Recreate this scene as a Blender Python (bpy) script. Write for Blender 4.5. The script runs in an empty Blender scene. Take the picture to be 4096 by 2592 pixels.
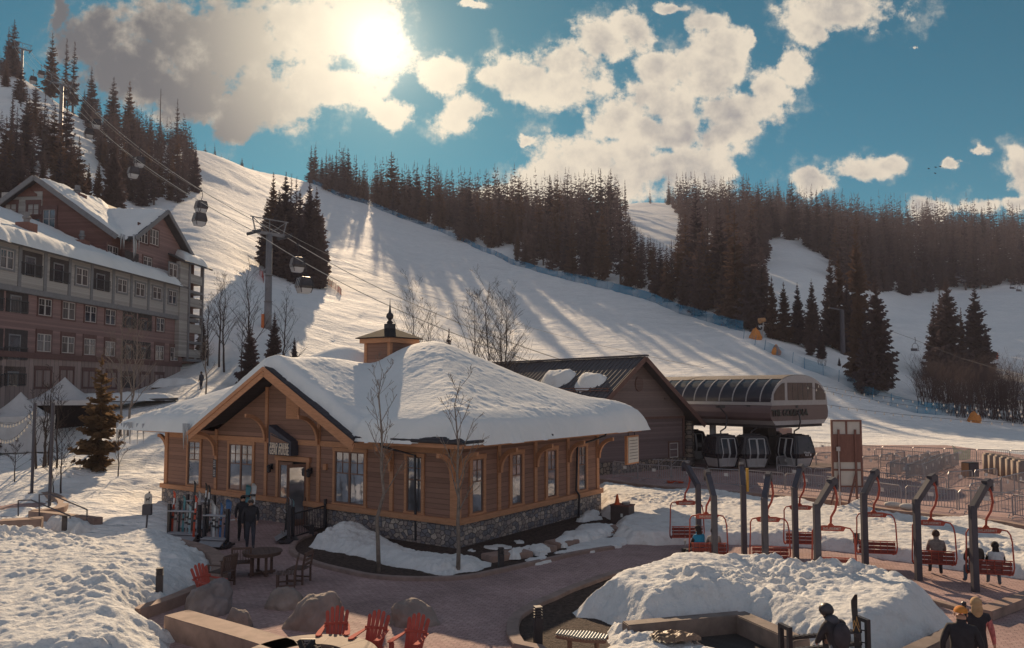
import bpy, bmesh, math, random
import numpy as np
from mathutils import Vector, Matrix, noise
from math import radians as R, sin, cos, tan, pi, sqrt, atan2
random.seed(7); RNG = np.random.default_rng(7)
SC = bpy.context.scene
COL = SC.collection
# ------------------------------------------------------------------ camera model (pixels of the 4096x2592 photograph)
F, TH, CY, H0 = 3070.0, R(3.5), 1372.0, 5.7
CT, ST = cos(TH), sin(TH)
def ray(px, py):
    cx, cy = (px-2048)/F, (CY-py)/F
    return Vector((cx, CT-cy*ST, ST+cy*CT))
def G(px, py, z=0.0):
    d = ray(px, py); t = (z-H0)/d.z
    return Vector((d.x*t, d.y*t, z))
def D(px, py, Y):
    d = ray(px, py); t = Y/d.y
    return Vector((d.x*t, Y, H0+d.z*t))
def proj(x, y, z):
    z = z-H0; f = y*CT+z*ST; u = -y*ST+z*CT
    return 2048+F*x/f, CY-F*u/f
cam = bpy.data.cameras.new('camera'); co = bpy.data.objects.new('camera', cam); COL.objects.link(co)
co.location = (0, 0, H0); co.rotation_euler = (R(90)+TH, 0, 0)
cam.sensor_fit = 'HORIZONTAL'; cam.sensor_width = 36.0; cam.lens = 36.0*F/4096
cam.shift_y = (CY-1296)/4096; cam.clip_start = 0.5; cam.clip_end = 8000
SC.camera = co
# ------------------------------------------------------------------ objects and labels
def tag(o, label=None, cat=None, group=None, kind=None):
    if label: o['label'] = label
    if cat: o['category'] = cat
    if group: o['group'] = group
    if kind: o['kind'] = kind
    return o
def empty(name, loc=(0,0,0), rz=0.0, label=None, cat=None, group=None, rot=None):
    o = bpy.data.objects.new(name, None); COL.objects.link(o); o.empty_display_size = 0.2
    o.location = loc; o.rotation_euler = rot if rot else (0, 0, rz)
    return tag(o, label, cat, group)
def copy_tree(o, parent=None):
    c = o.copy(); COL.objects.link(c)
    if parent is not None: c.parent = parent
    for ch in o.children: copy_tree(ch, c)
    return c
def retag(c, label, **kw):
    c['label'] = label
    for k, v in kw.items(): c[k] = v
    return c
class MB:
    def __init__(s): s.v=[]; s.f=[]; s.m=[]; s.cur=0
    def mi(s, i): s.cur=i; return s
    def add(s, vs, fs):
        b=len(s.v); s.v+= [tuple(p) for p in vs]
        for f in fs: s.f.append([b+i for i in f]); s.m.append(s.cur)
        return s
    def box(s, x0,x1,y0,y1,z0,z1, M=None):
        vs=[(x,y,z) for z in (z0,z1) for y in (y0,y1) for x in (x0,x1)]
        if M is not None: vs=[M@Vector(p) for p in vs]
        return s.add(vs, [(0,2,3,1),(4,5,7,6),(0,1,5,4),(2,6,7,3),(0,4,6,2),(1,3,7,5)])
    def bar(s, p, q, w, h=None, up=(0,0,1)):
        h = h or w; p=Vector(p); q=Vector(q); d=(q-p)
        if d.length<1e-6: return s
        d.normalize(); u=Vector(up)
        if abs(d.dot(u))>.98: u=Vector((0,1,0))
        a=d.cross(u).normalized(); b=a.cross(d)
        vs=[e+a*(i*w/2)+b*(j*h/2) for e in (p,q) for (i,j) in ((-1,-1),(1,-1),(1,1),(-1,1))]
        return s.add(vs,[(0,3,2,1),(4,5,6,7),(0,1,5,4),(1,2,6,5),(2,3,7,6),(3,0,4,7)])
    def tube(s, pts, r, n=8, caps=True):
        pts=[Vector(p) for p in pts]; k=len(pts)
        rs = r if hasattr(r,'__len__') else [r]*k
        ref=None; vs=[]; fs=[]
        for i,p in enumerate(pts):
            d=(pts[min(i+1,k-1)]-pts[max(i-1,0)])
            if d.length<1e-9: d=Vector((0,0,1))
            d.normalize()
            if ref is None: ref = Vector((1,0,0)) if abs(d.x)<.8 else Vector((0,1,0))
            a=(ref-d*ref.dot(d)); 
            if a.length<1e-6: a=d.orthogonal()
            a.normalize(); b=d.cross(a); ref=a
            for j in range(n):
                t=2*pi*j/n; vs.append(p+(a*cos(t)+b*sin(t))*rs[i])
        for i in range(k-1):
            for j in range(n):
                j2=(j+1)%n; fs.append((i*n+j,i*n+j2,(i+1)*n+j2,(i+1)*n+j))
        if caps: fs.append(tuple(range(n-1,-1,-1))); fs.append(tuple((k-1)*n+j for j in range(n)))
        return s.add(vs,fs)
    def lathe(s, prof, n=16, c=(0,0,0)):
        vs=[(c[0]+r*cos(2*pi*j/n), c[1]+r*sin(2*pi*j/n), c[2]+z) for r,z in prof for j in range(n)]
        k=len(prof); fs=[(i*n+j,i*n+(j+1)%n,(i+1)*n+(j+1)%n,(i+1)*n+j) for i in range(k-1) for j in range(n)]
        fs+=[tuple(range(n-1,-1,-1)), tuple((k-1)*n+j for j in range(n))]
        return s.add(vs,fs)
    def prism(s, poly, fn, a, b):
        """extrude polygon poly (2D list) with fn(u,v,t)->xyz from t=a to t=b"""
        n=len(poly); vs=[fn(u,v,a) for u,v in poly]+[fn(u,v,b) for u,v in poly]
        fs=[tuple(range(n))[::-1], tuple(range(n,2*n))]+[(i,(i+1)%n,n+(i+1)%n,n+i) for i in range(n)]
        return s.add(vs,fs)
    def ribbon(s, path, w, h, z0=0.0):
        """kerb-like strip along 2D path (list of Vector xy), width w to its left, height h"""
        n=len(path); L=[];Rr=[]
        for i in range(n):
            d=(path[min(i+1,n-1)]-path[max(i-1,0)]).normalized(); nn=Vector((-d.y,d.x))
            L.append(path[i]+nn*w); Rr.append(path[i])
        vs=[]
        for i in range(n):
            zz = z0[i] if hasattr(z0,'__len__') else z0
            vs+=[(Rr[i].x,Rr[i].y,zz-.3),(Rr[i].x,Rr[i].y,zz+h),(L[i].x,L[i].y,zz+h),(L[i].x,L[i].y,zz-.3)]
        fs=[]
        for i in range(n-1):
            for j in range(4): fs.append((i*4+j,(i+1)*4+j,(i+1)*4+(j+1)%4,i*4+(j+1)%4))
        fs+=[(0,1,2,3),((n-1)*4+3,(n-1)*4+2,(n-1)*4+1,(n-1)*4)]
        return s.add(vs,fs)
    def build(s, name, mats, parent=None, smooth=False, bevel=0):
        me=bpy.data.meshes.new(name)
        me.from_pydata(s.v,[],s.f)
        mats = mats if isinstance(mats,(list,tuple)) else [mats]
        for m in mats: me.materials.append(m)
        if len(mats)>1: me.polygons.foreach_set('material_index', s.m)
        if smooth: me.polygons.foreach_set('use_smooth', [True]*len(me.polygons))
        bm=bmesh.new(); bm.from_mesh(me)
        bmesh.ops.recalc_face_normals(bm, faces=bm.faces)
        if bevel>0:
            es=[e for e in bm.edges if len(e.link_faces)==2 and e.calc_face_angle(0)>.6]
            if es: bmesh.ops.bevel(bm, geom=es, offset=bevel, segments=2, affect='EDGES', clamp_overlap=True)
        bm.to_mesh(me); bm.free()
        me.update()
        o=bpy.data.objects.new(name,me); COL.objects.link(o)
        if parent is not None: o.parent=parent
        return o
def mesh_np(name, V, Fq, mats, parent=None, smooth=True, midx=None):
    """V (n,3) float, Fq (m,3|4) int"""
    me=bpy.data.meshes.new(name); V=np.asarray(V,dtype=np.float32); Fq=np.asarray(Fq,dtype=np.int32)
    k=Fq.shape[1]; me.vertices.add(len(V)); me.vertices.foreach_set('co',V.ravel())
    me.loops.add(Fq.size); me.loops.foreach_set('vertex_index',Fq.ravel())
    me.polygons.add(len(Fq)); me.polygons.foreach_set('loop_start',np.arange(0,Fq.size,k,dtype=np.int32))
    me.polygons.foreach_set('loop_total',np.full(len(Fq),k,dtype=np.int32))
    if smooth: me.polygons.foreach_set('use_smooth',np.ones(len(Fq),dtype=bool))
    mats = mats if isinstance(mats,(list,tuple)) else [mats]
    for m in mats: me.materials.append(m)
    if midx is not None: me.polygons.foreach_set('material_index',np.asarray(midx,dtype=np.int32))
    me.update(calc_edges=True)
    o=bpy.data.objects.new(name,me); COL.objects.link(o)
    if parent is not None: o.parent=parent
    return o
# ------------------------------------------------------------------ materials
class NT:
    def __init__(s, nt): s.nt=nt; s.n=nt.nodes; s.l=nt.links
    def __call__(s, typ, ins=None, **kw):
        nd=s.n.new(typ)
        for k,v in kw.items(): setattr(nd,k,v)
        for k,v in (ins or {}).items():
            sk = nd.inputs[k]
            if isinstance(v, bpy.types.NodeSocket): s.l.new(v, sk)
            else: sk.default_value = v
        return nd
def rgb(c): return (c[0],c[1],c[2],1.0)
def new_mat(name):
    m=bpy.data.materials.new(name); m.use_nodes=True; m.node_tree.nodes.clear()
    return m, NT(m.node_tree)
def finish(N, bsdf):
    o=N('ShaderNodeOutputMaterial'); N.l.new(bsdf.outputs[0], o.inputs['Surface'])
def mixc(N, fac, a, b, mode='MIX'):
    nd=N('ShaderNodeMix', data_type='RGBA', blend_type=mode)
    for idx,v in ((0,fac),(6,a),(7,b)):
        sk=nd.inputs[idx]
        if isinstance(v,bpy.types.NodeSocket): N.l.new(v,sk)
        else: sk.default_value = v if idx==0 else (rgb(v) if len(v)==3 else v)
    return nd.outputs[2]
def ramp(N, fac, stops, interp='LINEAR'):
    nd=N('ShaderNodeValToRGB',{0:fac}); e=nd.color_ramp.elements; nd.color_ramp.interpolation=interp
    while len(e)<len(stops): e.new(.5)
    for el,(p,c) in zip(e,stops):
        el.position=p; el.color = rgb(c) if hasattr(c,'__len__') else (c,c,c,1)
    return nd.outputs[0]
def mat(name, c, rough=.7, var=.25, scale=4.0, bump=0.0, bscale=None, metal=0.0, spec=.3, c2=None, grain=None, emit=None):
    """plain surface with broken-up tone; grain=(sx,sy,sz) stretches the variation"""
    m,N=new_mat(name); tc=N('ShaderNodeTexCoord').outputs['Object']
    if grain: tc=N('ShaderNodeMapping',{'Vector':tc,'Scale':grain}).outputs[0]
    nz=N('ShaderNodeTexNoise',{'Vector':tc,'Scale':scale,'Detail':6.0,'Roughness':.6})
    lo=tuple(x*(1-var) for x in c); hi = c2 if c2 else tuple(min(1,x*(1+var)) for x in c)
    col=ramp(N,nz.outputs[0],[(.3,lo),(.7,hi)])
    ins={'Base Color':col,'Roughness':rough,'Metallic':metal,'Specular IOR Level':spec}
    if emit: ins['Emission Color']=rgb(emit[0]); ins['Emission Strength']=emit[1]
    b=N('ShaderNodeBsdfPrincipled',ins)
    if bump>0:
        n2=N('ShaderNodeTexNoise',{'Vector':tc,'Scale':bscale or scale*4,'Detail':5.0})
        bp=N('ShaderNodeBump',{'Height':n2.outputs[0],'Strength':1.0,'Distance':bump}); N.l.new(bp.outputs[0],b.inputs['Normal'])
    finish(N,b); return m
def wall_vec(N, tc):
    sx=N('ShaderNodeSeparateXYZ',{0:tc}); ad=N('ShaderNodeMath',{0:sx.outputs[0],1:sx.outputs[1]},operation='ADD')
    return N('ShaderNodeCombineXYZ',{0:ad.outputs[0],1:sx.outputs[2],2:0.0}).outputs[0], sx
def siding(name, c, row=.18, dark=.55, vertical=False, gap=.06, var=.22):
    """lap siding or board and batten: grooves with real bump, boards that differ a little"""
    m,N=new_mat(name); tc=N('ShaderNodeTexCoord').outputs['Object']; wv,sx=wall_vec(N,tc)
    src = N('ShaderNodeSeparateXYZ',{0:wv}).outputs[0 if vertical else 1]
    q=N('ShaderNodeMath',{0:src,1:1/row},operation='MULTIPLY').outputs[0]
    fr=N('ShaderNodeMath',{0:q},operation='FRACT').outputs[0]; fl=N('ShaderNodeMath',{0:q},operation='FLOOR').outputs[0]
    wn=N('ShaderNodeTexWhiteNoise',{'W':fl},noise_dimensions='1D').outputs[0]
    st=N('ShaderNodeMapping',{'Vector':wv,'Scale':(1.2,14,1) if not vertical else (14,1.2,1)}).outputs[0]
    nz=N('ShaderNodeTexNoise',{'Vector':st,'Scale':1.6,'Detail':5.0}).outputs[0]
    mx=N('ShaderNodeMath',{0:wn,1:nz},operation='ADD').outputs[0]
    col=ramp(N,N('ShaderNodeMath',{0:mx,1:.5},operation='MULTIPLY').outputs[0],[(.2,tuple(x*(1-var) for x in c)),(.8,tuple(x*(1+var) for x in c))])
    line=ramp(N,fr,[(0,dark),(gap,dark),(gap+.04,1.0)])
    col=mixc(N,1.0,col,line,'MULTIPLY')
    b=N('ShaderNodeBsdfPrincipled',{'Base Color':col,'Roughness':.75,'Specular IOR Level':.25})
    h=N('ShaderNodeMath',{0:fr,1:-.02 if not vertical else 0.0},operation='MULTIPLY').outputs[0]
    hh=mixc(N,1.0,line,(1,1,1),'MULTIPLY')
    bp=N('ShaderNodeBump',{'Height':hh,'Strength':.8,'Distance':.02}); N.l.new(bp.outputs[0],b.inputs['Normal'])
    finish(N,b); return m
def stone_mat(name, cols, scale=2.6, mort=(.05,.045,.045), flat=True, edge=.045, squash=1.5):
    m,N=new_mat(name); tc=N('ShaderNodeTexCoord').outputs['Object']; wv,sx=wall_vec(N,tc)
    nzv=N('ShaderNodeTexNoise',{'Vector':wv,'Scale':3.0,'Detail':2.0}).outputs['Color']
    w2=N('ShaderNodeVectorMath',{0:wv,1:N('ShaderNodeVectorMath',{0:nzv,1:(.10,.10,0)},operation='MULTIPLY').outputs[0]},operation='ADD').outputs[0]
    mp=N('ShaderNodeMapping',{'Vector':w2,'Scale':(1,squash,1)}).outputs[0]
    v1=N('ShaderNodeTexVoronoi',{'Vector':mp,'Scale':scale,'Randomness':.85},voronoi_dimensions='2D',distance='CHEBYCHEV')
    v2=N('ShaderNodeTexVoronoi',{'Vector':mp,'Scale':scale,'Randomness':.85},voronoi_dimensions='2D',feature='DISTANCE_TO_EDGE')
    rnd=N('ShaderNodeTexVoronoi',{'Vector':mp,'Scale':scale,'Randomness':.85},voronoi_dimensions='2D')
    sep=N('ShaderNodeSeparateColor',{0:rnd.outputs['Color']}).outputs[0]
    n=len(cols); col=ramp(N,sep,[(i/n,c) for i,c in enumerate(cols)],'CONSTANT')
    fine=N('ShaderNodeTexNoise',{'Vector':tc,'Scale':14.0,'Detail':6.0}).outputs[0]
    col=mixc(N,.55,col,ramp(N,fine,[(.3,.45),(.7,1.25)]),'MULTIPLY')
    e=ramp(N,v2.outputs['Distance'],[(0,0.0),(edge,0.0),(edge+.05,1.0)])
    col=mixc(N,e,mort,col)
    b=N('ShaderNodeBsdfPrincipled',{'Base Color':col,'Roughness':.85,'Specular IOR Level':.2})
    hh=mixc(N,.25,e,fine,'MULTIPLY')
    bp=N('ShaderNodeBump',{'Height':hh,'Strength':.9,'Distance':.05}); N.l.new(bp.outputs[0],b.inputs['Normal'])
    finish(N,b); return m
def paver_mat(name, c1, c2, sx=.21, sy=.105, mort=(.045,.04,.042), rot=0.0):
    m,N=new_mat(name); tc=N('ShaderNodeTexCoord').outputs['Object']
    mp=N('ShaderNodeMapping',{'Vector':tc,'Rotation':(0,0,rot)}).outputs[0]
    br=N('ShaderNodeTexBrick',{'Vector':mp,'Color1':rgb(c1),'Color2':rgb(c2),'Mortar':rgb(mort),'Scale':1.0,'Mortar Size':.006,'Mortar Smooth':.2,'Bias':0.0,'Brick Width':sx,'Row Height':sy},offset=.5)
    big=N('ShaderNodeTexNoise',{'Vector':tc,'Scale':.35,'Detail':5.0,'Roughness':.65}).outputs[0]
    col=mixc(N,.8,br.outputs['Color'],ramp(N,big,[(.3,.62),(.7,1.25)]),'MULTIPLY')
    fine=N('ShaderNodeTexNoise',{'Vector':tc,'Scale':9.0,'Detail':5.0}).outputs[0]
    col=mixc(N,.5,col,ramp(N,fine,[(.3,.7),(.7,1.2)]),'MULTIPLY')
    rg=ramp(N,big,[(.35,.7),(.6,.95)])
    b=N('ShaderNodeBsdfPrincipled',{'Base Color':col,'Roughness':rg,'Specular IOR Level':.10})
    inv=N('ShaderNodeMath',{0:1.0,1:br.outputs['Fac']},operation='SUBTRACT').outputs[0]
    hh=N('ShaderNodeMath',{0:inv,1:fine},operation='ADD').outputs[0]
    bp=N('ShaderNodeBump',{'Height':hh,'Strength':.5,'Distance':.008}); N.l.new(bp.outputs[0],b.inputs['Normal'])
    finish(N,b); return m
def snow_mat(name, c=(.73,.75,.765), scales=((6,.03),(30,.01)), stretch=(1,1,1), dirt=0.0, dirtc=(.30,.24,.20)):
    m,N=new_mat(name); tc=N('ShaderNodeTexCoord').outputs['Object']
    mp=N('ShaderNodeMapping',{'Vector':tc,'Scale':stretch}).outputs[0]
    big=N('ShaderNodeTexNoise',{'Vector':tc,'Scale':.5,'Detail':6.0}).outputs[0]
    col=ramp(N,big,[(.3,tuple(x*.93 for x in c)),(.7,c)])
    if dirt>0:
        dn=N('ShaderNodeTexNoise',{'Vector':tc,'Scale':2.2,'Detail':8.0,'Roughness':.7}).outputs[0]
        col=mixc(N,N('ShaderNodeMath',{0:ramp(N,dn,[(.5,0.0),(.75,1.0)]),1:dirt},operation='MULTIPLY').outputs[0],col,dirtc)
    b=N('ShaderNodeBsdfPrincipled',{'Base Color':col,'Roughness':.75,'Specular IOR Level':.04,'Subsurface Weight':0.0})
    prev=None
    for sc,dist in scales:
        nz=N('ShaderNodeTexNoise',{'Vector':mp,'Scale':sc,'Detail':5.0,'Roughness':.62}).outputs[0]
        bp=N('ShaderNodeBump',{'Height':nz,'Strength':1.0,'Distance':dist})
        if prev is not None: N.l.new(prev,bp.inputs['Normal'])
        prev=bp.outputs[0]
    if prev is not None: N.l.new(prev,b.inputs['Normal'])
    finish(N,b); return m
def glass_mat(name, c=(.03,.035,.045), rough=.06, spec=1.0, metal=.35, curtain=0.0):
    m,N=new_mat(name); tc=N('ShaderNodeTexCoord').outputs['Object']
    nz=N('ShaderNodeTexNoise',{'Vector':tc,'Scale':1.1,'Detail':2.0}).outputs[0]
    col=ramp(N,nz,[(.3,tuple(x*.6 for x in c)),(.7,tuple(x*1.6 for x in c))])
    if curtain>0:
        oi=N('ShaderNodeObjectInfo').outputs['Random']; fold=N('ShaderNodeTexNoise',{'Vector':N('ShaderNodeMapping',{'Vector':tc,'Scale':(9,9,.15)}).outputs[0],'Scale':2.0}).outputs[0]
        cur=ramp(N,fold,[(.3,(.07,.06,.065)),(.7,(.20,.175,.17))]); k=N('ShaderNodeMath',{0:oi,1:curtain},operation='LESS_THAN').outputs[0]; col=mixc(N,k,col,cur)
    b=N('ShaderNodeBsdfPrincipled',{'Base Color':col,'Roughness':rough,'Specular IOR Level':spec,'Coat Weight':.6,'Coat Roughness':.03,'Metallic':metal})
    bp=N('ShaderNodeBump',{'Height':nz,'Strength':.25,'Distance':.02}); N.l.new(bp.outputs[0],b.inputs['Normal'])
    finish(N,b); return m
def leaf_mat(name, c, c2, trans=.3):
    m,N=new_mat(name); tc=N('ShaderNodeTexCoord').outputs['Object']
    oi=N('ShaderNodeObjectInfo').outputs['Random']
    nz=N('ShaderNodeTexNoise',{'Vector':tc,'Scale':1.3,'Detail':4.0}).outputs[0]
    mx=N('ShaderNodeMath',{0:N('ShaderNodeMath',{0:nz,1:.6},operation='MULTIPLY').outputs[0],1:N('ShaderNodeMath',{0:oi,1:.4},operation='MULTIPLY').outputs[0]},operation='ADD').outputs[0]
    col=ramp(N,mx,[(.25,c),(.75,c2)])
    d=N('ShaderNodeBsdfDiffuse',{'Color':col}); t=N('ShaderNodeBsdfTranslucent',{'Color':col})
    mxs=N('ShaderNodeMixShader',{0:trans}); N.l.new(d.outputs[0],mxs.inputs[1]); N.l.new(t.outputs[0],mxs.inputs[2])
    finish(N,mxs); return m
def net_mat(name, c, alpha=.5, scale=12.0):
    m,N=new_mat(name); tc=N('ShaderNodeTexCoord').outputs['Object']
    nz=N('ShaderNodeTexNoise',{'Vector':tc,'Scale':.15,'Detail':3.0}).outputs[0]
    d=N('ShaderNodeBsdfDiffuse',{'Color':rgb(c)}); t=N('ShaderNodeBsdfTransparent')
    mx=N('ShaderNodeMixShader',{0:ramp(N,nz,[(.35,max(0,alpha-.25)),(.65,min(1,alpha+.25))])}); N.l.new(t.outputs[0],mx.inputs[1]); N.l.new(d.outputs[0],mx.inputs[2])
    finish(N,mx); return m
# ------------------------------------------------------------------ light
SUN = ray(1514, 175).normalized()
SUN_EL, SUN_AZ = math.asin(SUN.z), atan2(SUN.x, SUN.y)
sl=bpy.data.lights.new('sun','SUN'); sl.energy=5.0; sl.angle=R(.5); sl.color=(1.0,.735,.47)
so=bpy.data.objects.new('sun',sl); COL.objects.link(so); so.rotation_euler=SUN.to_track_quat('Z','Y').to_euler()
so.location=(0,0,200)
SC.view_settings.view_transform='Standard'; SC.view_settings.look='None'; SC.view_settings.gamma=1.0
SC.view_settings.exposure=0.42
SC.cycles.max_bounces=5; SC.cycles.diffuse_bounces=3; SC.cycles.glossy_bounces=2; SC.cycles.transmission_bounces=2; SC.cycles.transparent_max_bounces=8
SC.cycles.caustics_reflective=False; SC.cycles.caustics_refractive=False
# ------------------------------------------------------------------ sky with clouds laid out by direction
W=bpy.data.worlds.new('World'); SC.world=W; W.use_nodes=True; W.node_tree.nodes.clear(); N=NT(W.node_tree)
dirv=N('ShaderNodeTexCoord').outputs['Generated']
sky=N('ShaderNodeTexSky',sky_type='NISHITA',sun_disc=False,sun_elevation=SUN_EL,sun_rotation=SUN_AZ,altitude=2700.0,air_density=1.0,dust_density=.6,ozone_density=2.2).outputs[0]
sky=mixc(N,1.0,sky,(.035,.43,.38),'MULTIPLY')
sp=N('ShaderNodeSeparateXYZ',{0:dirv})
def M2(op,a,b=None,c=None):
    ins={0:a}
    if b is not None: ins[1]=b
    if c is not None: ins[2]=c
    return N('ShaderNodeMath',ins,operation=op).outputs[0]
yy=M2('MAXIMUM',sp.outputs[1],.08)
uv=N('ShaderNodeCombineXYZ',{0:M2('DIVIDE',sp.outputs[0],yy),1:M2('DIVIDE',sp.outputs[2],yy),2:0.0}).outputs[0]
def fbm(scale,detail=7.0,rough=.6,off=(0,0,0)):
    mp=N('ShaderNodeMapping',{'Vector':uv,'Location':off}).outputs[0]
    return N('ShaderNodeTexNoise',{'Vector':mp,'Scale':scale,'Detail':detail,'Roughness':rough})
w1=fbm(11.0,9.0,.62).outputs['Color']
wv=N('ShaderNodeVectorMath',{0:w1,1:(-.5,-.5,-.5)},operation='ADD').outputs[0]
wv=N('ShaderNodeVectorMath',{0:wv,1:(.085,.07,0)},operation='MULTIPLY').outputs[0]
wuv=N('ShaderNodeVectorMath',{0:uv,1:wv},operation='ADD').outputs[0]
CL=[(215,95,95,95),(300,150,150,120),(400,80,170,110),(560,110,200,140),(720,80,170,130),(450,205,190,85),(620,235,150,85),(565,285,75,45),(770,195,130,65),(830,60,110,150),(890,110,82,120),
(130,40,22,55),(922,262,56,40),(1030,178,68,52),(1085,260,78,48),(1225,190,120,72),(1335,195,110,80),(1330,140,90,45),(1410,100,75,48),(1490,65,62,50),
(1700,110,85,70),(1660,55,55,40),(1690,180,100,90),(1735,255,120,62),(1815,205,55,60),(1862,155,42,48),(1560,235,100,70),(1450,270,85,60),(1560,300,130,45),(1690,305,110,40),
(1400,365,150,62),(1560,395,200,75),(1330,415,130,60),(1290,450,110,50),(1660,405,100,42),(1170,445,75,34),(1540,160,70,50),
(1990,22,150,62),(1905,70,40,50),(1920,430,60,32),(2010,408,80,32),(2075,392,60,26),(2182,482,66,36),(2312,482,66,26),(2405,400,66,58),(2290,360,28,14),(2400,480,40,20),(1236,340,18,14),(1570,8,40,14),(2160,100,5,6),(1755,95,30,40),(1100,5,30,12),(2240,395,22,12),(1150,185,40,30)]
field=None
for x,y,rx,ry in CL:
    d=ray(x*1.701,y*1.701); u0,v0=d.x/d.y,d.z/d.y
    q=N('ShaderNodeVectorMath',{0:wuv,1:(-u0,-v0,0)},operation='ADD').outputs[0]
    q=N('ShaderNodeVectorMath',{0:q,1:(F/1.701/rx,F/1.701/ry,0)},operation='MULTIPLY').outputs[0]
    ln=N('ShaderNodeVectorMath',{0:q},operation='LENGTH').outputs['Value']
    v=M2('SUBTRACT',1.12,ln)
    field = v if field is None else N('ShaderNodeMath',{0:field,1:v,2:.12},operation='SMOOTH_MAX').outputs[0]
nA=fbm(17.0,10.0,.66,(3,1,0)).outputs[0]; nB=fbm(4.2,6.0,.6,(7,2,0)).outputs[0]; nC=fbm(11.0,7.0,.6,(1,5,0)).outputs[0]
s=M2('ADD',field,M2('MULTIPLY',M2('SUBTRACT',nA,.5),2.9))
front=N('ShaderNodeMapRange',{0:sp.outputs[1],1:.05,2:.2,3:0.0,4:1.0}).outputs[0]
alpha=N('ShaderNodeMapRange',{0:s,1:-.02,2:.46,3:0.0,4:1.0},interpolation_type='SMOOTHSTEP').outputs[0]
alpha=M2('MULTIPLY',alpha,front)
# thick parts are shaded, thin ones glow; everything glows near the sun
core=M2('ADD',M2('MULTIPLY',M2('MINIMUM',field,.75),.55),M2('MULTIPLY',M2('SUBTRACT',nB,.5),1.9))
core=M2('ADD',core,M2('MULTIPLY',M2('SUBTRACT',nC,.5),.7))
sunuv=(SUN.x/SUN.y,SUN.z/SUN.y,0)
tos=N('ShaderNodeVectorMath',{0:N('ShaderNodeVectorMath',{0:sunuv,1:uv},operation='SUBTRACT').outputs[0]},operation='NORMALIZE').outputs[0]
uvo=N('ShaderNodeVectorMath',{0:uv,1:N('ShaderNodeVectorMath',{0:tos,1:(.016,.016,0)},operation='MULTIPLY').outputs[0]},operation='ADD').outputs[0]
nD=N('ShaderNodeTexNoise',{'Vector':N('ShaderNodeMapping',{'Vector':uvo,'Location':(1,5,0)}).outputs[0],'Scale':11.0,'Detail':7.0,'Roughness':.6}).outputs[0]
core=M2('ADD',core,M2('MULTIPLY',M2('SUBTRACT',nD,nC),2.0))
left=N('ShaderNodeMapRange',{0:N('ShaderNodeSeparateXYZ',{0:uv}).outputs[0],1:-.34,2:-.16,3:.62,4:0.0}).outputs[0]
core=M2('ADD',core,left)
core=N('ShaderNodeMapRange',{0:core,1:.08,2:1.0,3:0.0,4:1.0},interpolation_type='SMOOTHSTEP').outputs[0]
dt=N('ShaderNodeVectorMath',{0:dirv,1:tuple(SUN)},operation='DOT_PRODUCT').outputs['Value']
ang=M2('ARCCOSINE',M2('MINIMUM',dt,.999999))
near=N('ShaderNodeMapRange',{0:ang,1:.03,2:.34,3:1.0,4:0.0},interpolation_type='SMOOTHSTEP').outputs[0]
core=M2('MULTIPLY',core,N('ShaderNodeMapRange',{0:ang,1:.05,2:.27,3:.15,4:1.0},interpolation_type='SMOOTHSTEP').outputs[0])
lf=M2('MINIMUM',M2('MULTIPLY',left,1.7),1.0)
lit=mixc(N,near,(6.0,5.3,4.25),(7.0,6.2,4.8)); shade=mixc(N,lf,(2.35,2.3,2.35),(.85,.93,1.05))
cc=mixc(N,core,lit,shade)
# unseen bright cloud added behind the viewer and overhead to lift the shade
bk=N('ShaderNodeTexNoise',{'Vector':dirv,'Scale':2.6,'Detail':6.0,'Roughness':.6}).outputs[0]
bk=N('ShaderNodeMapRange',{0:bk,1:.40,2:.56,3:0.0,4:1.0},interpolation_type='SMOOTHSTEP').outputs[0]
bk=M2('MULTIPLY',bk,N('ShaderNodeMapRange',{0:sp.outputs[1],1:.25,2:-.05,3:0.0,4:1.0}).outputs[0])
glow=M2('EXPONENT',M2('MULTIPLY',ang,-1/.13)); halo=M2('EXPONENT',M2('MULTIPLY',ang,-1/.024))
wisp=N('ShaderNodeMapRange',{0:s,1:-.40,2:.25,3:0.0,4:1.0},interpolation_type='SMOOTHSTEP').outputs[0]
wisp=M2('MULTIPLY',M2('MULTIPLY',wisp,front),N('ShaderNodeMapRange',{0:nA,1:.46,2:.72,3:0.0,4:.55}).outputs[0])
alpha=M2('MAXIMUM',alpha,wisp)
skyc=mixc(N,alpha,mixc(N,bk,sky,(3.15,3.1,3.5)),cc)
skyc=mixc(N,1.0,skyc,mixc(N,glow,(0,0,0),(1.9,1.55,1.05)),'ADD')
skyc=mixc(N,1.0,skyc,mixc(N,halo,(0,0,0),(13,11,8)),'ADD')
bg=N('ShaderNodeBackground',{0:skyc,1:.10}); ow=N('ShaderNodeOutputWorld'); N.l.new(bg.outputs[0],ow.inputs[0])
W.cycles.sampling_method='MANUAL'; W.cycles.sample_map_resolution=512
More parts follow.
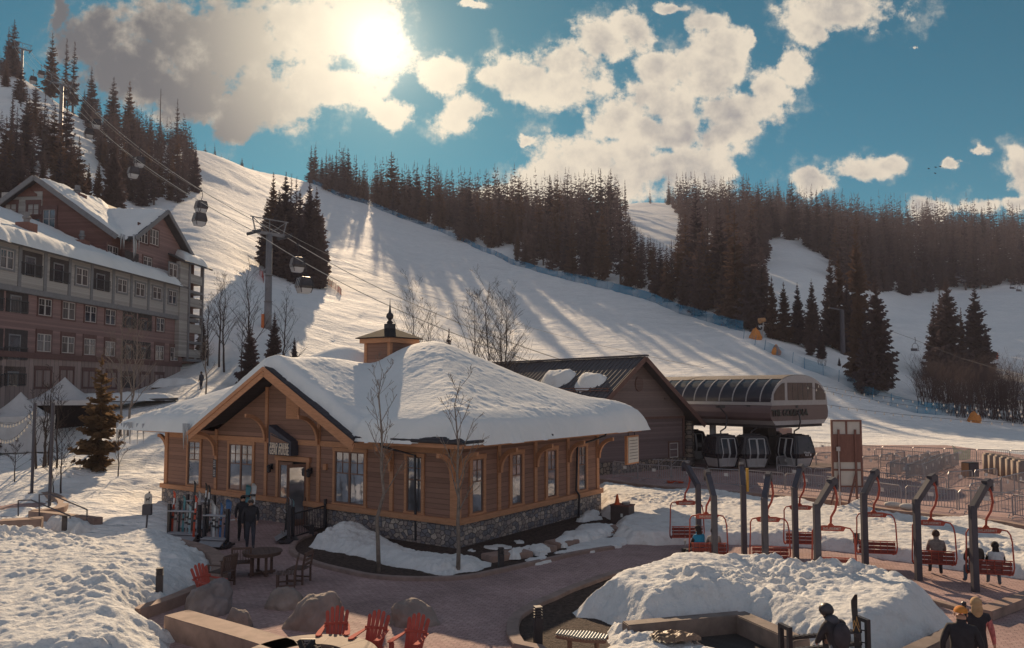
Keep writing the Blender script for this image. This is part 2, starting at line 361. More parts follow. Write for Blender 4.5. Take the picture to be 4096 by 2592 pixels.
# ------------------------------------------------------------------ terrain: ground profile (distance, height) along bearings
COLS=[(-900,[(30,.0),(38,.3),(50,2),(65,4),(90,9),(150,36),(200,66),(300,135),(335,140),(450,95),(900,40)]),
(0,[(30,0),(38,.3),(46,1.1),(52,1.8),(65,3.6),(90,8),(140,33),(196,68),(300,133),(330,136),(450,90),(900,40)]),
(250,[(30,0),(38,.3),(46,1.1),(52,1.8),(65,3.6),(90,8),(140,36),(196,69),(310,120),(340,122),(450,90),(900,40)]),
(500,[(30,0),(40,.2),(46,1.0),(60,3.0),(75,5.2),(86,6.8),(110,13),(150,29),(196,52),(310,110),(340,111),(450,80),(900,40)]),
(770,[(30,0),(42,.1),(60,3.0),(75,6.0),(86,8),(110,15.5),(170,39),(250,73),(320,108),(340,113),(360,113),(450,90),(900,40)]),
(1089,[(30,0),(50,.1),(75,3),(110,14.8),(170,32),(250,62),(330,96),(375,114),(395,114),(480,95),(900,40)]),
(1240,[(30,0),(55,.0),(75,2),(100,9),(170,31),(250,58),(330,89),(385,111),(405,111),(500,95),(900,40)]),
(1450,[(30,0),(55,-.1),(70,.5),(100,7.5),(170,28),(250,55),(350,92),(400,106),(440,107),(540,95),(900,50)]),
(1665,[(30,0),(60,-.1),(72,.3),(100,6),(170,25),(250,50),(320,76),(400,102),(440,109),(540,105),(900,60)]),
(2040,[(30,0),(60,-.1),(75,.2),(100,3.5),(150,15),(240,44.6),(330,76),(430,106),(480,111),(600,100),(900,70)]),
(2550,[(30,0),(60,-.1),(78,.1),(95,1.5),(130,10),(190,28.5),(300,64),(420,102),(600,155),(650,158),(800,130),(1000,100)]),
(2980,[(30,0),(60,-.1),(80,.1),(100,1.5),(150,16.7),(260,45),(400,91),(600,150),(650,151),(800,130),(1000,100)]),
(3200,[(30,0),(60,-.1),(85,.05),(105,1.2),(135,11.2),(200,25),(350,74),(400,88),(600,146),(650,147),(800,125),(1000,100)]),
(3400,[(30,0),(60,-.1),(90,.0),(108,1.2),(125,7.4),(160,13.5),(220,27),(350,66),(600,139),(650,141),(800,120),(1000,100)]),
(3700,[(30,0),(60,-.1),(95,.0),(106,.5),(117,2.9),(170,8.2),(215,24),(235,26.5),(330,47),(420,80),(580,130),(640,132),(800,110),(1000,90)]),
(4096,[(30,0),(60,-.1),(100,.0),(115,.2),(130,2.6),(170,9),(215,20),(330,49),(450,88),(580,126),(640,128),(800,105),(1000,90)]),
(5000,[(30,0),(60,-.1),(100,.0),(115,.2),(130,2.6),(170,9),(215,20),(330,49),(450,88),(580,126),(640,128),(800,105),(1000,90)])]
CU=np.array([(c[0]-2048)/F for c in COLS]); DG=np.concatenate([np.linspace(30,70,161),np.geomspace(70.8,1000,330)])
def smooth1(a,k):
    ker=np.hanning(k+2)[1:-1]; ker/=ker.sum()
    p=np.pad(a,[(k//2,k//2)]+[(0,0)]*(a.ndim-1),mode='edge')
    return np.stack([np.convolve(p[:,i],ker,'valid') for i in range(a.shape[1])],1) if a.ndim>1 else np.convolve(p,ker,'valid')
ZC=np.stack([np.interp(DG,[p[0] for p in c[1]],[p[1] for p in c[1]]) for c in COLS],1)
ZC=smooth1(ZC,9)
UG=np.linspace(CU[0],CU[-1],480)
def pchip_cols(UG):
    out=np.empty((len(DG),len(UG)))
    h=np.diff(CU); dl=np.diff(ZC,axis=1)/h
    m=np.zeros_like(ZC); m[:,1:-1]=np.where(dl[:,:-1]*dl[:,1:]>0, 2*dl[:,:-1]*dl[:,1:]/np.where(np.abs(dl[:,:-1]+dl[:,1:])<1e-9,1,dl[:,:-1]+dl[:,1:]),0)
    m[:,0]=dl[:,0]; m[:,-1]=dl[:,-1]
    k=np.clip(np.searchsorted(CU,UG)-1,0,len(CU)-2); t=(UG-CU[k])/h[k]
    h00=2*t**3-3*t**2+1;h10=t**3-2*t**2+t;h01=-2*t**3+3*t**2;h11=t**3-t**2
    return h00*ZC[:,k]+h10*h[k]*m[:,k]+h01*ZC[:,k+1]+h11*h[k]*m[:,k+1]
ZG=pchip_cols(UG); ZG=smooth1(ZG.T,25).T
# value noise in plan so that the snow rolls a little
def vnoise(x,y,sc,seed=0):
    g=np.random.default_rng(seed).random((257,257)); xs=(x/sc)%256; ys=(y/sc)%256
    i=np.floor(xs).astype(int); j=np.floor(ys).astype(int); fx=xs-i; fy=ys-j; fx=fx*fx*(3-2*fx); fy=fy*fy*(3-2*fy)
    i%=256; j%=256
    return (g[i,j]*(1-fx)+g[i+1,j]*fx)*(1-fy)+(g[i,j+1]*(1-fx)+g[i+1,j+1]*fx)*fy-.5
def fbmn(x,y,sc,oct=4,seed=0,gain=.5):
    a=0;amp=1
    for o in range(oct): a=a+amp*vnoise(x+13.7*o,y+7.1*o,sc/2**o,seed+o); amp*=gain
    return a
DD,UU=np.meshgrid(DG,UG,indexing='ij'); XX=UU*DD; YY=DD
def relief(X,Y,D_):
    far=np.clip((D_-70)/60,0,1); near=np.clip((70-D_)/20,0,1)*(X<-8)
    r=fbmn(X,Y,26,3,5)*1.1*far + fbmn(X*1.0,Y*2.2,5.0,3,11)*.30*far
    r=r+(fbmn(X,Y,3.4,3,21)*.34+fbmn(X,Y,1.1,3,25)*.20)*near
    return r
ZZ=ZG+relief(XX,YY,DD)
def terr(x,y):
    """ground height at world x,y"""
    d=max(y,30.01); u=x/d
    fi=np.interp(d,DG,np.arange(len(DG))); fj=(u-UG[0])/(UG[1]-UG[0])
    i=int(min(max(fi,0),len(DG)-2)); j=int(min(max(fj,0),len(UG)-2)); a=fi-i; b=min(max(fj-j,0),1)
    return float((ZZ[i,j]*(1-b)+ZZ[i,j+1]*b)*(1-a)+(ZZ[i+1,j]*(1-b)+ZZ[i+1,j+1]*b)*a)
M_snowfar=snow_mat('ski_slope_snow',(.86,.86,.86),scales=((.10,.9),(.45,.45),(1.3,.30),(4.5,.07)),stretch=(.75,1.5,1.2))
n0,n1=ZZ.shape; idx=np.arange(n0*n1).reshape(n0,n1)
# plaza ground lies a little above this sheet, so the near right part is sunk
sink=np.where((DD<72)&(UU>-.30),-.25,0.0); sink=np.where((DD<38)&(UU>-.44),-.25,sink)
TV=np.stack([XX,YY,ZZ+sink],-1).reshape(-1,3)
TF=np.stack([idx[:-1,:-1],idx[:-1,1:],idx[1:,1:],idx[1:,:-1]],-1).reshape(-1,4)
tag(mesh_np('ski_slope',TV,TF,M_snowfar),'snow covered mountain slope with groomed ski runs','slope',kind='structure')
g=MB(); g.add([(-1500,-1500,-.6),(1500,-1500,-.6),(1500,1500,-.6),(-1500,1500,-.6)],[(0,1,2,3)])
tag(g.build('ground',snow_mat('far_snow')),kind='structure')
# ------------------------------------------------------------------ conifers
M_leaf=leaf_mat('spruce_needles',(.082,.066,.082),(.155,.115,.115),.25)
M_leafw=leaf_mat('spruce_needles_warm',(.105,.070,.062),(.20,.128,.098),.30)  # brown tint of sunlit needles put into the colour
M_leafg=leaf_mat('sunlit_gold_needles',(.135,.090,.055),(.25,.165,.095),.35)  # warm sunlight on the lodge spruce put into its needle colour
M_bark=mat('spruce_bark',(.09,.07,.065),.9,.35,6,bump=.02)
def conifer(h,r,seed,nwh=26,per=7,seg=6,droop=.35,base=.06,gap=.0,lean=0,taper=1.0,fan=3):
    """leaf sprays on branches set in whorls; returns crown V,F and trunk MB"""
    rg=random.Random(seed); V=[];Fc=[]
    def spray(p,d,l,w):
        # a tapered tuft: two crossed narrow triangles along d
        d=d.normalized(); s=d.cross(Vector((0,0,1))); 
        s = s.normalized() if s.length>1e-4 else Vector((1,0,0))
        for sv in (s, (s*.35+Vector((0,0,1))*.9)):
            b=len(V); q=p+d*l
            V.extend([p-sv*w*.5,p+sv*w*.5,q+sv*w*.12,q-sv*w*.12]); Fc.append((b,b+1,b+2,b+3))
    for i in range(nwh):
        t=(i+rg.random()*.8)/nwh; z=h*(base+(1-base)*t*.985)
        prof=(1-t)**.84*taper*(1 if t>.12 else .72+2.3*t)
        L=r*prof+.025*r
        if rg.random()<gap: L*=.45
        n=max(4,int(per*(.55+.65*prof)+.5)); a0=rg.random()*6.28
        for k in range(n):
            az=a0+6.283*(k+rg.uniform(-.32,.32))/n; l=L*rg.uniform(.62,1.18)
            dz=-droop*rg.uniform(.5,1.4)*(1-t*.9)+.45*t
            dirv=Vector((cos(az),sin(az),dz)); dirv.normalize()
            p0=Vector((0,0,z+rg.uniform(-.5,.5)*h/nwh)); 
            ns=max(2,int(seg*(.4+.6*prof)+.5))
            for q in range(ns):
                f=(q+.35)/ns; p=p0+dirv*(l*f)+Vector((0,0,.28*l*f*f))   # tips turn up
                wdt=l*(.36*(1-f)+.11)*1.05
                for sg in range(fan):
                    a=(sg-(fan-1)/2)*.85+rg.uniform(-.3,.3)
                    dd=Vector((cos(az+a),sin(az+a),dz+rg.uniform(-.35,.15)))
                    spray(p,dd,wdt*rg.uniform(.7,1.35)+.0085*h*(.25+.75*prof),wdt*rg.uniform(.55,.85)+.012*h*(.2+.8*prof))
    # leader
    for k in range(6): spray(Vector((0,0,h*(.88+.016*k))),Vector((rg.uniform(-.5,.5),rg.uniform(-.5,.5),1)),h*.035,h*.007)
    return V,Fc
def trunk_mb(h,rad,bare=1.0):
    t=MB(); t.tube([(0,0,-.8),(0,0,.02*h),(rad*.15,0,h*.45),(0,0,h*.97)],[rad*1.25,rad,rad*.62,rad*.06],7); return t
CON={}   # name -> (height, crown mesh, trunk mesh, merged mesh)
def make_proto(key,h,r,seed,leafm,**kw):
    V,Fc=conifer(h,r,seed,**kw); tb=trunk_mb(h,h*.013+.03)
    nV=[tuple(v) for v in V]
    cm=bpy.data.meshes.new('crown'); cm.from_pydata(nV,[],Fc); cm.materials.append(leafm); cm.update()
    tm=bpy.data.meshes.new('trunk'); tm.from_pydata(tb.v,[],tb.f); tm.materials.append(M_bark); tm.update()
    mm=bpy.data.meshes.new('conifer'); b=len(nV); mm.from_pydata(nV+tb.v,[],Fc+[[i+b for i in f] for f in tb.f])
    mm.materials.append(leafm); mm.materials.append(M_bark); mm.polygons.foreach_set('material_index',[0]*len(Fc)+[1]*len(tb.f)); mm.update()
    CON[key]=(h,cm,tm,mm,np.array(nV,dtype=np.float32),np.array(Fc,dtype=np.int32))
make_proto('fa',20,3.3,1,M_leaf,nwh=26,per=7,seg=4,fan=2)
make_proto('fb',20,2.8,2,M_leaf,nwh=24,per=6,seg=4,gap=.2,fan=2)
make_proto('fc',20,3.7,3,M_leaf,nwh=24,per=8,seg=4,droop=.5,fan=2)
make_proto('fd',20,2.2,4,M_leaf,nwh=24,per=5,seg=3,gap=.25,base=.12,fan=2)
make_proto('fe',20,3.1,5,M_leafw,nwh=26,per=7,seg=4,fan=2)
make_proto('ff',20,3.5,8,M_leafw,nwh=24,per=7,seg=4,droop=.5,fan=2)
make_proto('na',20,3.2,6,M_leaf,nwh=34,per=9,seg=6,droop=.42)
make_proto('nb',20,2.6,7,M_leafw,nwh=34,per=8,seg=6,droop=.38,gap=.1)
make_proto('nc',20,3.7,9,M_leaf,nwh=30,per=9,seg=6,droop=.55,gap=.12)
make_proto('nw',20,3.6,10,M_leafw,nwh=32,per=9,seg=6,droop=.5,gap=.05)
make_proto('gold',20,4.5,14,M_leafg,nwh=17,per=8,seg=6,droop=.32,gap=.2)
make_proto('pine',20,2.6,12,M_leaf,nwh=16,per=5,seg=4,droop=.15,base=.45,gap=.25)
def tree_parts(key,loc,h,label,group=None,wid=1.0,rz=None,name='conifer_tree'):
    e=empty(name,loc,random.random()*6.28 if rz is None else rz,label,'tree',group); s=h/CON[key][0]; e.scale=(s*wid,s*wid,s)
    for nm,me in (('crown',CON[key][1]),('trunk',CON[key][2])):
        o=bpy.data.objects.new(nm,me); COL.objects.link(o); o.parent=e
    return e
def tree_px(key,px,pyb,Y,pyt,label,group=None,wid=1.0):
    """tree with its foot at distance Y on the bearing of px, reaching up to the height seen at pyt"""
    b=D(px,pyb,Y); z=terr(b.x,b.y); top=D(px,pyt,Y).z
    return tree_parts(key,(b.x,b.y,z-.1),top-z+.1,label,group,wid)
# ------------------------------------------------------------------ forests
make_proto('la',20,3.3,31,M_leaf,nwh=15,per=5,seg=2,fan=2)
make_proto('lb',20,2.7,32,M_leaf,nwh=15,per=5,seg=2,fan=2,gap=.2)
make_proto('lc',20,3.1,33,M_leafw,nwh=15,per=5,seg=2,fan=2)
def inpoly(x,y,P):
    c=False; j=len(P)-1
    for i in range(len(P)):
        if (P[i][1]>y)!=(P[j][1]>y) and x<(P[j][0]-P[i][0])*(y-P[i][1])/(P[j][1]-P[i][1])+P[i][0]: c=not c
        j=i
    return c
FR=([1235,1300,1450,1665,1850,2040,2300,2550,2800,2980,3068,3085,3300,3400,3500,3700,4096,4400],[386,380,354,328,292,248,220,198,174,160,152,356,330,264,282,335,345,345])
BK=([1235,1450,1665,2040,2550,2980,3400,4096,4400],[425,475,505,560,700,700,695,690,690])
L1=[(150,215),(330,360),(560,500),(745,590),(795,690),(785,795),(700,815),(520,835),(455,780),(395,640),(362,540),(320,455),(235,390),(180,320)]
L2=[(-120,300),(40,280),(95,420),(190,560),(250,640),(320,760),(425,840),(300,930),(60,900),(-120,800)]
L2gap=[(-100,380),(60,350),(120,520),(70,600),(-100,560)]
HOLE3=[(2488,785),(2600,780),(2690,835),(2715,900),(2690,955),(2640,965),(2550,905)]
HOLE2=[(3066,985),(3110,950),(3200,975),(3300,1080),(3330,1120),(3310,1200),(3190,1250),(3085,1120)]
HOLE1=[(1955,1000),(2050,980),(2060,1050),(2000,1060)]
GAPM=[(330,700),(420,720),(480,860),(400,900),(350,800)]
rg=random.Random(11); cand=[]
def crosses(x,y,z,h,Hh):
    return any(inpoly(*proj(x+o*h*.1,y,z+h*t*.12),Hh) for t in range(9) for o in ((-1,0,1) if t<6 else (0,)))
def scatter(cell,xr,yr,left):
  for iy in range(int(yr[0]/cell),int(yr[1]/cell)):
    for ix in range(int(xr[0]/cell),int(xr[1]/cell)):
        x=(ix+rg.random())*cell; y=(iy+rg.random())*cell; kind=rg.random(); keep=rg.random(); wd=rg.uniform(.85,1.2); g_=rg.gauss(0,1)
        px=2048+x/y*F
        if not(-130<px<4380): continue
        z=terr(x,y); bx,by=proj(x,y,z); clump=noise.noise(Vector((x/26,y/26,3.1))); region=None
        if left:
            h=min(max(11.5+2.6*g_+3.5*clump,6),17)
            if inpoly(bx,by,L1): region='left'
            elif inpoly(bx,by,L2):
                if inpoly(bx,by,L2gap) and keep>.12: continue
                if inpoly(bx,by,GAPM) or keep>.55+.5*clump: continue
                region='leftlow'
            elif 700<bx<1040 and y>np.interp(px,[700,1040],[345,388]) and y<np.interp(px,[700,1040],[372,412]): region='crest'; h*=np.interp(px,[740,1035],[1.0,.62])
        elif 1235<bx<4380 and np.interp(bx,*FR)-4<y<np.interp(bx,*BK):
            h=min(max(18.5+4.2*g_+7*clump,8),29)
            while h>6 and any(crosses(x,y,z,h,Hh) for Hh in (HOLE3,HOLE2,HOLE1)): h*=.85
            if h<=6: continue
            if clump<-.42 and keep>.4: continue
            region='front' if y<np.interp(bx,*FR)+22 else 'rear'
            if bx>3085: region='right'
            if y>560: h*=.8
        if region is None: continue
        cand.append([y,x,z,h,kind,wd,region,bx,by])
scatter(5.4,(-130,480),(130,720),False); scatter(4.0,(-330,-80),(140,420),True)
# explicit skyline giants seen in the photo (pixel, distance, pixel of the top)
for px,Y,pt in ((30,292,70),(8,300,100),(55,290,250),(186,296,122),(245,300,146),(278,300,156),(350,305,260),(505,318,312),(440,312,300),(700,330,388),(1302,372,608),(1375,372,625),(1500,368,618),(1530,370,622),(1560,372,630),(1617,366,650),(1640,362,690),(1712,350,694),(1805,352,675),(1845,352,685),(1872,350,694),(1930,345,718),(1955,350,740),(2145,330,712),(2450,420,713),(2245,400,720),(2325,420,708),(2500,430,715),(2780,520,735),(2845,560,738),(2875,540,736),(3255,600,770),(3350,610,790),(3865,560,765),(3690,560,800),(4035,560,800),(1766,340,700),(2410,400,715),(2600,560,755),(3480,600,800)):
    p=D(px,800,Y); z=terr(p.x,p.y); h=D(px,pt,Y).z-z; h=min(max(h,10),34)
    bx,by=proj(p.x,p.y,z); cand.append([Y,p.x,z,h,rg.random()*.8,1.0,'sky',bx,by])
cand.sort(key=lambda c:c[0])
# front-to-back coverage on a coarse grid tells which trees show
GW,GH=1024,648; cov=np.zeros((GH,GW),bool); colsn=np.arange(GW)
for c in cand:
    y,x,z,h,kind,wd,region,bx,by=c; tx,ty=proj(x,y,z+h); hw=h*.135*wd*F/y/4; bx4,by4,ty4=bx/4,by/4,ty/4; vis=0
    for r in range(max(0,int(ty4)),min(GH-1,int(by4)+1)):
        w=hw*min(1,(r-ty4)/(max(by4-ty4,1)))+.4; a=max(0,int(bx4-w)); b=min(GW,int(bx4+w)+1)
        if b>a: s_=cov[r,a:b]; vis+=int((~s_).sum()); s_[:]=True
    c.append(vis)
seen=[c for c in cand if c[9]>0 or c[8]<0]
order=sorted(seen,key=lambda c:-c[9]); NIND=228
indiv=order[:NIND]; rest=order[NIND:]
LAB={'front':('dark spruce in the front row of forest along the blue run netting','front row of the forest by the netting'),
 'rear':('dark spruce deep in the forest on the hill behind the blue run netting','spruces deep in the central forest'),
 'right':('dark spruce in the shaded forest under the right hand skyline','spruces of the right hill forest'),
 'left':('dark spruce in the dense stand under the gondola cable on the left mountain','spruces of the stand under the gondola line'),
 'leftlow':('spruce scattered on the snowy mountainside above the lodge roof','scattered spruces above the lodge'),
 'crest':('small spruce showing over the crest at the top of the ski run','spruces over the run crest'),
 'sky':('tall spruce whose top sticks out above the forest skyline','tall skyline spruces')}
for c in indiv:
    y,x,z,h,kind,wd,region=c[:7]
    key=('fa','fb','fc','fd','fe','ff')[int(kind*5.99)]
    if region in('right',) and key in('fe','ff') and kind<.93: key='fa'
    o=bpy.data.objects.new('conifer_tree',CON[key][3]); COL.objects.link(o); s=h/20
    o.location=(x,y,z-.4); o.scale=(s*wd,s*wd,s); o.rotation_euler=(0,0,rg.random()*6.28)
    tag(o,LAB[region][0],'tree',LAB[region][1])
Vs=[];Fs=[];b=0
for c in rest:
    y,x,z,h,kind,wd=c[:6]; key=('la','lb','lc')[int(kind*2.6)]
    V=CON[key][4]; a=rg.random()*6.28; ca,sa=cos(a),sin(a); s=h/20
    Q=np.empty_like(V); Q[:,0]=(V[:,0]*ca-V[:,1]*sa)*s*wd+x; Q[:,1]=(V[:,0]*sa+V[:,1]*ca)*s*wd+y; Q[:,2]=V[:,2]*s+z-.4
    Vs.append(Q); Fs.append(CON[key][5]+b); b+=len(V)
if Vs: tag(mesh_np('forest',np.concatenate(Vs),np.concatenate(Fs),M_leaf,smooth=False),'dense dark spruce forest filling the hillsides behind the front trees','forest',kind='stuff')
print('TREES',len(cand),len(seen),len(indiv),len(rest))
# the dead snags on the skyline
M_snag=mat('snag_wood',(.10,.08,.07),.9,.3,5)
for px,Y,pb,pt,ln in ((2928,560,800,720,0),(2950,560,800,745,-12),(1764,350,820,680,0),(641,330,470,355,3)):
    p=D(px,pb,Y); z=terr(p.x,p.y); q=D(px+ln,pt,Y); t=MB(); t.tube([(0,0,-.5),(q.x-p.x,0,q.z-z)],[.35,.1],6); rz=random.Random(px)
    for k in range(9):
        f=.45+.5*k/9; a=rz.random()*6.28; b0=Vector(((q.x-p.x)*f,0,(q.z-z)*f)); t.tube([b0,b0+Vector((cos(a)*1.3,sin(a)*1.3,.5))],[.07,.02],4)
    o=t.build('dead_tree',M_snag); o.location=(p.x,Y,z); tag(o,{2928:'bare upright snag above the right half of the skyline',2950:'leaning bare snag beside the upright snag on the skyline',1764:'thin bare snag rising from the forest below the sun',641:'thin bare snag on the left mountain ridge'}[px],'dead tree')
# trees that stand by themselves
CLP='spruces of the island on the ski run'
for px,pb,Y,pt,key,lab in ((1088,1020,172,686,'nb','tall slim spruce at the left end of the tree island on the run'),(1138,1030,170,684,'na','spruce with the highest top in the middle of the tree island'),(1160,1035,173,690,'fb',None),(1180,1030,175,702,'fd',None),
  (1196,1050,168,752,'na',None),(1234,1082,164,722,'nc','broad spruce with the highest top right of centre in the tree island'),(1262,1085,163,745,'na',None),(1288,1065,168,850,'nb',None),(1064,1015,172,790,'na',None),(1112,1028,168,755,'nc',None),(1212,1090,160,860,'nc',None),(1254,1095,160,900,'nc',None),(1280,1092,160,950,'na','low spruce at the right foot of the tree island'),(1140,1050,164,850,'nc',None),(1090,1040,166,880,'nc',None),(1180,1060,162,900,'nc',None)):
    tree_px(key,px,pb,Y,pt,lab or 'dark spruce packed among others in the tree island on the run',None if lab else CLP)
for px,pb,Y,pt,key,wid,lab in ((3512,1550,122,1094,'nc',1.0,'broad spruce pair member right of centre below the right hill, bushy to the ground'),(3438,1540,124,1142,'nw',.95,'brownish broad spruce on the left of the big isolated pair'),(3470,1548,119,1260,'nc',1.0,'lower dark spruce at the foot of the big isolated pair'),
  (3432,1370,158,907,'nw',.8,'tallest spruce behind the big isolated pair, brownish top'),(3361,1370,158,997,'nb',.9,'tall spruce left of the tallest one, near the dark lift pole'),(3327,1360,156,1019,'na',.85,'left of the tall spruces that stand by the dark lift pole'),(3392,1380,154,1110,'nc',.9,'dark bushy spruce between the tall spruces by the dark lift pole'),
  (3089,1290,150,1100,'nw',.8,'slim brown spruce at the right edge of the front forest'),(3137,1300,150,1124,'nw',1.0,'brown spruce standing alone just right of the front forest'),(3192,1310,150,1127,'na',1.0,'blue green spruce between two others on the shaded snow'),(3250,1335,148,1112,'na',1.0,'slender spruce on shaded snow, left of the dark lift pole'),
  (3241,1402,141,1309,'nc',1.0,'small spruce on the bank, left of a matching small one'),(3285,1428,139,1304,'na',1.1,'small spruce on the bank just above the blue netting'),(3357,1455,137,1428,'nc',1.1,'tiny spruce seedling alone in the snow'),
  (3798,1530,165,1096,'nc',1.0,'tallest spruce of the group above the bare thicket'),(3742,1500,168,1205,'na',1.0,'slim dark spruce at the left of the group above the thicket'),(3768,1490,170,1150,'nb',1.0,'spruce pressed against the left of the tallest above the thicket'),(3852,1510,168,1226,'nb',.9,'thin spruce in the gap of the group above the thicket'),(3910,1540,160,1133,'nc',1.05,'open branched spruce right of the group above the thicket'),(3950,1550,158,1300,'nc',1.0,'low spruce at the right foot of the group above the thicket'),
  (998,1487,80,1289,'nc',1.15,'small dark green spruce in front of the gondola tower'),(1095,1456,84,1248,'nc',1.0,'small spruce right of the tower foot'),(1177,1418,90,1343,'na',.9,'sparse little brown spruce right of two green ones'),(807,1395,90,1248,'na',.9,'small dark spruce beside the lodge corner'),(1795,1405,62,1305,'nc',.62,'stubby bushy conifer top behind the snowy roof'),
  (395,1865,46,1405,'gold',1.05,'sunlit golden brown spruce on the snow in front of the lodge'),(-30,1840,50,1590,'nc',1.0,'dark spruce cut off by the left edge of the view')):
    tree_px(key,px,pb,Y,pt,lab,None,wid)
# a few mid-slope trees in the left gap that stand apart
for px,Y,pt,key in ((260,165,330,'fb'),(455,165,535,'na'),(280,150,560,'na'),(170,175,360,'fd'),(95,178,345,'fb'),(40,200,360,'fd'),(355,155,650,'nb'),(395,158,640,'nb'),(15,150,580,'na'),(60,160,520,'fb'),(230,158,590,'fc')):
    tree_px(key,px,700,Y,pt,'single spruce standing apart on the steep snow left of the dense stand','single spruces on the left slope')
# ------------------------------------------------------------------ leafless trees and thickets
M_twig=mat('bare_bark',(.055,.042,.040),.85,.3,5); M_twigl=mat('pale_aspen_bark',(.20,.165,.145),.8,.35,7); M_twigr=mat('willow_stems',(.085,.055,.055),.85,.3,5)
def grow(t,p,d,l,r,lev,rz,up=.25,nb=3,spread=.7):
    n=4; pts=[p]; rs=[r]; q=p; dd=d
    for i in range(n):
        dd=(dd+Vector((rz.gauss(0,.10),rz.gauss(0,.10),rz.gauss(0,.05)+up*.10))).normalized(); q=q+dd*(l/n); pts.append(q); rs.append(max(.007,r*(1-.68*(i+1)/n)))
    t.tube(pts,rs,5 if lev>1 else 3,caps=False)
    if lev<=0: return
    for k in range(nb+(1 if lev>1 else 0)):
        f=rz.uniform(.3,.98); i=min(int(f*n),n-1); b=pts[i].lerp(pts[i+1],f*n-i); az=rz.random()*6.28
        s=Vector((cos(az),sin(az),rz.uniform(.1,.7))); nd=(dd*(1-spread*.5)+s*spread).normalized()
        grow(t,b,nd,l*rz.uniform(.38,.62)*(1.15-.4*f),max(.005,rs[i]*.55),lev-1,rz,up,nb,spread)
def bare_tree(loc,h,seed,label,m=None,levels=3,nside=16,rad=None,start=.25,ang=.55,blen=.36,multi=1,name='bare_tree',group=None,lean=(0,0),nb=3):
    rz=random.Random(seed); m=m or M_twig; e=empty(name,loc,0,label,'tree',group); tk=MB(); br=MB(); rad=rad or h*.011+.012
    for s in range(multi):
        hh=h*(1 if s==0 else rz.uniform(.7,.95)); a=rz.random()*6.28; off=Vector((cos(a),sin(a),0))*(.0 if multi==1 else .25+.1*s)
        dl=Vector((lean[0]+(rz.uniform(-.12,.12) if multi>1 else rz.uniform(-.03,.03)),lean[1]+rz.uniform(-.03,.03),1)).normalized()
        pts=[off+dl*(hh*i/8)+Vector((rz.gauss(0,.008),rz.gauss(0,.008),0))*hh*(i>0) for i in range(9)]
        pts[0]=pts[0]-Vector((0,0,.4)); rs=[rad*(1-.9*i/8) for i in range(9)]
        tk.tube(pts,rs,7)
        for k in range(nside):
            f=start+(1-start)*(k+rz.random())/nside; i=min(int(f*8),7); b=pts[i].lerp(pts[i+1],f*8-i); az=k*2.4+rz.uniform(-.5,.5)
            d=Vector((cos(az)*sin(ang),sin(az)*sin(ang),cos(ang)+rz.uniform(-.2,.2))).normalized()
            grow(br,b,d,hh*blen*(1.15-.85*f)*rz.uniform(.7,1.2),max(.006,rs[i]*.45),levels-1,rz,nb=nb)
    tk.build('trunk',m,e,smooth=True); br.build('branches',m,e,smooth=True); return e
def bare_px(px,pb,Y,pt,seed,label,**k):
    b=D(px,pb,Y); z=k.pop('z',None); z=terr(b.x,b.y) if z is None else z
    return bare_tree((b.x,b.y,z),D(px,pt,Y).z-z,seed,label,**k)
for i,(px,pb,Y,pt,lab) in enumerate(((878,1398,88,1112,'thin bare aspen left of a twin in the tower shadow'),(899,1415,86,1125,'thin bare aspen right of its twin beside the lodge'),(1000,1400,84,1070,'tall bare aspen just left of the gondola tower'),(967,1400,86,1280,'short faint bare aspen between taller ones left of the tower'),(1138,1425,82,1176,'bare aspen right of the gondola tower foot'),(831,1410,88,1187,'bare aspen against the lodge corner'))):
    bare_px(px,pb,Y,pt,40+i,lab,nside=20,blen=.34)
for i,(px,pt,lab,Y) in enumerate(((1651,1178,'bare tree right of the cupola spire',58),(1707,1258,'short bushy bare tree second right of the cupola',58),(1909,1195,'bare tree at the left of the group behind the snowy roof',56),(1955,1165,'tallest round topped bare tree behind the snowy roof',55),(1999,1233,'thin bare tree between two bigger ones behind the roof',54),(2028,1195,'forked bare tree at the right of the group behind the roof',54))):
    bare_px(px,1480,Y,pt,60+i,lab,z=0.0,nside=26,blen=.38,rad=.10)
bare_px(484,1640,56,1285,71,'pale aspen before the lodge, taller left of two',m=M_twigl,nside=18,blen=.42)
bare_px(515,1640,55,1300,72,'pale leaning aspen before the lodge, right of two',m=M_twigl,nside=18,blen=.42,lean=(.06,0))
bare_px(190,1830,46,1490,73,'clump of bare trunks behind the two dark lamp poles',multi=4,nside=10,blen=.30)
bare_px(228,1840,45,1560,74,'single bare trunk right of the trunk clump by the tents',nside=12)
bare_px(60,1922,42,1770,75,'little bare tree in the snow left of the dark poles',nside=12,blen=.5,ang=.8)
bare_px(215,1970,40,1825,76,'small leaning bare sapling between pole and spruce',nside=9,blen=.5,lean=(-.15,0))
bare_px(245,1960,40,1715,77,'bare sapling in front of the golden spruce, left side',nside=14,blen=.42,ang=.7)
bare_px(473,1900,44,1730,78,'bare sapling in front of the golden spruce, right side',nside=12,blen=.4,ang=.4)
bare_px(824,1535,72,1300,79,'pale thin trunk between the lodge and the shop roof',m=M_twigl,nside=12)
bare_px(1517,2248,24.4,1475,80,'young bare tree in front of the shop left corner window',m=M_twigl,z=.1,nside=15,rad=.075,start=.35,blen=.30,ang=.5,levels=3,nb=2)
bare_px(1831,2247,24.4,1525,81,'young forked bare tree in front of the shop corner',m=M_twigl,z=.1,nside=14,rad=.075,start=.28,blen=.32,ang=.45,levels=3,nb=2)
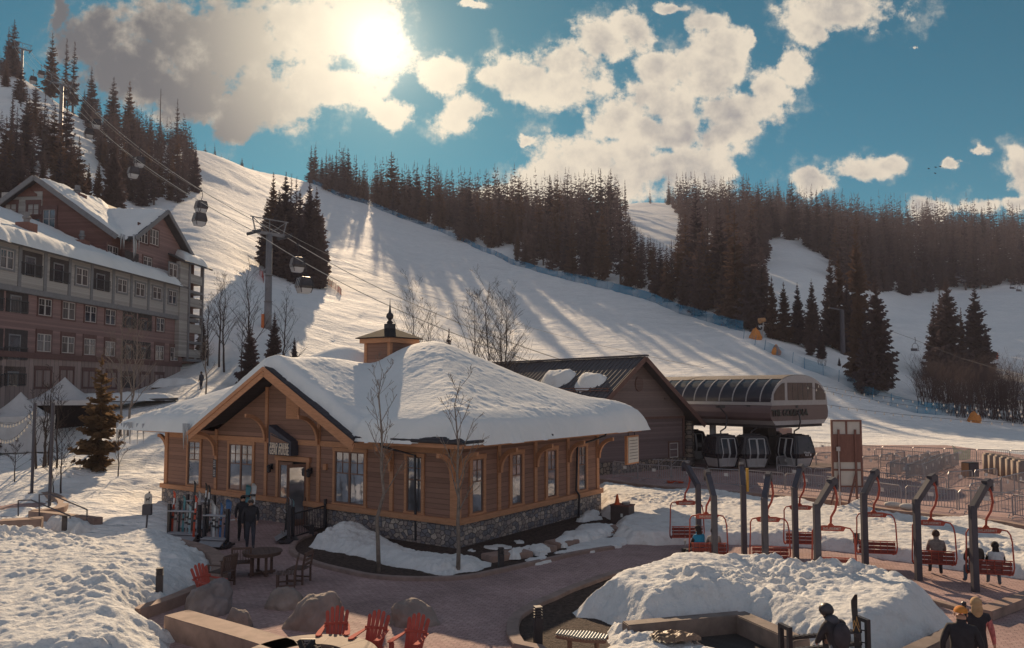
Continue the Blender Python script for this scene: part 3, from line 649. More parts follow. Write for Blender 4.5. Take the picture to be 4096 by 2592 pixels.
def bush(loc,h,w,seed,label,m,n=26,group=None,nb=2,lev=1):
    rz=random.Random(seed); t=MB()
    for k in range(n):
        a=rz.random()*6.28; r0=w*.5*sqrt(rz.random()); p=Vector((cos(a)*r0,sin(a)*r0,-.3)); d=Vector((cos(a)*.22*rz.random(),sin(a)*.22*rz.random(),1)).normalized()
        grow(t,p,d,h*rz.uniform(.65,1.05),.012+.004*h,lev,rz,nb=nb,spread=.45)
    o=t.build('bare_shrub',m,smooth=True); o.location=loc; return tag(o,label,'shrub',group)
for i in range(19):
    px=3730+ (i%10)*40+rg.uniform(-12,12); Y=(119 if i<10 else 131)+rg.uniform(-3,4); b=D(px,1600,Y)
    bush((b.x,b.y,terr(b.x,b.y)),rg.uniform(5.5,8.0),3.6,100+i,'bare willow in the thicket beside the orange bag and blue netting',M_twigr,34,'thicket of bare willows',nb=3,lev=2)
for px,Y,h,lab in ((3715,128,5.0,'bare shrub leaning out left of the thicket'),(3290,134,1.6,'low twiggy shrub on the bank above the blue netting'),(2080,60,1.5,'low twiggy shrub poking over the shop roof end'),(2445,232,9.0,'twiggy grey shrubs at the forest foot'),(2560,205,7.0,'twiggy grey shrub at the forest foot near the netting')):
    b=D(px,1500,Y); bush((b.x,b.y,terr(b.x,b.y)),h,h*.7,int(px),lab,M_twigr,24)
# ------------------------------------------------------------------ near ground: paving, beds, kerbs, snow banks
M_pave=paver_mat('brick_paving',(.37,.255,.25),(.45,.32,.305),.21,.105,(.15,.115,.115),rot=.35)
M_mulch=mat('bark_mulch',(.060,.042,.036),.95,.6,9,bump=.05,bscale=22)
M_kerb=mat('kerb_stone',(.27,.20,.18),.85,.22,3,bump=.006)
M_conc=mat('sandstone_coping',(.28,.195,.165),.8,.25,2.2,bump=.005)
M_concd=mat('wet_concrete',(.19,.15,.135),.7,.45,1.4,bump=.006)
M_snow=snow_mat('trampled_snow',(.72,.725,.73),scales=((5.0,.06),(14,.03),(45,.008)),dirt=.3)
M_snowd=snow_mat('old_snow',(.68,.67,.665),scales=((6.0,.04),(20,.016)),dirt=.5)
M_snowr=snow_mat('roof_snow',(.74,.755,.765),scales=((2.4,.03),(9,.016),(40,.004)),stretch=(.6,1.5,1))
def XY(p): return Vector((p.x,p.y))
def GP(pts,z=0.0):
    return [XY(G(p[0],p[1],p[2] if len(p)>2 else z)) for p in pts]
def resample(path,step=.25,closed=False):
    out=[];n=len(path); 
    for i in range(n if closed else n-1):
        p0=path[(i-1)%n if closed else max(i-1,0)];p1=path[i];p2=path[(i+1)%n];p3=path[(i+2)%n if closed else min(i+2,n-1)]
        k=max(1,int((p2-p1).length/step))
        for j in range(k):
            t=j/k; out.append(.5*((2*p1)+(p2-p0)*t+(2*p0-5*p1+4*p2-p3)*t*t+(3*p1-p0-3*p2+p3)*t**3))
    if not closed: out.append(path[-1])
    return out
def sheet(name,pts,z,m,label=None,cat=None,kind=None,parent=None):
    b=MB(); b.add([(p.x,p.y,z) for p in pts],[tuple(range(len(pts)))]); o=b.build(name,m,parent)
    for p in o.data.polygons:
        if p.normal.z<0: o.data.flip_normals(); break
    return tag(o,label,cat,kind=kind)
PV=[(-7.6,6),(45,6),(45,80),(-2,80),(-9,38),(-17.5,38.6),(-15.6,33.5),(-12.6,28.5),(-11.5,24)]
sheet('plaza_paving',[Vector(p) for p in PV],0.0,M_pave,kind='structure')
def sdist(P,poly):
    """signed distance (positive inside) of points P (n,2) to polygon"""
    n=len(poly); A=np.array([(p.x,p.y) for p in poly]); B=np.roll(A,-1,0); dmin=np.full(len(P),1e9); ins=np.zeros(len(P),bool)
    for a,b in zip(A,B):
        ab=b-a; t=np.clip(((P-a)@ab)/max(ab@ab,1e-9),0,1); d=np.hypot(*(P-(a+t[:,None]*ab)).T); dmin=np.minimum(dmin,d)
        c=((a[1]>P[:,1])!=(b[1]>P[:,1]))&(P[:,0]<(b[0]-a[0])*(P[:,1]-a[1])/((b[1]-a[1]) if abs(b[1]-a[1])>1e-9 else 1e-9)+a[0]); ins^=c
    return np.where(ins,dmin,-dmin)
def snow_sheet(name,poly,H,edge,res,seed,amp,m,label=None,cat=None,kind=None,base=0.0,extra=None,rag=.12,sc=1.1,pw=.6,group=None,parent=None,blur=0):
    """bank of snow over a plan polygon: rises from its ragged edge over the distance edge to height H"""
    A=np.array([(p.x,p.y) for p in poly]); x=np.arange(A[:,0].min()-.3,A[:,0].max()+.3,res); y=np.arange(A[:,1].min()-.3,A[:,1].max()+.3,res)
    X,Y=np.meshgrid(x,y,indexing='ij'); P=np.stack([X.ravel(),Y.ravel()],1); d=sdist(P,poly); xf,yf=P[:,0],P[:,1]
    d=d+fbmn(xf,yf,.7,4,seed+3)*rag*2
    t=np.clip(d/edge,0,1); prof=(t*t*(3-2*t))**pw if pw!=1 else t*t*(3-2*t)
    mod_=np.clip(.75+1.9*fbmn(xf,yf,2.6,2,seed+40),.5,1.7)
    h=H*prof+mod_*(fbmn(xf,yf,sc,4,seed,.5)*amp+ (np.abs(fbmn(xf,yf,.34,3,seed+9,.6))*amp*1.3)+(np.round(fbmn(xf+3,yf+1,.75,3,seed+17,.6)*5)/5)*amp*.75+(np.round(fbmn(xf,yf,.30,2,seed+23,.6)*4)/4)*amp*.30)*np.clip(d/.25,0,1)
    if extra is not None: h=h+extra(xf,yf)*prof
    bz=base(xf,yf) if callable(base) else base
    if blur:
        T_=(H*prof+(extra(xf,yf)*prof if extra is not None else 0)+(base(xf,yf) if callable(base) else base)).reshape(X.shape); T0=T_.copy()
        for _ in range(blur):
            q_=np.pad(T_,1,mode='edge'); T_=(q_[:-2,1:-1]+q_[2:,1:-1]+q_[1:-1,:-2]+q_[1:-1,2:]+2*T_)/6
        wb=np.clip(d/1.0,0,1).reshape(X.shape); h=h+((T_-T0)*wb).ravel()
    Z=np.where(d>0,np.maximum(h,.02)+bz,bz-.12)
    V=np.stack([xf,yf,Z],1); n0,n1=X.shape; idx=np.arange(n0*n1).reshape(n0,n1); q=np.stack([idx[:-1,:-1],idx[1:,:-1],idx[1:,1:],idx[:-1,1:]],-1).reshape(-1,4)
    q=q[(d[q]>0).any(1)]; used=np.unique(q); mp=np.zeros(len(V),int); mp[used]=np.arange(len(used))
    o=mesh_np(name,V[used],mp[q],m,parent); return tag(o,label,cat,group,kind)
def kerb(name,path,w,h,m,label,cat='kerb',z=0.0,step=.3,kind=None):
    b=MB(); b.ribbon(resample(path,step),w,h,z); return tag(b.build(name,m,bevel=.015),label,cat,kind=kind)
# --- bed in front of the shop
KB=GP([(1250,2128),(1185,2155),(1156,2185),(1165,2210),(1207,2231),(1270,2255),(1374,2280),(1479,2301),(1619,2311),(1758,2311),(1880,2303),(1969,2286),(2162,2244),(2330,2206),(2460,2186)],.1)
kerb('kerb',KB[::-1] if False else KB,.22,.11,M_kerb,'pale curved kerb round the mulch bed in front of the shop')
hc0=Vector((-2.0,28.0)); HA=Vector((.5735,.8192)); HBv=Vector((-.8192,.5735))
sheet('mulch_bed',resample(KB,.5)+[XY(G(2480,2110)),hc0+HA*10.4-HBv*.1,hc0+HA*.2+HBv*.2,hc0+HBv*8.5],.03,M_mulch,'dark bark mulch bed along the shop wall','flower bed')
snow_sheet('snow_bank',GP([(1240,2182),(1290,2150),(1357,2125),(1405,2118),(1496,2150),(1576,2170),(1671,2210),(1760,2222),(1880,2228),(1960,2246),(1940,2272),(1838,2286),(1793,2298),(1706,2290),(1636,2272),(1566,2258),(1496,2240),(1426,2222),(1374,2206),(1304,2198)],.08),.26,.6,.045,3,.13,M_snow,'long heap of snow on the mulch bed at the shop corner','snow bank',base=.03,
  pw=.9,extra=lambda x,y:.36*np.exp(-(((x-G(1400,2160).x)/1.3)**2+((y-G(1400,2160).y)/1.2)**2)))
for i,(pl,hh) in enumerate((([(2012,2235),(2060,2208),(2110,2200),(2090,2222),(2050,2240)],.2),([(2105,2215),(2150,2185),(2190,2195),(2170,2225),(2120,2225)],.22),([(2195,2180),(2240,2160),(2290,2165),(2250,2185)],.18),([(2265,2150),(2330,2118),(2430,2105),(2440,2140),(2370,2160),(2300,2170)],.28),([(2110,2235),(2180,2215),(2230,2230),(2170,2245)],.07),([(2230,2205),(2330,2165),(2420,2150),(2500,2140),(2540,2165),(2440,2185),(2340,2198)],.10),([(1850,2195),(1890,2188),(1920,2198),(1880,2205)],.06),([(1945,2180),(1990,2172),(2030,2180),(1980,2192)],.05),([(2050,2158),(2085,2150),(2090,2165),(2060,2170)],.05),([(2290,2085),(2330,2062),(2385,2050),(2400,2075),(2340,2090)],.15))):
    snow_sheet('snow_patch',GP(pl,.1),hh*.6,.3,.045,20+i,.05,M_snow,'melting snow patch left between the stone slabs and the shop wall','snow patch',base=.05 if hh<.12 else .19,group='snow patches by the shop',rag=.22)
slabs=[((1945,2235),(2110,2212)),((2115,2208),(2200,2190)),((2205,2182),(2290,2165)),((2295,2160),(2430,2130)),((2440,2125),(2520,2105))]
for a,b in slabs:
    p,q=G(a[0],a[1],.1),G(b[0],b[1],.1); s=MB(); s.bar((p.x,p.y,.10),(q.x,q.y,.10),.75,.24)
    tag(s.build('stone_slab',M_conc,bevel=.03),'flat sandstone slab in the row along the shop side wall','stone slab','row of flat slabs by the shop')
# --- snow on the left
kerb('seat_wall',GP([(700,2150),(795,2172),(850,2190),(893,2217),(912,2250),(903,2285),(880,2305)],.4)[::-1],.45,.42,M_conc,'curved stone seat wall beside the ski racks','wall')
kerb('seat_wall',GP([(775,2342),(700,2374),(620,2404),(520,2436)],.25),.35,.28,M_conc,'low straight stone kerb wall behind the leaning red chair','wall')
pc=[Vector(p) for p in (G(655,2462,.5),G(720,2482,.5),G(800,2505,.5),G(1045,2580,.5),G(1190,2640,.5))]
kerb('seat_wall',[XY(p) for p in pc][::-1],-.62,.5,M_conc,'long sunlit seat wall with jointed coping running to the fire pit','wall')
LM=GP([(800,2180,.35),(845,2200,.35),(885,2250,.35),(868,2300,.3),(775,2345,.3),(620,2408,.3),(575,2425,.4),(640,2448,.4),(715,2470,.4),(742,2490,.35),(735,2512,.25),(700,2530,.2),(660,2560,.1),(690,2640,.1),(500,2800,.1),(-300,2800,.1),(-500,2120,.8),(0,2095,.85),(120,2092,.9),(250,2082,.9),(290,2105,.8),(400,2112,.85),(520,2105,.7),(640,2110,.5),(740,2140,.4)])
snow_sheet('snow_bank',LM,.80,1.5,.048,5,.15,M_snow,'big lumpy snow bank filling the lower left corner','snow bank',rag=.10,sc=.75,extra=lambda x,y:.30*fbmn(x,y,3.2,2,77))
# --- right planter, mound and pit
KR=GP([(2170,2650),(2133,2592),(2053,2575),(2030,2542),(2025,2502),(2040,2462),(2076,2436),(2126,2406),(2193,2379),(2259,2349),(2342,2319),(2408,2296),(2492,2276),(2600,2262),(2700,2258)],.12)
kerb('kerb',KR,-.30,.13,M_kerb,'pale curved kerb round the planting bed with the chime bench')
sheet('mulch_bed',resample(KR,.5)+GP([(3000,2280),(3300,2330),(3000,2592),(2400,2700)]),.03,M_mulch,'dark bark mulch bed with dry grass inside the curved kerb','flower bed')
RM=GP([(2276,2440,.1),(2352,2385,.2),(2442,2325,.3),(2541,2285,.4),(2624,2243,.5),(2700,2225,.6),(2786,2208,.7),(2925,2226,.6),(3091,2243,.5),(3224,2270,.45),(3357,2290,.4),(3480,2306,.3),(3560,2325,.3),(3638,2367,.25),(3720,2405,.2),(3783,2438,.2),(3816,2462,.2),(3778,2500,.45),(3705,2538,.45),(3600,2585,.45),(3480,2680,.3),(3350,2690,.3),(3240,2560,.45),(3105,2512,.45),(2992,2456,.45),(2955,2448,.45),(2826,2455,.45),(2660,2478,.45),(2540,2482,.4),(2440,2472,.2),(2380,2465,.1),(2300,2460,.1)])
snow_sheet('snow_bank',RM,.86,1.05,.048,8,.12,M_snow,'large curved snow bank behind the sunken concrete pit','snow bank',rag=.06,sc=.7,pw=.7,extra=lambda x,y:.22*fbmn(x,y,2.4,2,31)-.0)
snow_sheet('snow_bank',GP([(2432,2556,.2),(2380,2660,.2),(3080,2700,.2),(3040,2596,.3),(2900,2572,.3),(2760,2547,.3),(2650,2522,.3),(2591,2510,.3),(2520,2482,.3),(2450,2476,.2),(2405,2500,.2)]),.34,.5,.048,12,.12,M_snow,'lower lump of snow in front of the sunken pit, under the tarpaulin','snow bank')
def wallbox(name,a,b,w,z0,z1,m,label,cat='wall',bev=.02):
    s=MB(); p,q=Vector((a.x,a.y,(z0+z1)/2)),Vector((b.x,b.y,(z0+z1)/2)); s.bar(p,q,w,z1-z0); return tag(s.build(name,m,bevel=bev),label,cat)
wallbox('pit_wall',G(2500,2492,.45),G(2965,2450,.45),.34,0,.45,M_concd,'damp concrete back wall of the sunken pit')
wallbox('pit_wall',G(2950,2447,.45),G(3210,2560,.45),.42,0,.452,M_concd,'damp concrete side wall of the sunken pit, nearest the ski rack')
M_deck=siding('dark_grating',(.06,.055,.055),.11,.25,vertical=True,gap=.3)
sheet('pit_floor',GP([(2560,2500),(2960,2492),(3140,2640),(2700,2640)]),.036,M_deck,'dark slatted grating in the sunken pit','grating')
kerb('kerb',GP([(3690,2398),(3740,2405),(3790,2418),(3850,2436)],.1),.25,.1,M_kerb,'short brown kerb at the right foot of the snow bank')
kerb('seat_wall',GP([(3470,2660),(3600,2592),(3700,2545),(3800,2497)],.42)[::-1],.35,.42,M_concd,'dark wet coping along the right foot of the snow bank','wall')
p,q=G(3935,2478,.0),G(4150,2395,0); wallbox('stone_bench',p,q,.40,0,.24,M_conc,'straight stone bench cut off by the right edge','bench')
# --- snow field between the chair walk and the fenced plaza
SF=GP([(2392,1932,.2),(2569,1952,.3),(2663,1960,.3),(2790,1949,.4),(2915,1971,.3),(3010,1983,.3),(3129,2006,.3),(3240,2012,.4),(3348,2006,.6),(3451,2006,.4),(3547,2058,.3),(3689,2054,.5),(3815,2040,.6),(3878,2054,.4),(4012,2086,.4),(4200,2140,.4),(4400,2420,.2),(4096,2312,.05),(3878,2277,.05),(3736,2265,.05),(3598,2240,.05),(3500,2224,.05),(3419,2205,.05),(3334,2199,.05),(3192,2181,.05),(2980,2174,.05),(2758,2170,.05),(2616,2178,.05),(2520,2172,.05),(2440,2150,.05),(2470,2090,.1),(2405,2060,.1)])
snow_sheet('snow_field',SF,.40,.5,.065,15,.10,M_snowd,'trodden snow field between the chair walk and the fenced plaza',None,kind='structure',rag=.10,sc=1.3,extra=lambda x,y:.5*np.exp(-(((x-G(3330,2040).x)/2.2)**2+((y-G(3330,2040).y)/1.2)**2))+.45*np.exp(-(((x-G(3800,2075).x)/2.0)**2+((y-G(3800,2075).y)/1.0)**2)))
RW=GP([(2380,1915,.3),(2569,1940,.3),(2790,1958,.3),(3010,1975,.3),(3300,2000,.3),(3547,2040,.3),(3800,2066,.3),(4012,2090,.3),(4300,2150,.3)])
kerb('retaining_wall',RW,.35,.33,M_conc,'low curved retaining wall along the edge of the fenced plaza','wall')
for i,(px,py,r) in enumerate(((3575,2040,.33),(3632,2048,.33))):
    c=G(px,py,.2); b=MB(); bm=bmesh.new(); bmesh.ops.create_uvsphere(bm,u_segments=14,v_segments=8,radius=1)
    for v in bm.verts: v.co=Vector((v.co.x*.42*(1-.35*math.exp(-(v.co.x/.16)**2)),v.co.y*.25,v.co.z*.16))+Vector((0,0,.03*noise.noise(v.co*3+Vector((i,0,0)))))
    b.add([v.co for v in bm.verts],[[v.index for v in f.verts] for f in bm.faces]); bm.free(); o=b.build('sandbag',mat('sandbag_cloth',(.45,.42,.40),.9,.15,6),smooth=True); o.location=(c.x,c.y,.42); o.rotation_euler=(0,.1,.3*i-.1)
    tag(o,('pale sandbag, left of two at the retaining wall','pale sandbag, right of two at the retaining wall')[i],'sandbag')
# ------------------------------------------------------------------ building helpers
class Frame:
    """local frame of a building: x along its front, y into it"""
    def __init__(s,ox,oy,oz,rz): s.o=Vector((ox,oy,oz)); s.rz=rz; s.c,s.s=cos(rz),sin(rz); s.cam=s.loc(Vector((0,0,H0)))
    def loc(s,p): d=p-s.o; return Vector((d.x*s.c+d.y*s.s,-d.x*s.s+d.y*s.c,d.z))
    def world(s,x,y,z=0): return Vector((s.o.x+x*s.c-y*s.s,s.o.y+x*s.s+y*s.c,s.o.z+z))
    def dirl(s,d): return Vector((d.x*s.c+d.y*s.s,-d.x*s.s+d.y*s.c,d.z))
    def onY(s,px,py,y=0.0): d=s.dirl(ray(px,py)); t=(y-s.cam.y)/d.y; p=s.cam+d*t; return p.x,p.z
    def onX(s,px,py,x=0.0): d=s.dirl(ray(px,py)); t=(x-s.cam.x)/d.x; p=s.cam+d*t; return p.y,p.z
def mapY(y0=0.0,sg=-1): return lambda u,z,o: (u,y0+sg*o,z)
def mapX(x0=0.0,sg=1): return lambda u,z,o: (x0+sg*o,u,z)
def wbox(b,mp,u0,u1,z0,z1,o0,o1):
    vs=[mp(u,z,o) for z in (z0,z1) for o in (o0,o1) for u in (u0,u1)]
    b.add(vs,[(0,2,3,1),(4,5,7,6),(0,1,5,4),(2,6,7,3),(0,4,6,2),(1,3,7,5)])
def window(par,mp,u0,u1,z0,z1,mf,mg,mc=None,cas=.12,ncol=1,grid=(2,2),split=.5,proud=.07,head=0.0,sash=.05,name='window',label=None):
    """casing, sashes and muntins as one frame, the pane behind them, all proud of the wall"""
    if u0>u1: u0,u1=u1,u0
    if z0>z1: z0,z1=z1,z0
    b=MB(); mats=[mf,mc or mf]
    b.mi(1)
    for a,c,d,e in ((u0-cas,u0,z0,z1),(u1,u1+cas,z0,z1),(u0-cas*1.2,u1+cas*1.2,z1,z1+cas*1.1+head),(u0-cas*1.2,u1+cas*1.2,z0-cas,z0)): wbox(b,mp,a,c,d,e,-.02,proud)
    b.mi(0); w=(u1-u0)/ncol
    for c in range(ncol):
        a,e=u0+c*w,u0+(c+1)*w
        for x0,x1,y0,y1 in ((a,a+sash,z0,z1),(e-sash,e,z0,z1),(a+sash,e-sash,z0,z0+sash),(a+sash,e-sash,z1-sash,z1)): wbox(b,mp,x0,x1,y0,y1,-.02,proud*.7)
        zs=z1-(z1-z0)*split
        if split>0:
            wbox(b,mp,a+sash,e-sash,zs-.02,zs+.02,-.02,proud*.6)
            for i in range(1,grid[0]): x=a+(e-a)*i/grid[0]; wbox(b,mp,x-.015,x+.015,zs+.02,z1-sash,-.02,proud*.5)
            for i in range(1,grid[1]): z=zs+(z1-zs)*i/grid[1]; wbox(b,mp,a+sash,e-sash,z-.015,z+.015,-.02,proud*.45)
    o=b.build(name,mats,par); 
    if label: o['label']=label
    p=MB(); wbox(p,mp,u0+.01,u1-.01,z0+.01,z1-.01,-.02,.014); p.build('pane',mg,o); return o
def arc_brace(par,mp,u,zl,Rr,wd,th,m,name='bracket'):
    b=MB(); pts=[]
    n=10; po=[(Rr*(1-cos(t*pi/2/n)),zl+Rr*sin(t*pi/2/n)) for t in range(n+1)]; pi_=[(Rr-(Rr-th)*cos(t*pi/2/n)+0, zl+(Rr-th)*sin(t*pi/2/n)) for t in range(n+1)]
    po=[(.02+o,z) for o,z in po]; pi_=[(.02+o,z) for o,z in pi_]
    vs=[]; 
    for (o,z),(o2,z2) in zip(po,pi_):
        for uu in (u-wd/2,u+wd/2): vs+= [mp(uu,z,o),mp(uu,z2,o2)]
    fs=[]
    for i in range(n):
        k=i*4; fs+=[(k,k+4,k+6,k+2),(k+1,k+3,k+7,k+5),(k,k+1,k+5,k+4),(k+2,k+6,k+7,k+3)]
    fs+=[(0,2,3,1),(n*4,n*4+1,n*4+3,n*4+2)]
    b.add(vs,fs); wbox(b,mp,u-wd/2,u+wd/2,zl-.12,zl-.001,.0,th*1.1)
    return b.build(name,m,par)
FONT={}
def text_mesh(body,size,m,parent=None,extrude=.01,bold=0.0,align='CENTER',spacing=1.0,name='lettering',sx=1.0):
    c=bpy.data.curves.new('t','FONT'); c.body=body; c.size=size; c.extrude=extrude; c.offset=bold; c.align_x=align; c.align_y='CENTER'; c.space_character=spacing; c.resolution_u=3
    t=bpy.data.objects.new('t',c); COL.objects.link(t); dg=bpy.context.evaluated_depsgraph_get(); me=bpy.data.meshes.new_from_object(t.evaluated_get(dg)); bpy.data.objects.remove(t); bpy.data.curves.remove(c)
    me.transform(Matrix.Diagonal((sx,1,1,1))); me.materials.clear(); me.materials.append(m); o=bpy.data.objects.new(name,me); COL.objects.link(o); o.parent=parent; return o
def slab(b,poly,zf,th=.16):
    return b.prism(poly,lambda u,v,t:(u,v,zf(u,v)+t),-th,0.0)
def roof_snow(name,label,FR_,poly,zf,H,edge,res,seed,amp,m,extra=None,rag=.08,pw=.5,sc=1.6,blur=0):
    P=[Vector(p) for p in poly]
    o=snow_sheet(name,P,H,edge,res,seed,amp,m,label,'snow',base=zf,extra=extra,rag=rag,pw=pw,sc=sc,blur=blur); o.location=FR_.o; o.rotation_euler=(0,0,FR_.rz); return o
def icicles(FR_,pts,seed,label,lmax=.9):
    rz=random.Random(seed)
    for qi,(x,y,z,n,sp) in enumerate(pts):
        b=MB()
        for k in range(n):
            l=lmax*rz.uniform(.25,1); dx=rz.uniform(-sp,sp); r=l*.045+.012; b.tube([(x+dx,y+rz.uniform(-.04,.04),z+.1),(x+dx,y,z-l*.4),(x+dx+.01,y,z-l)],[r,r*.6,.004],6)
        o=b.build('icicle_cluster',M_ice,smooth=True); o.location=FR_.o; o.rotation_euler=(0,0,FR_.rz); tag(o,label[qi],'icicles')
m_,N_=new_mat('ice'); b_=N_('ShaderNodeBsdfPrincipled',{'Base Color':(.62,.64,.68,1),'Roughness':.15,'Transmission Weight':.35,'IOR':1.31}); finish(N_,b_); M_ice=m_
# ------------------------------------------------------------------ the gear shop
HF=Frame(-2,28,0,-.6109)
M_wood=siding('shop_siding',(.255,.142,.108),.19,.6); M_trim=mat('shop_trim_wood',(.46,.225,.125),.7,.16,3,bump=.002,grain=(1,1,6)); M_sash=mat('shop_window_wood',(.20,.105,.075),.6,.15,4)
M_stone=stone_mat('ledgestone',[(.24,.215,.22),(.33,.275,.26),(.19,.18,.20),(.40,.335,.305),(.29,.24,.225),(.48,.40,.35),(.22,.21,.235)],4.3,mort=(.085,.075,.075),edge=.02,squash=1.35)
M_glass=glass_mat('shop_glass',(.26,.26,.29),.04,metal=.6); M_shing=siding('shingles',(.050,.046,.055),.16,.45); M_gut=mat('dark_metal',(.045,.042,.05),.45,.2,5,metal=.4)
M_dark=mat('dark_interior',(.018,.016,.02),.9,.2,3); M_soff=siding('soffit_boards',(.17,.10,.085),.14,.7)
e=empty('gear_shop',HF.o,HF.rz,'brown timber gear shop with stone base and deep snow on its hipped roof','building'); SHOP=e
z0,sm,sg=3.95,.455,.536; xg,gw=-9.52,5.22; zrg=z0-.02+sg*gw
def zmain(x,y): return z0+sm*min(y+.9,13.4-y,x+19.7,.9-x)
zmn=lambda x,y: z0+sm*np.minimum(np.minimum(y+.9,13.4-y),np.minimum(x+19.7,.9-x))
def zshop(x,y):
    zg=zrg-sg*np.abs(x-xg); return np.maximum(zmn(x,y),np.where((np.abs(x-xg)<gw)&(y<8.0),zg,-9))
w=MB(); fy=mapY(0,-1)
w.prism([(-18.75,0),(0,0),(0,3.9),(-4.4,3.75),(xg,6.45),(-14.64,3.75),(-18.75,3.9)],lambda u,v,t:(u,t,v),0.0,.2)
w.box(-.2,0,.2,10.6,0,3.9); w.box(-18.75,-18.55,.2,10.6,0,3.9); w.box(-18.55,-.2,10.4,10.6,0,3.9)
w.build('wall',M_wood,e)
s=MB(); s.box(-18.85,.1,-.10,.0,0,.84); s.box(0,.1,0,10.7,0,.84); s.box(-18.85,-18.75,0,10.7,0,.84); s.build('stone_base',M_stone,e)
s=MB(); s.box(-18.93,.19,-.19,-.0,.842,1.06); s.box(.0,.19,.0,10.8,.842,1.06); s.box(-18.93,-18.75,0,10.8,.842,1.06); s.build('sill_band',M_trim,e,bevel=.015)
t=MB()
def hx(px,py): return HF.onY(px,py)[0]
posts=[hx(p,y) for p,y in ((686,1800),(867,1800),(1065,1880),(1276,1880))]
for x in posts[1:]+[-3.2]:
    ztop=min(6.2,zrg-sg*abs(x-xg)-.2) if abs(x-xg)<gw else 3.8
    t=MB(); wbox(t,fy,x-.09,x+.09,1.062,ztop,-.01,.06); t.build('wall_post',M_trim,e)
for a in ((fy,-18.78,-18.52),(fy,-.26,.064),(mapX(0),.0,.20),(mapX(0),10.38,10.62)): t=MB(); wbox(t,*a,1.062,3.82,-.01,.062); t.build('corner_post',M_trim,e)
HRp=[HF.onX(p,1900)[0] for p in (1994,2140,2270)]; HRp=[HRp[0],HRp[1],HRp[2]]
for y in HRp: t=MB(); wbox(t,mapX(0),y-.10,y+.10,1.062,3.82,-.01,.06); t.build('wall_post',M_trim,e)
segs=sorted(posts[1:]+[-3.2]); xs=[-18.5]+segs+[-.28]
for a,b in zip(xs[:-1],xs[1:]): t=MB(); wbox(t,fy,a+.092,b-.092,3.36,3.58,-.01,.045); t.build('frieze_board',M_trim,e)
# windows and door
def fwin(l,tp,r,bt,**k):
    u0,za=HF.onY(l,tp); u1,zb=HF.onY(r,bt); zc=HF.onY(l,bt)[1]; zd=HF.onY(r,tp)[1]; window(e,fy,u0,u1,1.13 if k.pop('low',True) else (zb+zc)/2,(za+zd)/2,M_sash,M_glass,M_trim,**k)
fwin(757,1765,800,1927,ncol=1,grid=(2,3),split=.42); fwin(921,1777,1011,1949,ncol=2,grid=(2,2),split=.42); fwin(1344,1807,1459,2000,ncol=2,grid=(2,2),split=.42); fwin(1631,1826,1689,2031,ncol=1,grid=(2,2),split=.42)
rx=mapX(0)
for l,tp,r,bt in ((1885,1826,1929,2032),(2044,1813,2084,2002),(2186,1796,2221,1975),(2311,1786,2340,1950)):
    u0=HF.onX(l,tp)[0]; u1=HF.onX(r,tp)[0]; window(e,rx,u0,u1,1.14,3.12,M_sash,M_glass,M_trim,ncol=1,grid=(2,2),split=.42,cas=.16)
dl,dr=hx(1118,1950),hx(1230,1950); d=MB(); wbox(d,fy,dl-.16,dl,.05,2.65,-.01,.10); wbox(d,fy,dr,dr+.16,.05,2.65,-.01,.10); wbox(d,fy,dl-.22,dr+.22,2.652,2.86,-.01,.12)
dm=(dl+dr)/2; dfr=d.build('door_frame',M_trim,e)
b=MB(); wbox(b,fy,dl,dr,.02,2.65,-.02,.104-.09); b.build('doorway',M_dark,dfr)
def leaf(name,u0,u1,mp):
    b=MB()
    for q in ((u0,u0+.11,.06,2.6),(u1-.11,u1,.06,2.6),(u0+.11,u1-.11,.06,.32),(u0+.11,u1-.11,2.46,2.6)): wbox(b,mp,*q,.02,.07)
    o=b.build('door',M_sash,dfr); p=MB(); wbox(p,mp,u0+.11,u1-.11,.32,2.46,.035,.05); p.build('pane',M_glass,o)
    h=MB(); u=u1-.055 if name=='l' else u0+.055; h.tube([mp(u,.95,.07),mp(u,.95,.12),mp(u,1.2,.12),mp(u,1.2,.07)],.012,6); h.build('handle',M_gut,o)
leaf('l',dl+.02,dm-.01,fy)
leaf('r',.04,dr-dm-.02,lambda u,z,o:(dr-.03-u*.35+o*.9,-u*.93-o*.3,z))
# louvre, lanterns, small sign plates
u0,z1=HF.onY(1149,1590); u1,z2=HF.onY(1197,1676); b=MB(); wbox(b,fy,u0,u1,z2,z1+.3,-.01,.05)
for i in range(12): z=z2+.08+i*(z1+.2-z2)/12; wbox(b,fy,u0+.08,u1-.08,z,z+.05,.05,.075)
b.build('louvre_vent',M_trim,e)
for px,py in ((1089,1875),(1247,1892)):
    u,z=HF.onY(px,py); b=MB(); wbox(b,fy,u-.05,u+.05,z-.02,z+.22,.0,.10); b.tube([(u,-.18,z-.16),(u,-.18,z-.12),(u,-.18,z+.06),(u,-.18,z+.12),(u,-.18,z+.2)],[.05,.085,.085,.11,.015],8); b.build('wall_lantern',M_gut,e)
M_plate=mat('notice_plate',(.42,.40,.40),.6,.1,9); M_ink=mat('notice_ink',(.08,.07,.08),.8,.1,4)
u,z=HF.onY(863,1873); b=MB(); wbox(b,fy,u-.12,u+.12,z-.42,z+.42,.0,.075); o=b.build('notice_board',M_ink,e)
b=MB()
for i in range(9):
    if i!=4: wbox(b,fy,u-.085,u+.085,z+.32-i*.085,z+.36-i*.085,.075,.079)
b.build('text_lines',M_plate,o)
u,z=HF.onY(1305,1867); b=MB(); wbox(b,fy,u-.09,u+.09,z-.12,z+.12,.0,.11); b.build('wall_box',M_trim,e)
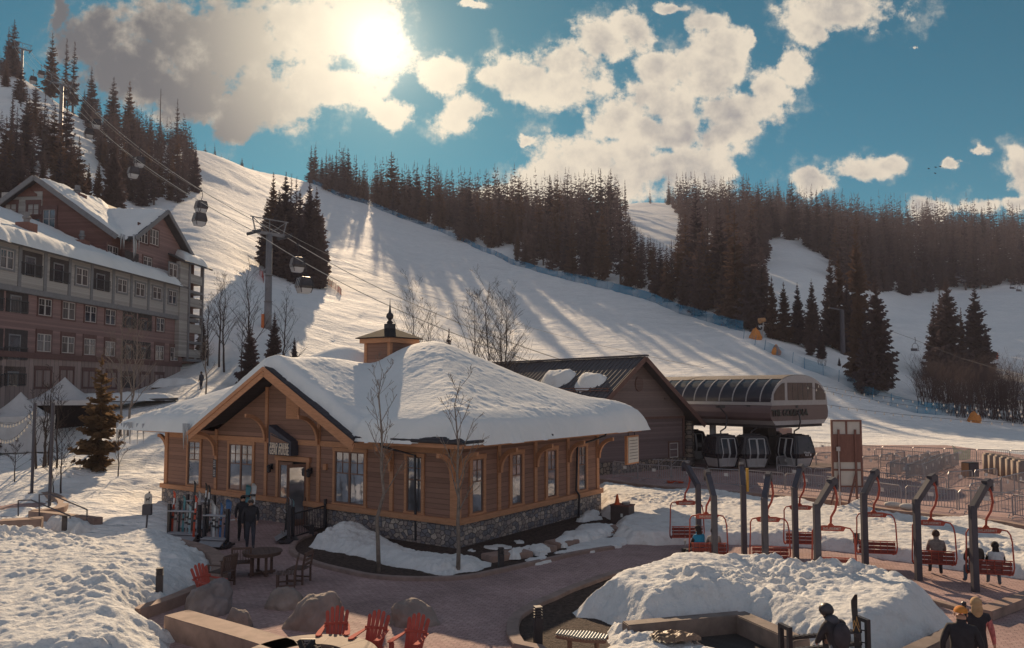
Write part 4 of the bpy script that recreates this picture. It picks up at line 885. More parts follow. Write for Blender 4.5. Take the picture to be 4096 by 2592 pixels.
# roof
zm=lambda x,y: zmain(x,y)
r=MB(); yv=(zrg-z0)/sm-.9
slab(r,[(-19.7,-.9),(xg-gw,-.9),(xg,yv),(xg+gw,-.9),(.9,-.9),(-6.25,6.25),(-12.55,6.25)],zm); slab(r,[(.9,-.9),(.9,13.4),(-6.25,6.25)],zm); slab(r,[(.9,13.4),(-19.7,13.4),(-12.55,6.25),(-6.25,6.25)],zm); slab(r,[(-19.7,13.4),(-19.7,-.9),(-12.55,6.25)],zm)
zgf=lambda x,y: zrg-sg*abs(x-xg)
rg_=MB(); slab(rg_,[(xg-gw-.15,-1.2),(xg,-1.2),(xg,yv),(xg-gw-.15,-.9)],zgf,.14); slab(rg_,[(xg,-1.2),(xg+gw+.15,-1.2),(xg+gw+.15,-.9),(xg,yv)],zgf,.14)
rf=r.build('roof',M_shing,e); rg_.build('gable_roof',M_shing,rf)
f=MB()
f.box(-19.72,xg-gw-.2,-.94,-.902,z0-.30,z0-.03); f.box(xg+gw+.2,.94,-.94,-.902,z0-.30,z0-.03); f.box(.902,.94,-.902,13.4,z0-.30,z0-.03); f.box(-19.74,-19.702,-.9,13.4,z0-.30,z0-.03)
for sgn in (-1,1):
    for off,hh,yy in ((-.30,.30,-1.215),(-.12,.16,-1.255)):
        A=Vector((xg+sgn*(gw+.25),yy,zrg-sg*(gw+.25)+off)); B=Vector((xg,yy,zrg+off)); f.bar(A,B,.035,hh)
f.build('fascia',M_trim,e)
g=MB(); g.tube([(-19.9,-1.0,z0-.07),(xg-gw-.1,-1.0,z0-.08)],.065,8); g.build('gutter',M_gut,e); g=MB(); g.tube([(xg+gw+.1,-1.0,z0-.07),(1.0,-1.0,z0-.08),(1.0,13.6,z0-.10)],.065,8); g.build('gutter',M_gut,e); g=MB()
yE=HRp[2]+1.55
g.tube([(1.0,yE+.3,z0-.12),(.95,yE+.2,z0-.35),(.15,yE-.9,z0-.75),(.12,yE-1.0,1.2),(.28,yE-1.0,1.0),(.24,yE-1.0,.1)],.05,8); g.build('downpipe',M_gut,e); g=MB()
xD=HF.onY(1640,1900)[0]; g.tube([(xD-.6,-1.0,z0-.12),(xD-.6,-.95,z0-.35),(xD+.35,-.12,z0-.7),(xD+.4,-.1,.1)],.05,8); g.build('downpipe',M_gut,e)
for x in posts[1:]: arc_brace(e,fy,x,2.75 if abs(x-xg)>4.6 else 3.55,1.05 if abs(x-xg)>4.6 else 1.12,.12,.15,M_trim)
arc_brace(e,fy,-3.2,2.7,.85,.12,.15,M_trim); arc_brace(e,fy,-.12,2.55,.9,.13,.16,M_trim)
for y in HRp+[10.5,.1]: arc_brace(e,rx,y,2.62,.86,.14,.16,M_trim)
arc_brace(e,mapX(-18.75,-1),.12,2.6,.88,.14,.16,M_trim)
# sign
us=[HF.onY(p,q)[0] for p,q in ((1105,1760),(1195,1780))]; zb=HF.onY(1105,1815)[1]; zt=HF.onY(1105,1698)[1]; zr=HF.onY(1195,1765)[1]; zbr=zb
M_signd=mat('sign_slate',(.055,.055,.075),.7,.15,5); M_signw=mat('sign_wood',(.21,.115,.08),.7,.2,3,grain=(1,1,9)); M_let=mat('sign_letters',(.72,.60,.50),.6,.05,4)
b=MB(); b.prism([(us[0],zb),(us[1],zb),(us[1],zr),(us[0],zt)],lambda u,v,t:(u,t,v),-.42,-.01); sg_=b.build('shop_sign',M_signd,e,bevel=.01)
zi=zb+(zr-zb)*.88; b=MB(); b.prism([(us[0]+.14,zi),(us[1]-.12,zi),(us[0]+.14,zt-.32)],lambda u,v,t:(u,t,v),-.425,-.40)
o=b.build('wood_inset',M_signw,sg_); b=MB(); b.bar((us[0]+.2,-.43,zt-.42),(us[1]-.1,-.43,zi+.02),.02,.03); b.bar((us[0]+.2,-.43,zi+.35),(us[1]-.35,-.43,zi+.08),.02,.03); b.build('carved_line',M_signd,sg_)
wd=us[1]-us[0]
for body,zz,sz,sp,sx in (('ZERO CREEK',zb+(zr-zb)*.66,.30,1.25,1.0),('GEAR HOUSE',zb+(zr-zb)*.30,.50,1.22,.66)):
    o=text_mesh(body,sz,M_let,sg_,extrude=.012,bold=.006,spacing=sp); w_=o.dimensions.x; k=wd*.84/max(w_,.01); o.scale=(k,1,1); o.rotation_euler=(pi/2,0,0); o.location=((us[0]+us[1])/2,-.435,zz)
CUZ=.0
# cupola
cx,cy=-9.45,6.25; b=MB(); b.box(cx-.85,cx+.85,cy-.85,cy+.85,6.4,8.15); cu=b.build('cupola',M_wood,e)
b=MB()
for sx in (-1,1):
    for sy in (-1,1): b.box(cx+sx*.80-.09,cx+sx*.80+.09,cy+sy*.80-.09,cy+sy*.80+.09,6.4,8.1)
b.box(cx-1.05,cx+1.05,cy-1.05,cy+1.05,8.02,8.24); b.build('cupola_trim',M_trim,cu)
b=MB(); b.add([(cx-1.2,cy-1.2,8.245),(cx+1.2,cy-1.2,8.245),(cx+1.2,cy+1.2,8.245),(cx-1.2,cy+1.2,8.245),(cx-.12,cy-.12,8.82),(cx+.12,cy-.12,8.82),(cx+.12,cy+.12,8.82),(cx-.12,cy+.12,8.82),(cx-1.2,cy-1.2,8.29),(cx+1.2,cy-1.2,8.29),(cx+1.2,cy+1.2,8.29),(cx-1.2,cy+1.2,8.29)],[(3,2,1,0),(0,1,9,8),(1,2,10,9),(2,3,11,10),(3,0,8,11),(8,9,5,4),(9,10,6,5),(10,11,7,6),(11,8,4,7),(4,5,6,7)]); b.build('cupola_roof',mat('cupola_shingles',(.034,.028,.03),.85,.3,6,spec=.1),cu)
b=MB(); b.box(cx-.2,cx+.2,cy-.2,cy+.2,8.7,9.02); b.lathe([(.13,9.02),(.16,9.1),(.08,9.2),(.1,9.25),(.17,9.33),(.19,9.42),(.15,9.53),(.07,9.6),(.045,9.8),(.02,10.05),(.004,10.35)],14,(cx,cy,0)); b.build('spire',M_gut,cu)
cu.location.z=CUZ
# porch board
u,z=.5,2.9; b=MB(); b.box(.55,.68,12.3,13.6,2.05,3.45); o=b.build('menu_board',M_trim,e); b=MB(); b.box(.681,.715,12.4,13.5,2.13,3.37); 
b.build('board_face',mat('board_white',(.50,.47,.44),.6,.08,4),o); b=MB(); b.bar((.6,12.6,3.45),(.6,12.6,3.9),.03); b.bar((.6,13.3,3.45),(.6,13.3,3.9),.03); b.build('board_hanger',M_gut,o)
b=MB()
for i in range(7): b.box(.716,.72,12.5,13.4,2.3+i*.15,2.325+i*.15)
b.build('text_lines',M_ink,o)
# snow on the roof
SP=[(-21.2,-1.15),(-19,-1.2),(-14.95,-1.12),(-14.6,-1.22),(xg,-1.2),(xg+.15,-.92),(xg+2.5,-.88),(-4.6,-.85),(-4.3,-1.0),(-4.0,-1.08),(-2.5,-1.05),(-1.2,-1.0),(-.7,-.72),(-.1,-.72),(.45,-.95),(1.0,-.75),(1.12,2),(1.08,7),(1.15,12),(1.2,13.9),(0,14.1),(-19.6,14),(-21.4,11),(-21.6,4)]
def sx_extra(x,y): return .36*np.exp(-(((x+6.6)/3.6)**2+((y-5.6)/3.4)**2))+.40*np.exp(-(((x-.2)/1.1)**2+((y-12.6)/2.2)**2))+.45*np.exp(-(((x+13.3)/2.2)**2+((y-5.8)/2.0)**2))-.60*np.exp(-(((x+10.0)/1.5)**2+((y-5.6)/2.0)**2))+.12*fbmn(x,y,3.5,2,5)
roof_snow('roof_snow','deep smooth snow lying on the hipped roof of the gear shop',HF,SP,lambda x,y: np.where((np.abs(x-xg)<gw)&(y<0),np.maximum(zrg-sg*np.abs(x-xg),0),np.maximum(zshop(x,y),z0-.12)),.56,.45,.085,41,.035,M_snowr,sx_extra,rag=.05,pw=.45,sc=2.0,blur=40)
icicles(HF,[(-20.9,-1.15,3.95,9,.5),(-20.0,-1.2,4.0,8,.35),(-15.1,-1.25,4.05,9,.22),(-19.2,-1.15,3.95,4,.4)],4,['icicles at the far left tip of the gear shop eave','longer icicles second along the left eave of the gear shop','big frozen icicle clump where the gable meets the left eave','thin icicles third along the left eave of the gear shop'],1.1)
# ------------------------------------------------------------------ brown gable building beside the lift station
BF=Frame(12.7,57,0,.6388)
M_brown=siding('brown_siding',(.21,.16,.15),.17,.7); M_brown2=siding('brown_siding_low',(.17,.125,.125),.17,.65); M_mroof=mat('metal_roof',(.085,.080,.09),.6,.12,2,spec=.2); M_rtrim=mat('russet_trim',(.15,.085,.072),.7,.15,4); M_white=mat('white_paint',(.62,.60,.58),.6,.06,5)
M_cob=stone_mat('river_stone',[(.20,.17,.155),(.27,.215,.18),(.16,.14,.135),(.31,.25,.20)],3.0,squash=1.2)
e=empty('lodge_hall',BF.o,BF.rz,'brown gabled hall with round louvre beside the gondola station','building')
zb=lambda x,y: 8.02-.78*abs(x+4.9)
w=MB(); w.prism([(-9.8,3.8),(0,3.8),(0,4.15),(-4.9,7.95),(-9.8,4.15)],lambda u,v,t:(u,t,v),0,.2); w.box(-.2,0,.2,20,0,4.15); w.box(-9.8,-9.6,.2,20,0,4.15); w.build('wall',M_brown,e)
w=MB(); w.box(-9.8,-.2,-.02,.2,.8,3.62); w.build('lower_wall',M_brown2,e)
w=MB(); w.box(-9.9,.1,-.1,.2,0,.798); w.build('stone_base',M_cob,e)
w=MB(); w.box(-9.85,.05,-.06,.2,3.622,3.798); w.build('belt_board',M_rtrim,e)
for x in (.0,): 
    b=MB(); b.box(x-.14,x+.05,-.05,.1,.8,3.62); b.build('corner_board',M_rtrim,e)
r=MB(); slab(r,[(-11.1,-.9),(-4.9,-.9),(-4.9,20.5),(-11.1,20.5)],zb,.14); slab(r,[(-4.9,-.9),(1.25,-.9),(1.25,20.5),(-4.9,20.5)],zb,.14); rf=r.build('roof',M_mroof,e)
b=MB()
for i in range(45):
    y=-.7+i*.47
    for a,c in ((-11.05,-5.0),): b.bar((a,y,zb(a,0)+.025),(c,y,zb(c,0)+.025),.04,.05)
b.build('standing_seam',M_mroof,rf)
b=MB(); b.bar((-4.9,-1.0,8.10),(-4.9,20.5,8.10),.42,.12); b.build('ridge_cap',M_mroof,rf)
b=MB()
for s_ in (-1,1): b.bar((-4.9+s_*6.2,-.93,zb(1.3,0)-.12),(-4.9,-.93,7.90),.06,.32)
b.bar((-11.1,-.9,zb(1.25,0)-.12),(-11.1,20,zb(1.25,0)-.12),.05,.2); b.build('bargeboard',M_rtrim,e)
u,z=BF.onY(2555,1536); b=MB(); n=20; ring=[(cos(2*pi*i/n),sin(2*pi*i/n)) for i in range(n)]
b.prism([(u+.40*c,z+.53*s_) for c,s_ in ring],lambda a,c,t:(a,t,c),-.05,0); o=b.build('round_louvre',M_rtrim,e); b=MB()
for i in range(9):
    zz=z-.42+i*.105; h=.34*sqrt(max(0,1-((zz-z)/.5)**2)); b.box(u-h,u+h,-.075,-.05,zz-.02,zz+.035)
b.build('slat',M_brown,o)
u0,za=BF.onY(2676,1772); u1,zb_=BF.onY(2711,1828); window(e,mapY(0),u0,u1,zb_,za,M_white,M_glass,M_rtrim,split=.45,grid=(1,1),cas=.12)
b=MB(); u,z=BF.onY(2654,1594); b.tube([(u,-.12,z),(u+.5,-.12,z)],.07,8); b.build('flood_lamp',M_brown,e)
b=MB(); b.tube([(.75,.2,.0),(.78,.2,3.4)],[.45,.36],10); b.build('stone_column',M_cob,e)
tree_z=lambda x,y: 8.05-.78*np.abs(x+4.9)
roof_snow('roof_snow','thick snow on the far slope of the brown gabled hall',BF,[(-3.4,-.6),(1.25,-.75),(1.45,3),(1.45,18),(-4.2,18),(-4.2,3)],tree_z,.42,.5,.14,51,.10,M_snowr)
p=BF.onY
def lump(fr,zf,cx,cy,rx,ry,H,seed,label):
    P=[(cx+rx*cos(a)*(1+.15*sin(3*a+seed)),cy+ry*sin(a)) for a in [2*pi*i/18 for i in range(18)]]
    return roof_snow('roof_snow',label,fr,P,zf,H,.7,.10,seed,.06,M_snowr,pw=.8)
lump(BF,tree_z,-6.95,6.3,.95,1.75,.62,61,'rounded lump of snow farther back on the bare metal roof'); lump(BF,tree_z,-7.2,2.3,.8,1.5,.55,62,'rounded lump of snow by the gable on the bare metal roof')
b=MB(); 
for dz in (.12,.28): b.bar((-8.1,-.6,zb(-8.1,0)+dz),(-8.1,8.5,zb(-8.1,0)+dz),.05,.06)
for i in range(6): b.bar((-8.1,-.4+i*1.7,zb(-8.1,0)),(-8.1,-.4+i*1.7,zb(-8.1,0)+.34),.05)
b.build('snow_guard',M_rtrim,rf)
b=MB(); b.box(-4.0,-3.6,12,12.4,7.3,8.2); b.build('roof_vent',M_rtrim,rf)
# ------------------------------------------------------------------ gondola base station
STN=Frame(17.85,53,0,.6388); WS,LS=6.8,17.0
M_gband=mat('station_grey',(.36,.34,.35),.5,.08,3); M_maroon=mat('station_maroon',(.135,.090,.092),.45,.10,1.2,metal=.1); M_stglass=mat('station_glass',(.035,.032,.042),.22,.3,.8,spec=.35); M_tint=mat('tinted_glass',(.085,.045,.042),.3,.35,1.2,spec=.25); M_corr=siding('corrugated_roof',(.10,.085,.09),.10,.7,vertical=True)
e=empty('gondola_station',STN.o,STN.rz,'barrel roofed gondola station with maroon skirt and glazed vault','station')
def vault(x,k=0): 
    t=(x-WS/2)/(WS/2); return 4.85+1.92*sqrt(max(0,1-abs(t)**2.3))
def arcpts(a,b,n): 
    out=[]
    for i in range(n+1):
        th=pi-(a+(b-a)*i/n); x=WS/2+WS/2*cos(th); out.append((x,vault(min(max(x,0),WS))))
    return out
def shell(b,pts,y0,y1,th=.05):
    n=len(pts); vs=[(x,y,z) for y in (y0,y1) for x,z in pts]; b.add(vs,[(i,i+1,n+i+1,n+i) for i in range(n-1)])
b=MB(); shell(b,arcpts(0,.95,12),.02,LS); shell(b,arcpts(pi-.95,pi,12),.02,LS); b.build('vault_glazing',M_stglass,e,smooth=True)
b=MB(); shell(b,[(x,z+.03) for x,z in arcpts(.93,pi-.93,16)],.02,LS); b.build('vault_roof',M_corr,e,smooth=True)
for i in range(14):
    y=.9+i*1.17; b=MB(); b.tube([(x,y,z+.03) for x,z in arcpts(0,.95,8)],.045,5); b.build('vault_rib',M_gband,e)
b=MB(); b.box(-.04,WS+.04,-.06,LS,4.62,4.848); b.build('grey_band',M_gband,e,bevel=.02)
prof=[(.10,3.55),(-.10,3.75),(-.16,4.1),(-.10,4.45),(0,4.618)]
poly=prof+[(WS-x,z) for x,z in prof[::-1]]
b=MB(); b.prism(poly,lambda u,v,t:(u,t,v),-.02,LS); b.build('skirt',M_maroon,e)
b=MB(); b.prism([(.45,3.25),(WS-.45,3.25),(WS-.10,3.545),(.10,3.545)],lambda u,v,t:(u,t,v),-.01,LS); b.build('soffit_rim',M_gband,e)
ep=[(0,4.85)]+arcpts(0.02,pi-.02,28)+[(WS,4.85)]
b=MB(); b.prism(ep,lambda u,v,t:(u,t,v),-.05,.05); en=b.build('end_wall',M_gband,e)
def pane(poly): bb=MB(); bb.prism(poly,lambda u,v,t:(u,t,v),-.075,-.052); bb.build('window',M_tint,en)
for a,c in ((1.86,2.38),(2.43,3.0),(3.06,3.62),(3.68,4.24),(4.30,4.90)): pane([(a,4.98),(c,4.98),(c,6.22),(a,6.22)])
qs=[(.22+i*(1.45-.22)/8,0) for i in range(9)]
pane([(.22,4.98),(1.5,4.98)]+[(x,min(vault(x)-.22,6.2)) for x in (1.5,1.2,.9,.6,.4,.25)])
pane([(WS-1.5,4.98),(WS-.22,4.98)]+[(WS-x,min(vault(x)-.22,6.2)) for x in (.25,.4,.6,.9,1.2,1.5)])
M_dklet=mat('dark_letters',(.03,.028,.032),.35,.1,5,metal=.3)
l=text_mesh('THE GONDOLA',.62,M_dklet,e,extrude=.03,bold=.008); ua,za=STN.onY(3084,1662); ub,zb2=STN.onY(3228,1655); l.scale=((ub-ua)/max(l.dimensions.x,.01),1.05,1); l.rotation_euler=(pi/2,0,0); l.location=((ua+ub)/2,-.07,4.08)
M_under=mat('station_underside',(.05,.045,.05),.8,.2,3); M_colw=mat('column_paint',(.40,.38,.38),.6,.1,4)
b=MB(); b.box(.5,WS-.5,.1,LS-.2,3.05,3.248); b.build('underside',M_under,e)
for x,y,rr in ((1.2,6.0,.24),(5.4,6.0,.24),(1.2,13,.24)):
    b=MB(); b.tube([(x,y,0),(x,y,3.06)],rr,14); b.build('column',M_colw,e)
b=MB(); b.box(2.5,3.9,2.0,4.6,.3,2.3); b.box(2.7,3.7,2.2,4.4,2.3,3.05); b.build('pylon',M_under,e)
b=MB(); b.box(-.6,WS+.6,-1.2,LS,0,.22); b.build('platform',M_brown2,e)
# ------------------------------------------------------------------ gondola cabins
M_cabg=mat('cabin_glass',(.022,.022,.03),.15,.4,1.5,spec=.45); M_cabw=mat('cabin_panel',(.42,.41,.42),.45,.07,4,spec=.5); M_cabf=mat('cabin_frame',(.055,.052,.06),.4,.15,4,metal=.3); M_logo=mat('logo_white',(.60,.58,.60),.6,.05,4)
def cabin_proto():
    e=empty('gondola_cabin')
    def ring(h,z,bul=0,c=.22):
        return [(sx*h*k1,sy*h*k2,z) for sx,sy,k1,k2 in ((-1,-1,1-c,1),(1,-1,1-c,1),(1,-1,1,1-c),(1,1,1,1-c),(1,1,1-c,1),(-1,1,1-c,1),(-1,1,1,1-c),(-1,-1,1,1-c))]
    def loft(rs,m,name,par,cap=True):
        b=MB(); vs=[p for r_ in rs for p in r_]; n=8; fs=[(i*n+j,i*n+(j+1)%n,(i+1)*n+(j+1)%n,(i+1)*n+j) for i in range(len(rs)-1) for j in range(n)]
        if cap: fs+=[tuple(range(n))[::-1],tuple((len(rs)-1)*n+j for j in range(n))]
        b.add(vs,fs); return b.build(name,m,par)
    loft([ring(.62,0),ring(.70,.06),ring(.86,.60)],M_cabw,'lower_panel',e); loft([ring(.855,.602),ring(.98,.92),ring(.93,1.25),ring(.74,1.98)],M_cabg,'glazing',e)
    loft([ring(.76,1.982),ring(.74,2.06),ring(.45,2.14)],M_cabf,'roof',e); 
    for sx,sy in ((-1,-1),(1,-1),(1,1),(-1,1)):
        b=MB(); k=.90; b.tube([(sx*h*k,sy*h*k,z) for h,z in ((.70,.02),(.88,.60),(1.0,.92),(.95,1.25),(.77,2.0))],.05,5); b.build('corner_frame',M_cabf,e)
    b=MB()
    for sx in (-1,1): b.bar((sx*.5,-.84,2.08),(sx*.5,.84,2.08),.05)
    b.bar((-.6,0,2.16),(.6,0,2.16),.07); b.build('roof_rail',M_cabf,e)
    for k,(a,c) in enumerate(((-.52,-.03),(.03,.52))):
        b=MB(); P=[(.74,.12),(.875,.60),(1.0,.92),(.95,1.25),(.775,1.9)]
        for uu in (a,c): b.tube([(uu,-h,z) for h,z in P],.035,5)
        for h,z in (P[0],P[-1],P[1]): b.bar((a,-h,z),(c,-h,z),.05,.05)
        b.build('door',M_cabw,e)
    b=MB(); b.tube([(0,0,2.1),(0,0,2.35),(.38,0,2.55),(.52,0,3.0),(.45,0,3.45),(.05,0,3.85),(0,0,3.95)],.055,7); b.build('hanger',M_cabf,e)
    b=MB(); b.box(-.30,.30,-.10,.10,3.90,4.08); b.box(-.22,.22,-.22,-.10,3.93,4.1); b.build('grip',M_cabf,e)
    return e
CAB=cabin_proto(); cab_first=[True]
def cabin(loc,rz,label,group,sc=1.0):
    o=CAB if cab_first[0] else copy_tree(CAB); cab_first[0]=False
    o.location=loc; o.rotation_euler=(0,0,rz); o.scale=(sc,sc,sc); return tag(o,label,'gondola',group)
# plan lines of the ropes: tower heads
rd=Vector((.7276,-.686)); rn=Vector((.686,.7276))
def head(px,py,Y): p=D(px,py,Y); return p
T2,T3,T4=D(1078,935,110),D(248,338,196),D(90,196,262)
def rope_end(T,s): return Vector((T.x+rn.x*2.45*s,T.y+rn.y*2.45*s,T.z))
SL,SR=Vector((13.6,61.0,4.3)),Vector((17.8,63.4,4.3))
ropes={'left':[rope_end(T4,-1),rope_end(T3,-1),rope_end(T2,-1),SL],'right':[rope_end(T4,1),rope_end(T3,1),rope_end(T2,1),SR]}
def sagline(P,sag=(.018,.022,.03)):
    out=[]
    for i in range(len(P)-1):
        L=(P[i+1]-P[i]).length
        for k in range(24): t=k/24; q=P[i].lerp(P[i+1],t); out.append(q-Vector((0,0,4*sag[i]*L*t*(1-t))))
    out.append(P[-1]); return out
RP={k:sagline(v) for k,v in ropes.items()}
M_cable=mat('steel_cable',(.62,.56,.48),.5,.1,5,metal=.2)  # pale colour carries the glint of the backlit ropes
for k,lab in (('left','nearer haul rope of the gondola running up the mountain'),('right','farther haul rope of the gondola running up the mountain')):
    b=MB(); b.tube(RP[k],.05,6); tag(b.build('haul_rope',M_cable),lab,'cable')
cm=sagline([T4+Vector((0,0,2.1)),T3+Vector((0,0,2.1)),T2+Vector((0,0,1.5)),Vector((15.5,62,7.5))],(.02,.03,.03)); b=MB(); b.tube(cm,.022,4); tag(b.build('signal_cable',M_cable),'thin signal cable strung above the gondola ropes','cable')
cm=sagline([T4+Vector((0,0,1.2)),T3+Vector((0,0,1.4)),T2+Vector((0,0,1.1))],(.03,.045)); b=MB(); b.tube(cm,.018,4); tag(b.build('signal_cable',M_cable),'lower thin signal cable sagging between the gondola towers','cable')
def on_rope(k,px):
    best=min(RP[k],key=lambda q:abs(proj(q.x,q.y,q.z)[0]-px)); i=RP[k].index(best)
    for j in range(max(0,i-1),min(len(RP[k])-1,i+1)):
        a,c=RP[k][j],RP[k][j+1]; pa,pc=proj(*a)[0],proj(*c)[0]
        if (pa-px)*(pc-px)<=0: return a.lerp(c,(px-pa)/(pc-pa) if pc!=pa else 0)
    return best
GR='gondola cabins on the ropes'; ang=atan2(rd.y,rd.x)
for k,px,lab in (('left',1219,'nearest gondola cabin, lower of the two below the big tower'),('right',1192,'gondola cabin just right of the big tower, higher of the pair'),('right',806,'upper cabin of the pair close together above the lodge gable'),('left',800,'lower cabin of the pair close together above the lodge gable'),('left',536,'front cabin of the pair before the dark left stand'),('right',560,'rear cabin of the pair before the dark left stand'),('left',358,'lower left cabin of the small pair below the second tower'),('right',388,'upper right cabin of the small pair below the second tower'),('right',264,'cabin passing under the arm of the second tower'),('left',134,'tiny cabin left of a twin high on the mountain'),('right',166,'tiny cabin right of its twin high on the mountain')):
    q=on_rope(k,px); cabin((q.x,q.y,q.z-4.0),ang-.15+.1*sin(px),lab,GR,1.0)
# cabins at the platform
for px,py,Y,rz,lab in ((2885,1858,55.0,.35,'parked gondola cabin left of three in the station'),(3008,1868,54.6,.12,'parked gondola cabin in the middle of three in the station'),(3180,1860,55.0,-1.05,'parked gondola cabin right of three, its side to the viewer'),(3085,1850,58.0,-.3,'dark gondola cabin half hidden between two parked ones'),(2765,1845,61.0,.2,'gondola cabin mostly hidden by the stone column')):
    q=D(px,py,Y); o=cabin((q.x,Y,.28),rz,lab,'gondola cabins parked in the station',1.06)
    for f,(ax,ay,rr) in enumerate(((0,-1.0,0),(1.0,0,pi/2))):
        for t,zz,sz in (('Winter',.98,.20),('Park',.82,.20)):
            l=text_mesh(t,sz,M_logo,o,extrude=.004,bold=.003,name='logo'); l.rotation_euler=(pi/2-.05,0,rr)
            l.location=(ax*1.0-(0 if rr else .0)+(.0 if rr else .0),ay*1.0,zz) if rr else (.02,-1.0,zz)
            if rr==0: l.hide_render=True; bpy.data.objects.remove(l); continue
    if True:
        b=MB(); b.prism([(.30,.90),(.42,.90),(.42,.80),(.36,.73),(.30,.80)],lambda u,v,t:(t,u,v),.985,.992); b.build('emblem',M_logo,o)
# ------------------------------------------------------------------ towers
M_galv=mat('galvanised_steel',(.20,.20,.215),.55,.15,2,metal=.35)
def tower(T,label,hgt=None,ladder=True):
    gz=terr(T.x,T.y); h=T.z-gz; e=empty('gondola_tower',(T.x,T.y,gz),ang,label,'lift tower')   # local x along rope, y across
    b=MB(); b.tube([(0,0,-.5),(0,0,h*.28),(0,0,h*.281),(0,0,h*.56),(0,0,h*.561),(0,0,h-.1)],[.55,.53,.50,.48,.45,.42],16); b.build('pole',M_galv,e,smooth=True)
    b=MB()
    for f in (.28,.56): b.tube([(0,0,h*f-.06),(0,0,h*f+.06)],.6,16)
    b.build('flange',M_galv,e)
    b=MB(); b.bar((0,-2.6,h+.0),(0,2.6,h+.0),.34,.42); b.bar((0,-3.0,h+2.1),(0,3.0,h+2.1),.12,.14)
    for s_ in (-1,1): b.bar((0,s_*2.2,h+.1),(0,s_*2.7,h+2.1),.13,.13); b.bar((0,s_*.1,h+.1),(0,s_*2.6,h+2.0),.09,.09); b.bar((-.45,s_*.5,h+.9),(-.45,s_*2.3,h+.9),.04,.04); b.bar((-.45,s_*.5,h+.5),(-.45,s_*2.3,h+.5),.04,.04)
    b.bar((0,0,h),(0,0,h+2.1),.1,.1); b.build('crossarm',M_galv,e)
    for s_ in (-1,1):
        b=MB(); b.bar((-1.9,s_*2.45,h-.25),(1.9,s_*2.45,h-.25+.0),.10,.22)
        for k in range(8):
            x=-1.75+k*.5; b.tube([(x,s_*2.45-.09,h-.12),(x,s_*2.45+.09,h-.12)],.22,10)
        o=b.build('sheave_train',M_cabf,e); o.rotation_euler=(0,0,0)
    b=MB()
    for yy in (-.18,.18): b.bar((-.62,yy,.5),(-.56,yy,h),.04)
    for k in range(int(h/.6)): b.bar((-.62,-.18,.8+k*.6),(-.62,.18,.8+k*.6),.03)
    b.build('ladder',M_galv,e); return e
tower(T2,'tall grey gondola tower in front of the tree island'); tower(T3,'gondola tower higher up in the gap of the left stand'); tower(T4,'far gondola tower against the sky at the left edge')
b=MB(); q=terr(T2.x,T2.y); c=D(1047,1300,109.2); b.box(-.25,.25,-.08,.08,0,2.1); o=b.build('tower_pad',mat('orange_pad',(.55,.16,.05),.7,.12,4),bevel=.03); o.location=(T2.x-.62,T2.y-.35,q-.1); o.rotation_euler=(0,0,-.5); tag(o,'orange crash pad strapped to the foot of the big gondola tower','crash pad')
# ------------------------------------------------------------------ the lodge on the left
HT=Frame(-40.5,50,0,atan2(.9958,.0916))
M_hred=siding('lodge_siding_red',(.25,.16,.155),.17,.75); M_hgrey=siding('lodge_siding_light',(.34,.32,.31),.17,.72); M_hbat=siding('lodge_battens',(.30,.225,.21),.5,.6,vertical=True,gap=.08); M_hred2=siding('lodge_siding_dark_red',(.175,.09,.08),.17,.75)
M_hgt=mat('lodge_grey_trim',(.185,.185,.20),.7,.12,4); M_hrt=mat('lodge_maroon_trim',(.13,.07,.066),.7,.15,4); M_hwf=mat('lodge_window_white',(.46,.42,.41),.6,.08,5); M_hgl=glass_mat('lodge_glass',(.04,.035,.045),.08,metal=.12,curtain=.45); M_hroof=mat('lodge_roof_edge',(.06,.062,.07),.7,.2,3); M_rec=mat('balcony_shadow_wall',(.060,.052,.055),.9,.25,3); M_hor=mat('lodge_chimney',(.19,.095,.08),.75,.15,5)  # M_rec: shade of the balcony recesses put into a dark colour
e=empty('ski_lodge',HT.o,HT.rz,'large red and grey lodge with balconies and snowy roofs at the left','building')
fy=mapY(0,-1); HX=lambda px,py,y=0.0: HT.onY(px,py,y)
w=MB(); w.box(-6,39.2,.0,.25,8.75,13.75); w.box(-6,36.2,.25,.5,3,8.2); w.box(39.0,39.2,.25,14,4,21); w.build('red_wall',M_hred,e)
w=MB(); w.box(-6,36.4,-.35,.0,13.9,17.1); w.build('light_wall',M_hgrey,e)
w=MB(); w.box(-6,36.2,-.03,.25,3,8.28); w.build('batten_wall',M_hbat,e)
w=MB(); w.box(-6,39.3,-.42,.02,13.45,13.895); w.box(-6,36.5,-.40,-.0,17.1,17.3); w.build('grey_band',M_hgt,e)
w=MB(); w.box(9.0,36.3,-.12,.02,8.282,8.76); w.build('maroon_belt',M_hrt,e)
# light storey battens (grey uprights)
for px in (78,181,279,368,455,527,596,660): u=HX(px,1080,-.35)[0]; b=MB(); wbox(b,mapY(-.35),u-.18,u+.18,13.9,17.1,-.01,.06); b.build('grey_upright',M_hgt,e)
def hw(l,t,r,bm,y0=0.0,cas=.12,head=.0,ncol=2,grid=(2,1),split=.4,mf=None,mc=None,g=None):
    u0,za=HT.onY(l,t,y0); u1,zb=HT.onY(r,bm,y0); zc=HT.onY(l,bm,y0)[1]; zd=HT.onY(r,t,y0)[1]
    window(e,mapY(y0),u0,u1,(zb+zc)/2,(za+zd)/2,mf or M_hwf,g or M_hgl,mc or M_hrt,cas=cas,head=head,ncol=ncol,grid=grid,split=split,proud=.08,sash=.07)
gt=dict(y0=-.35,mc=M_hgt,cas=.16)
for q in ((0,999,51,1075),(304,1074,349,1141),(470,1117,505,1170),(543,1133,576,1185),(611,1149,643,1197)): hw(*q,**gt)
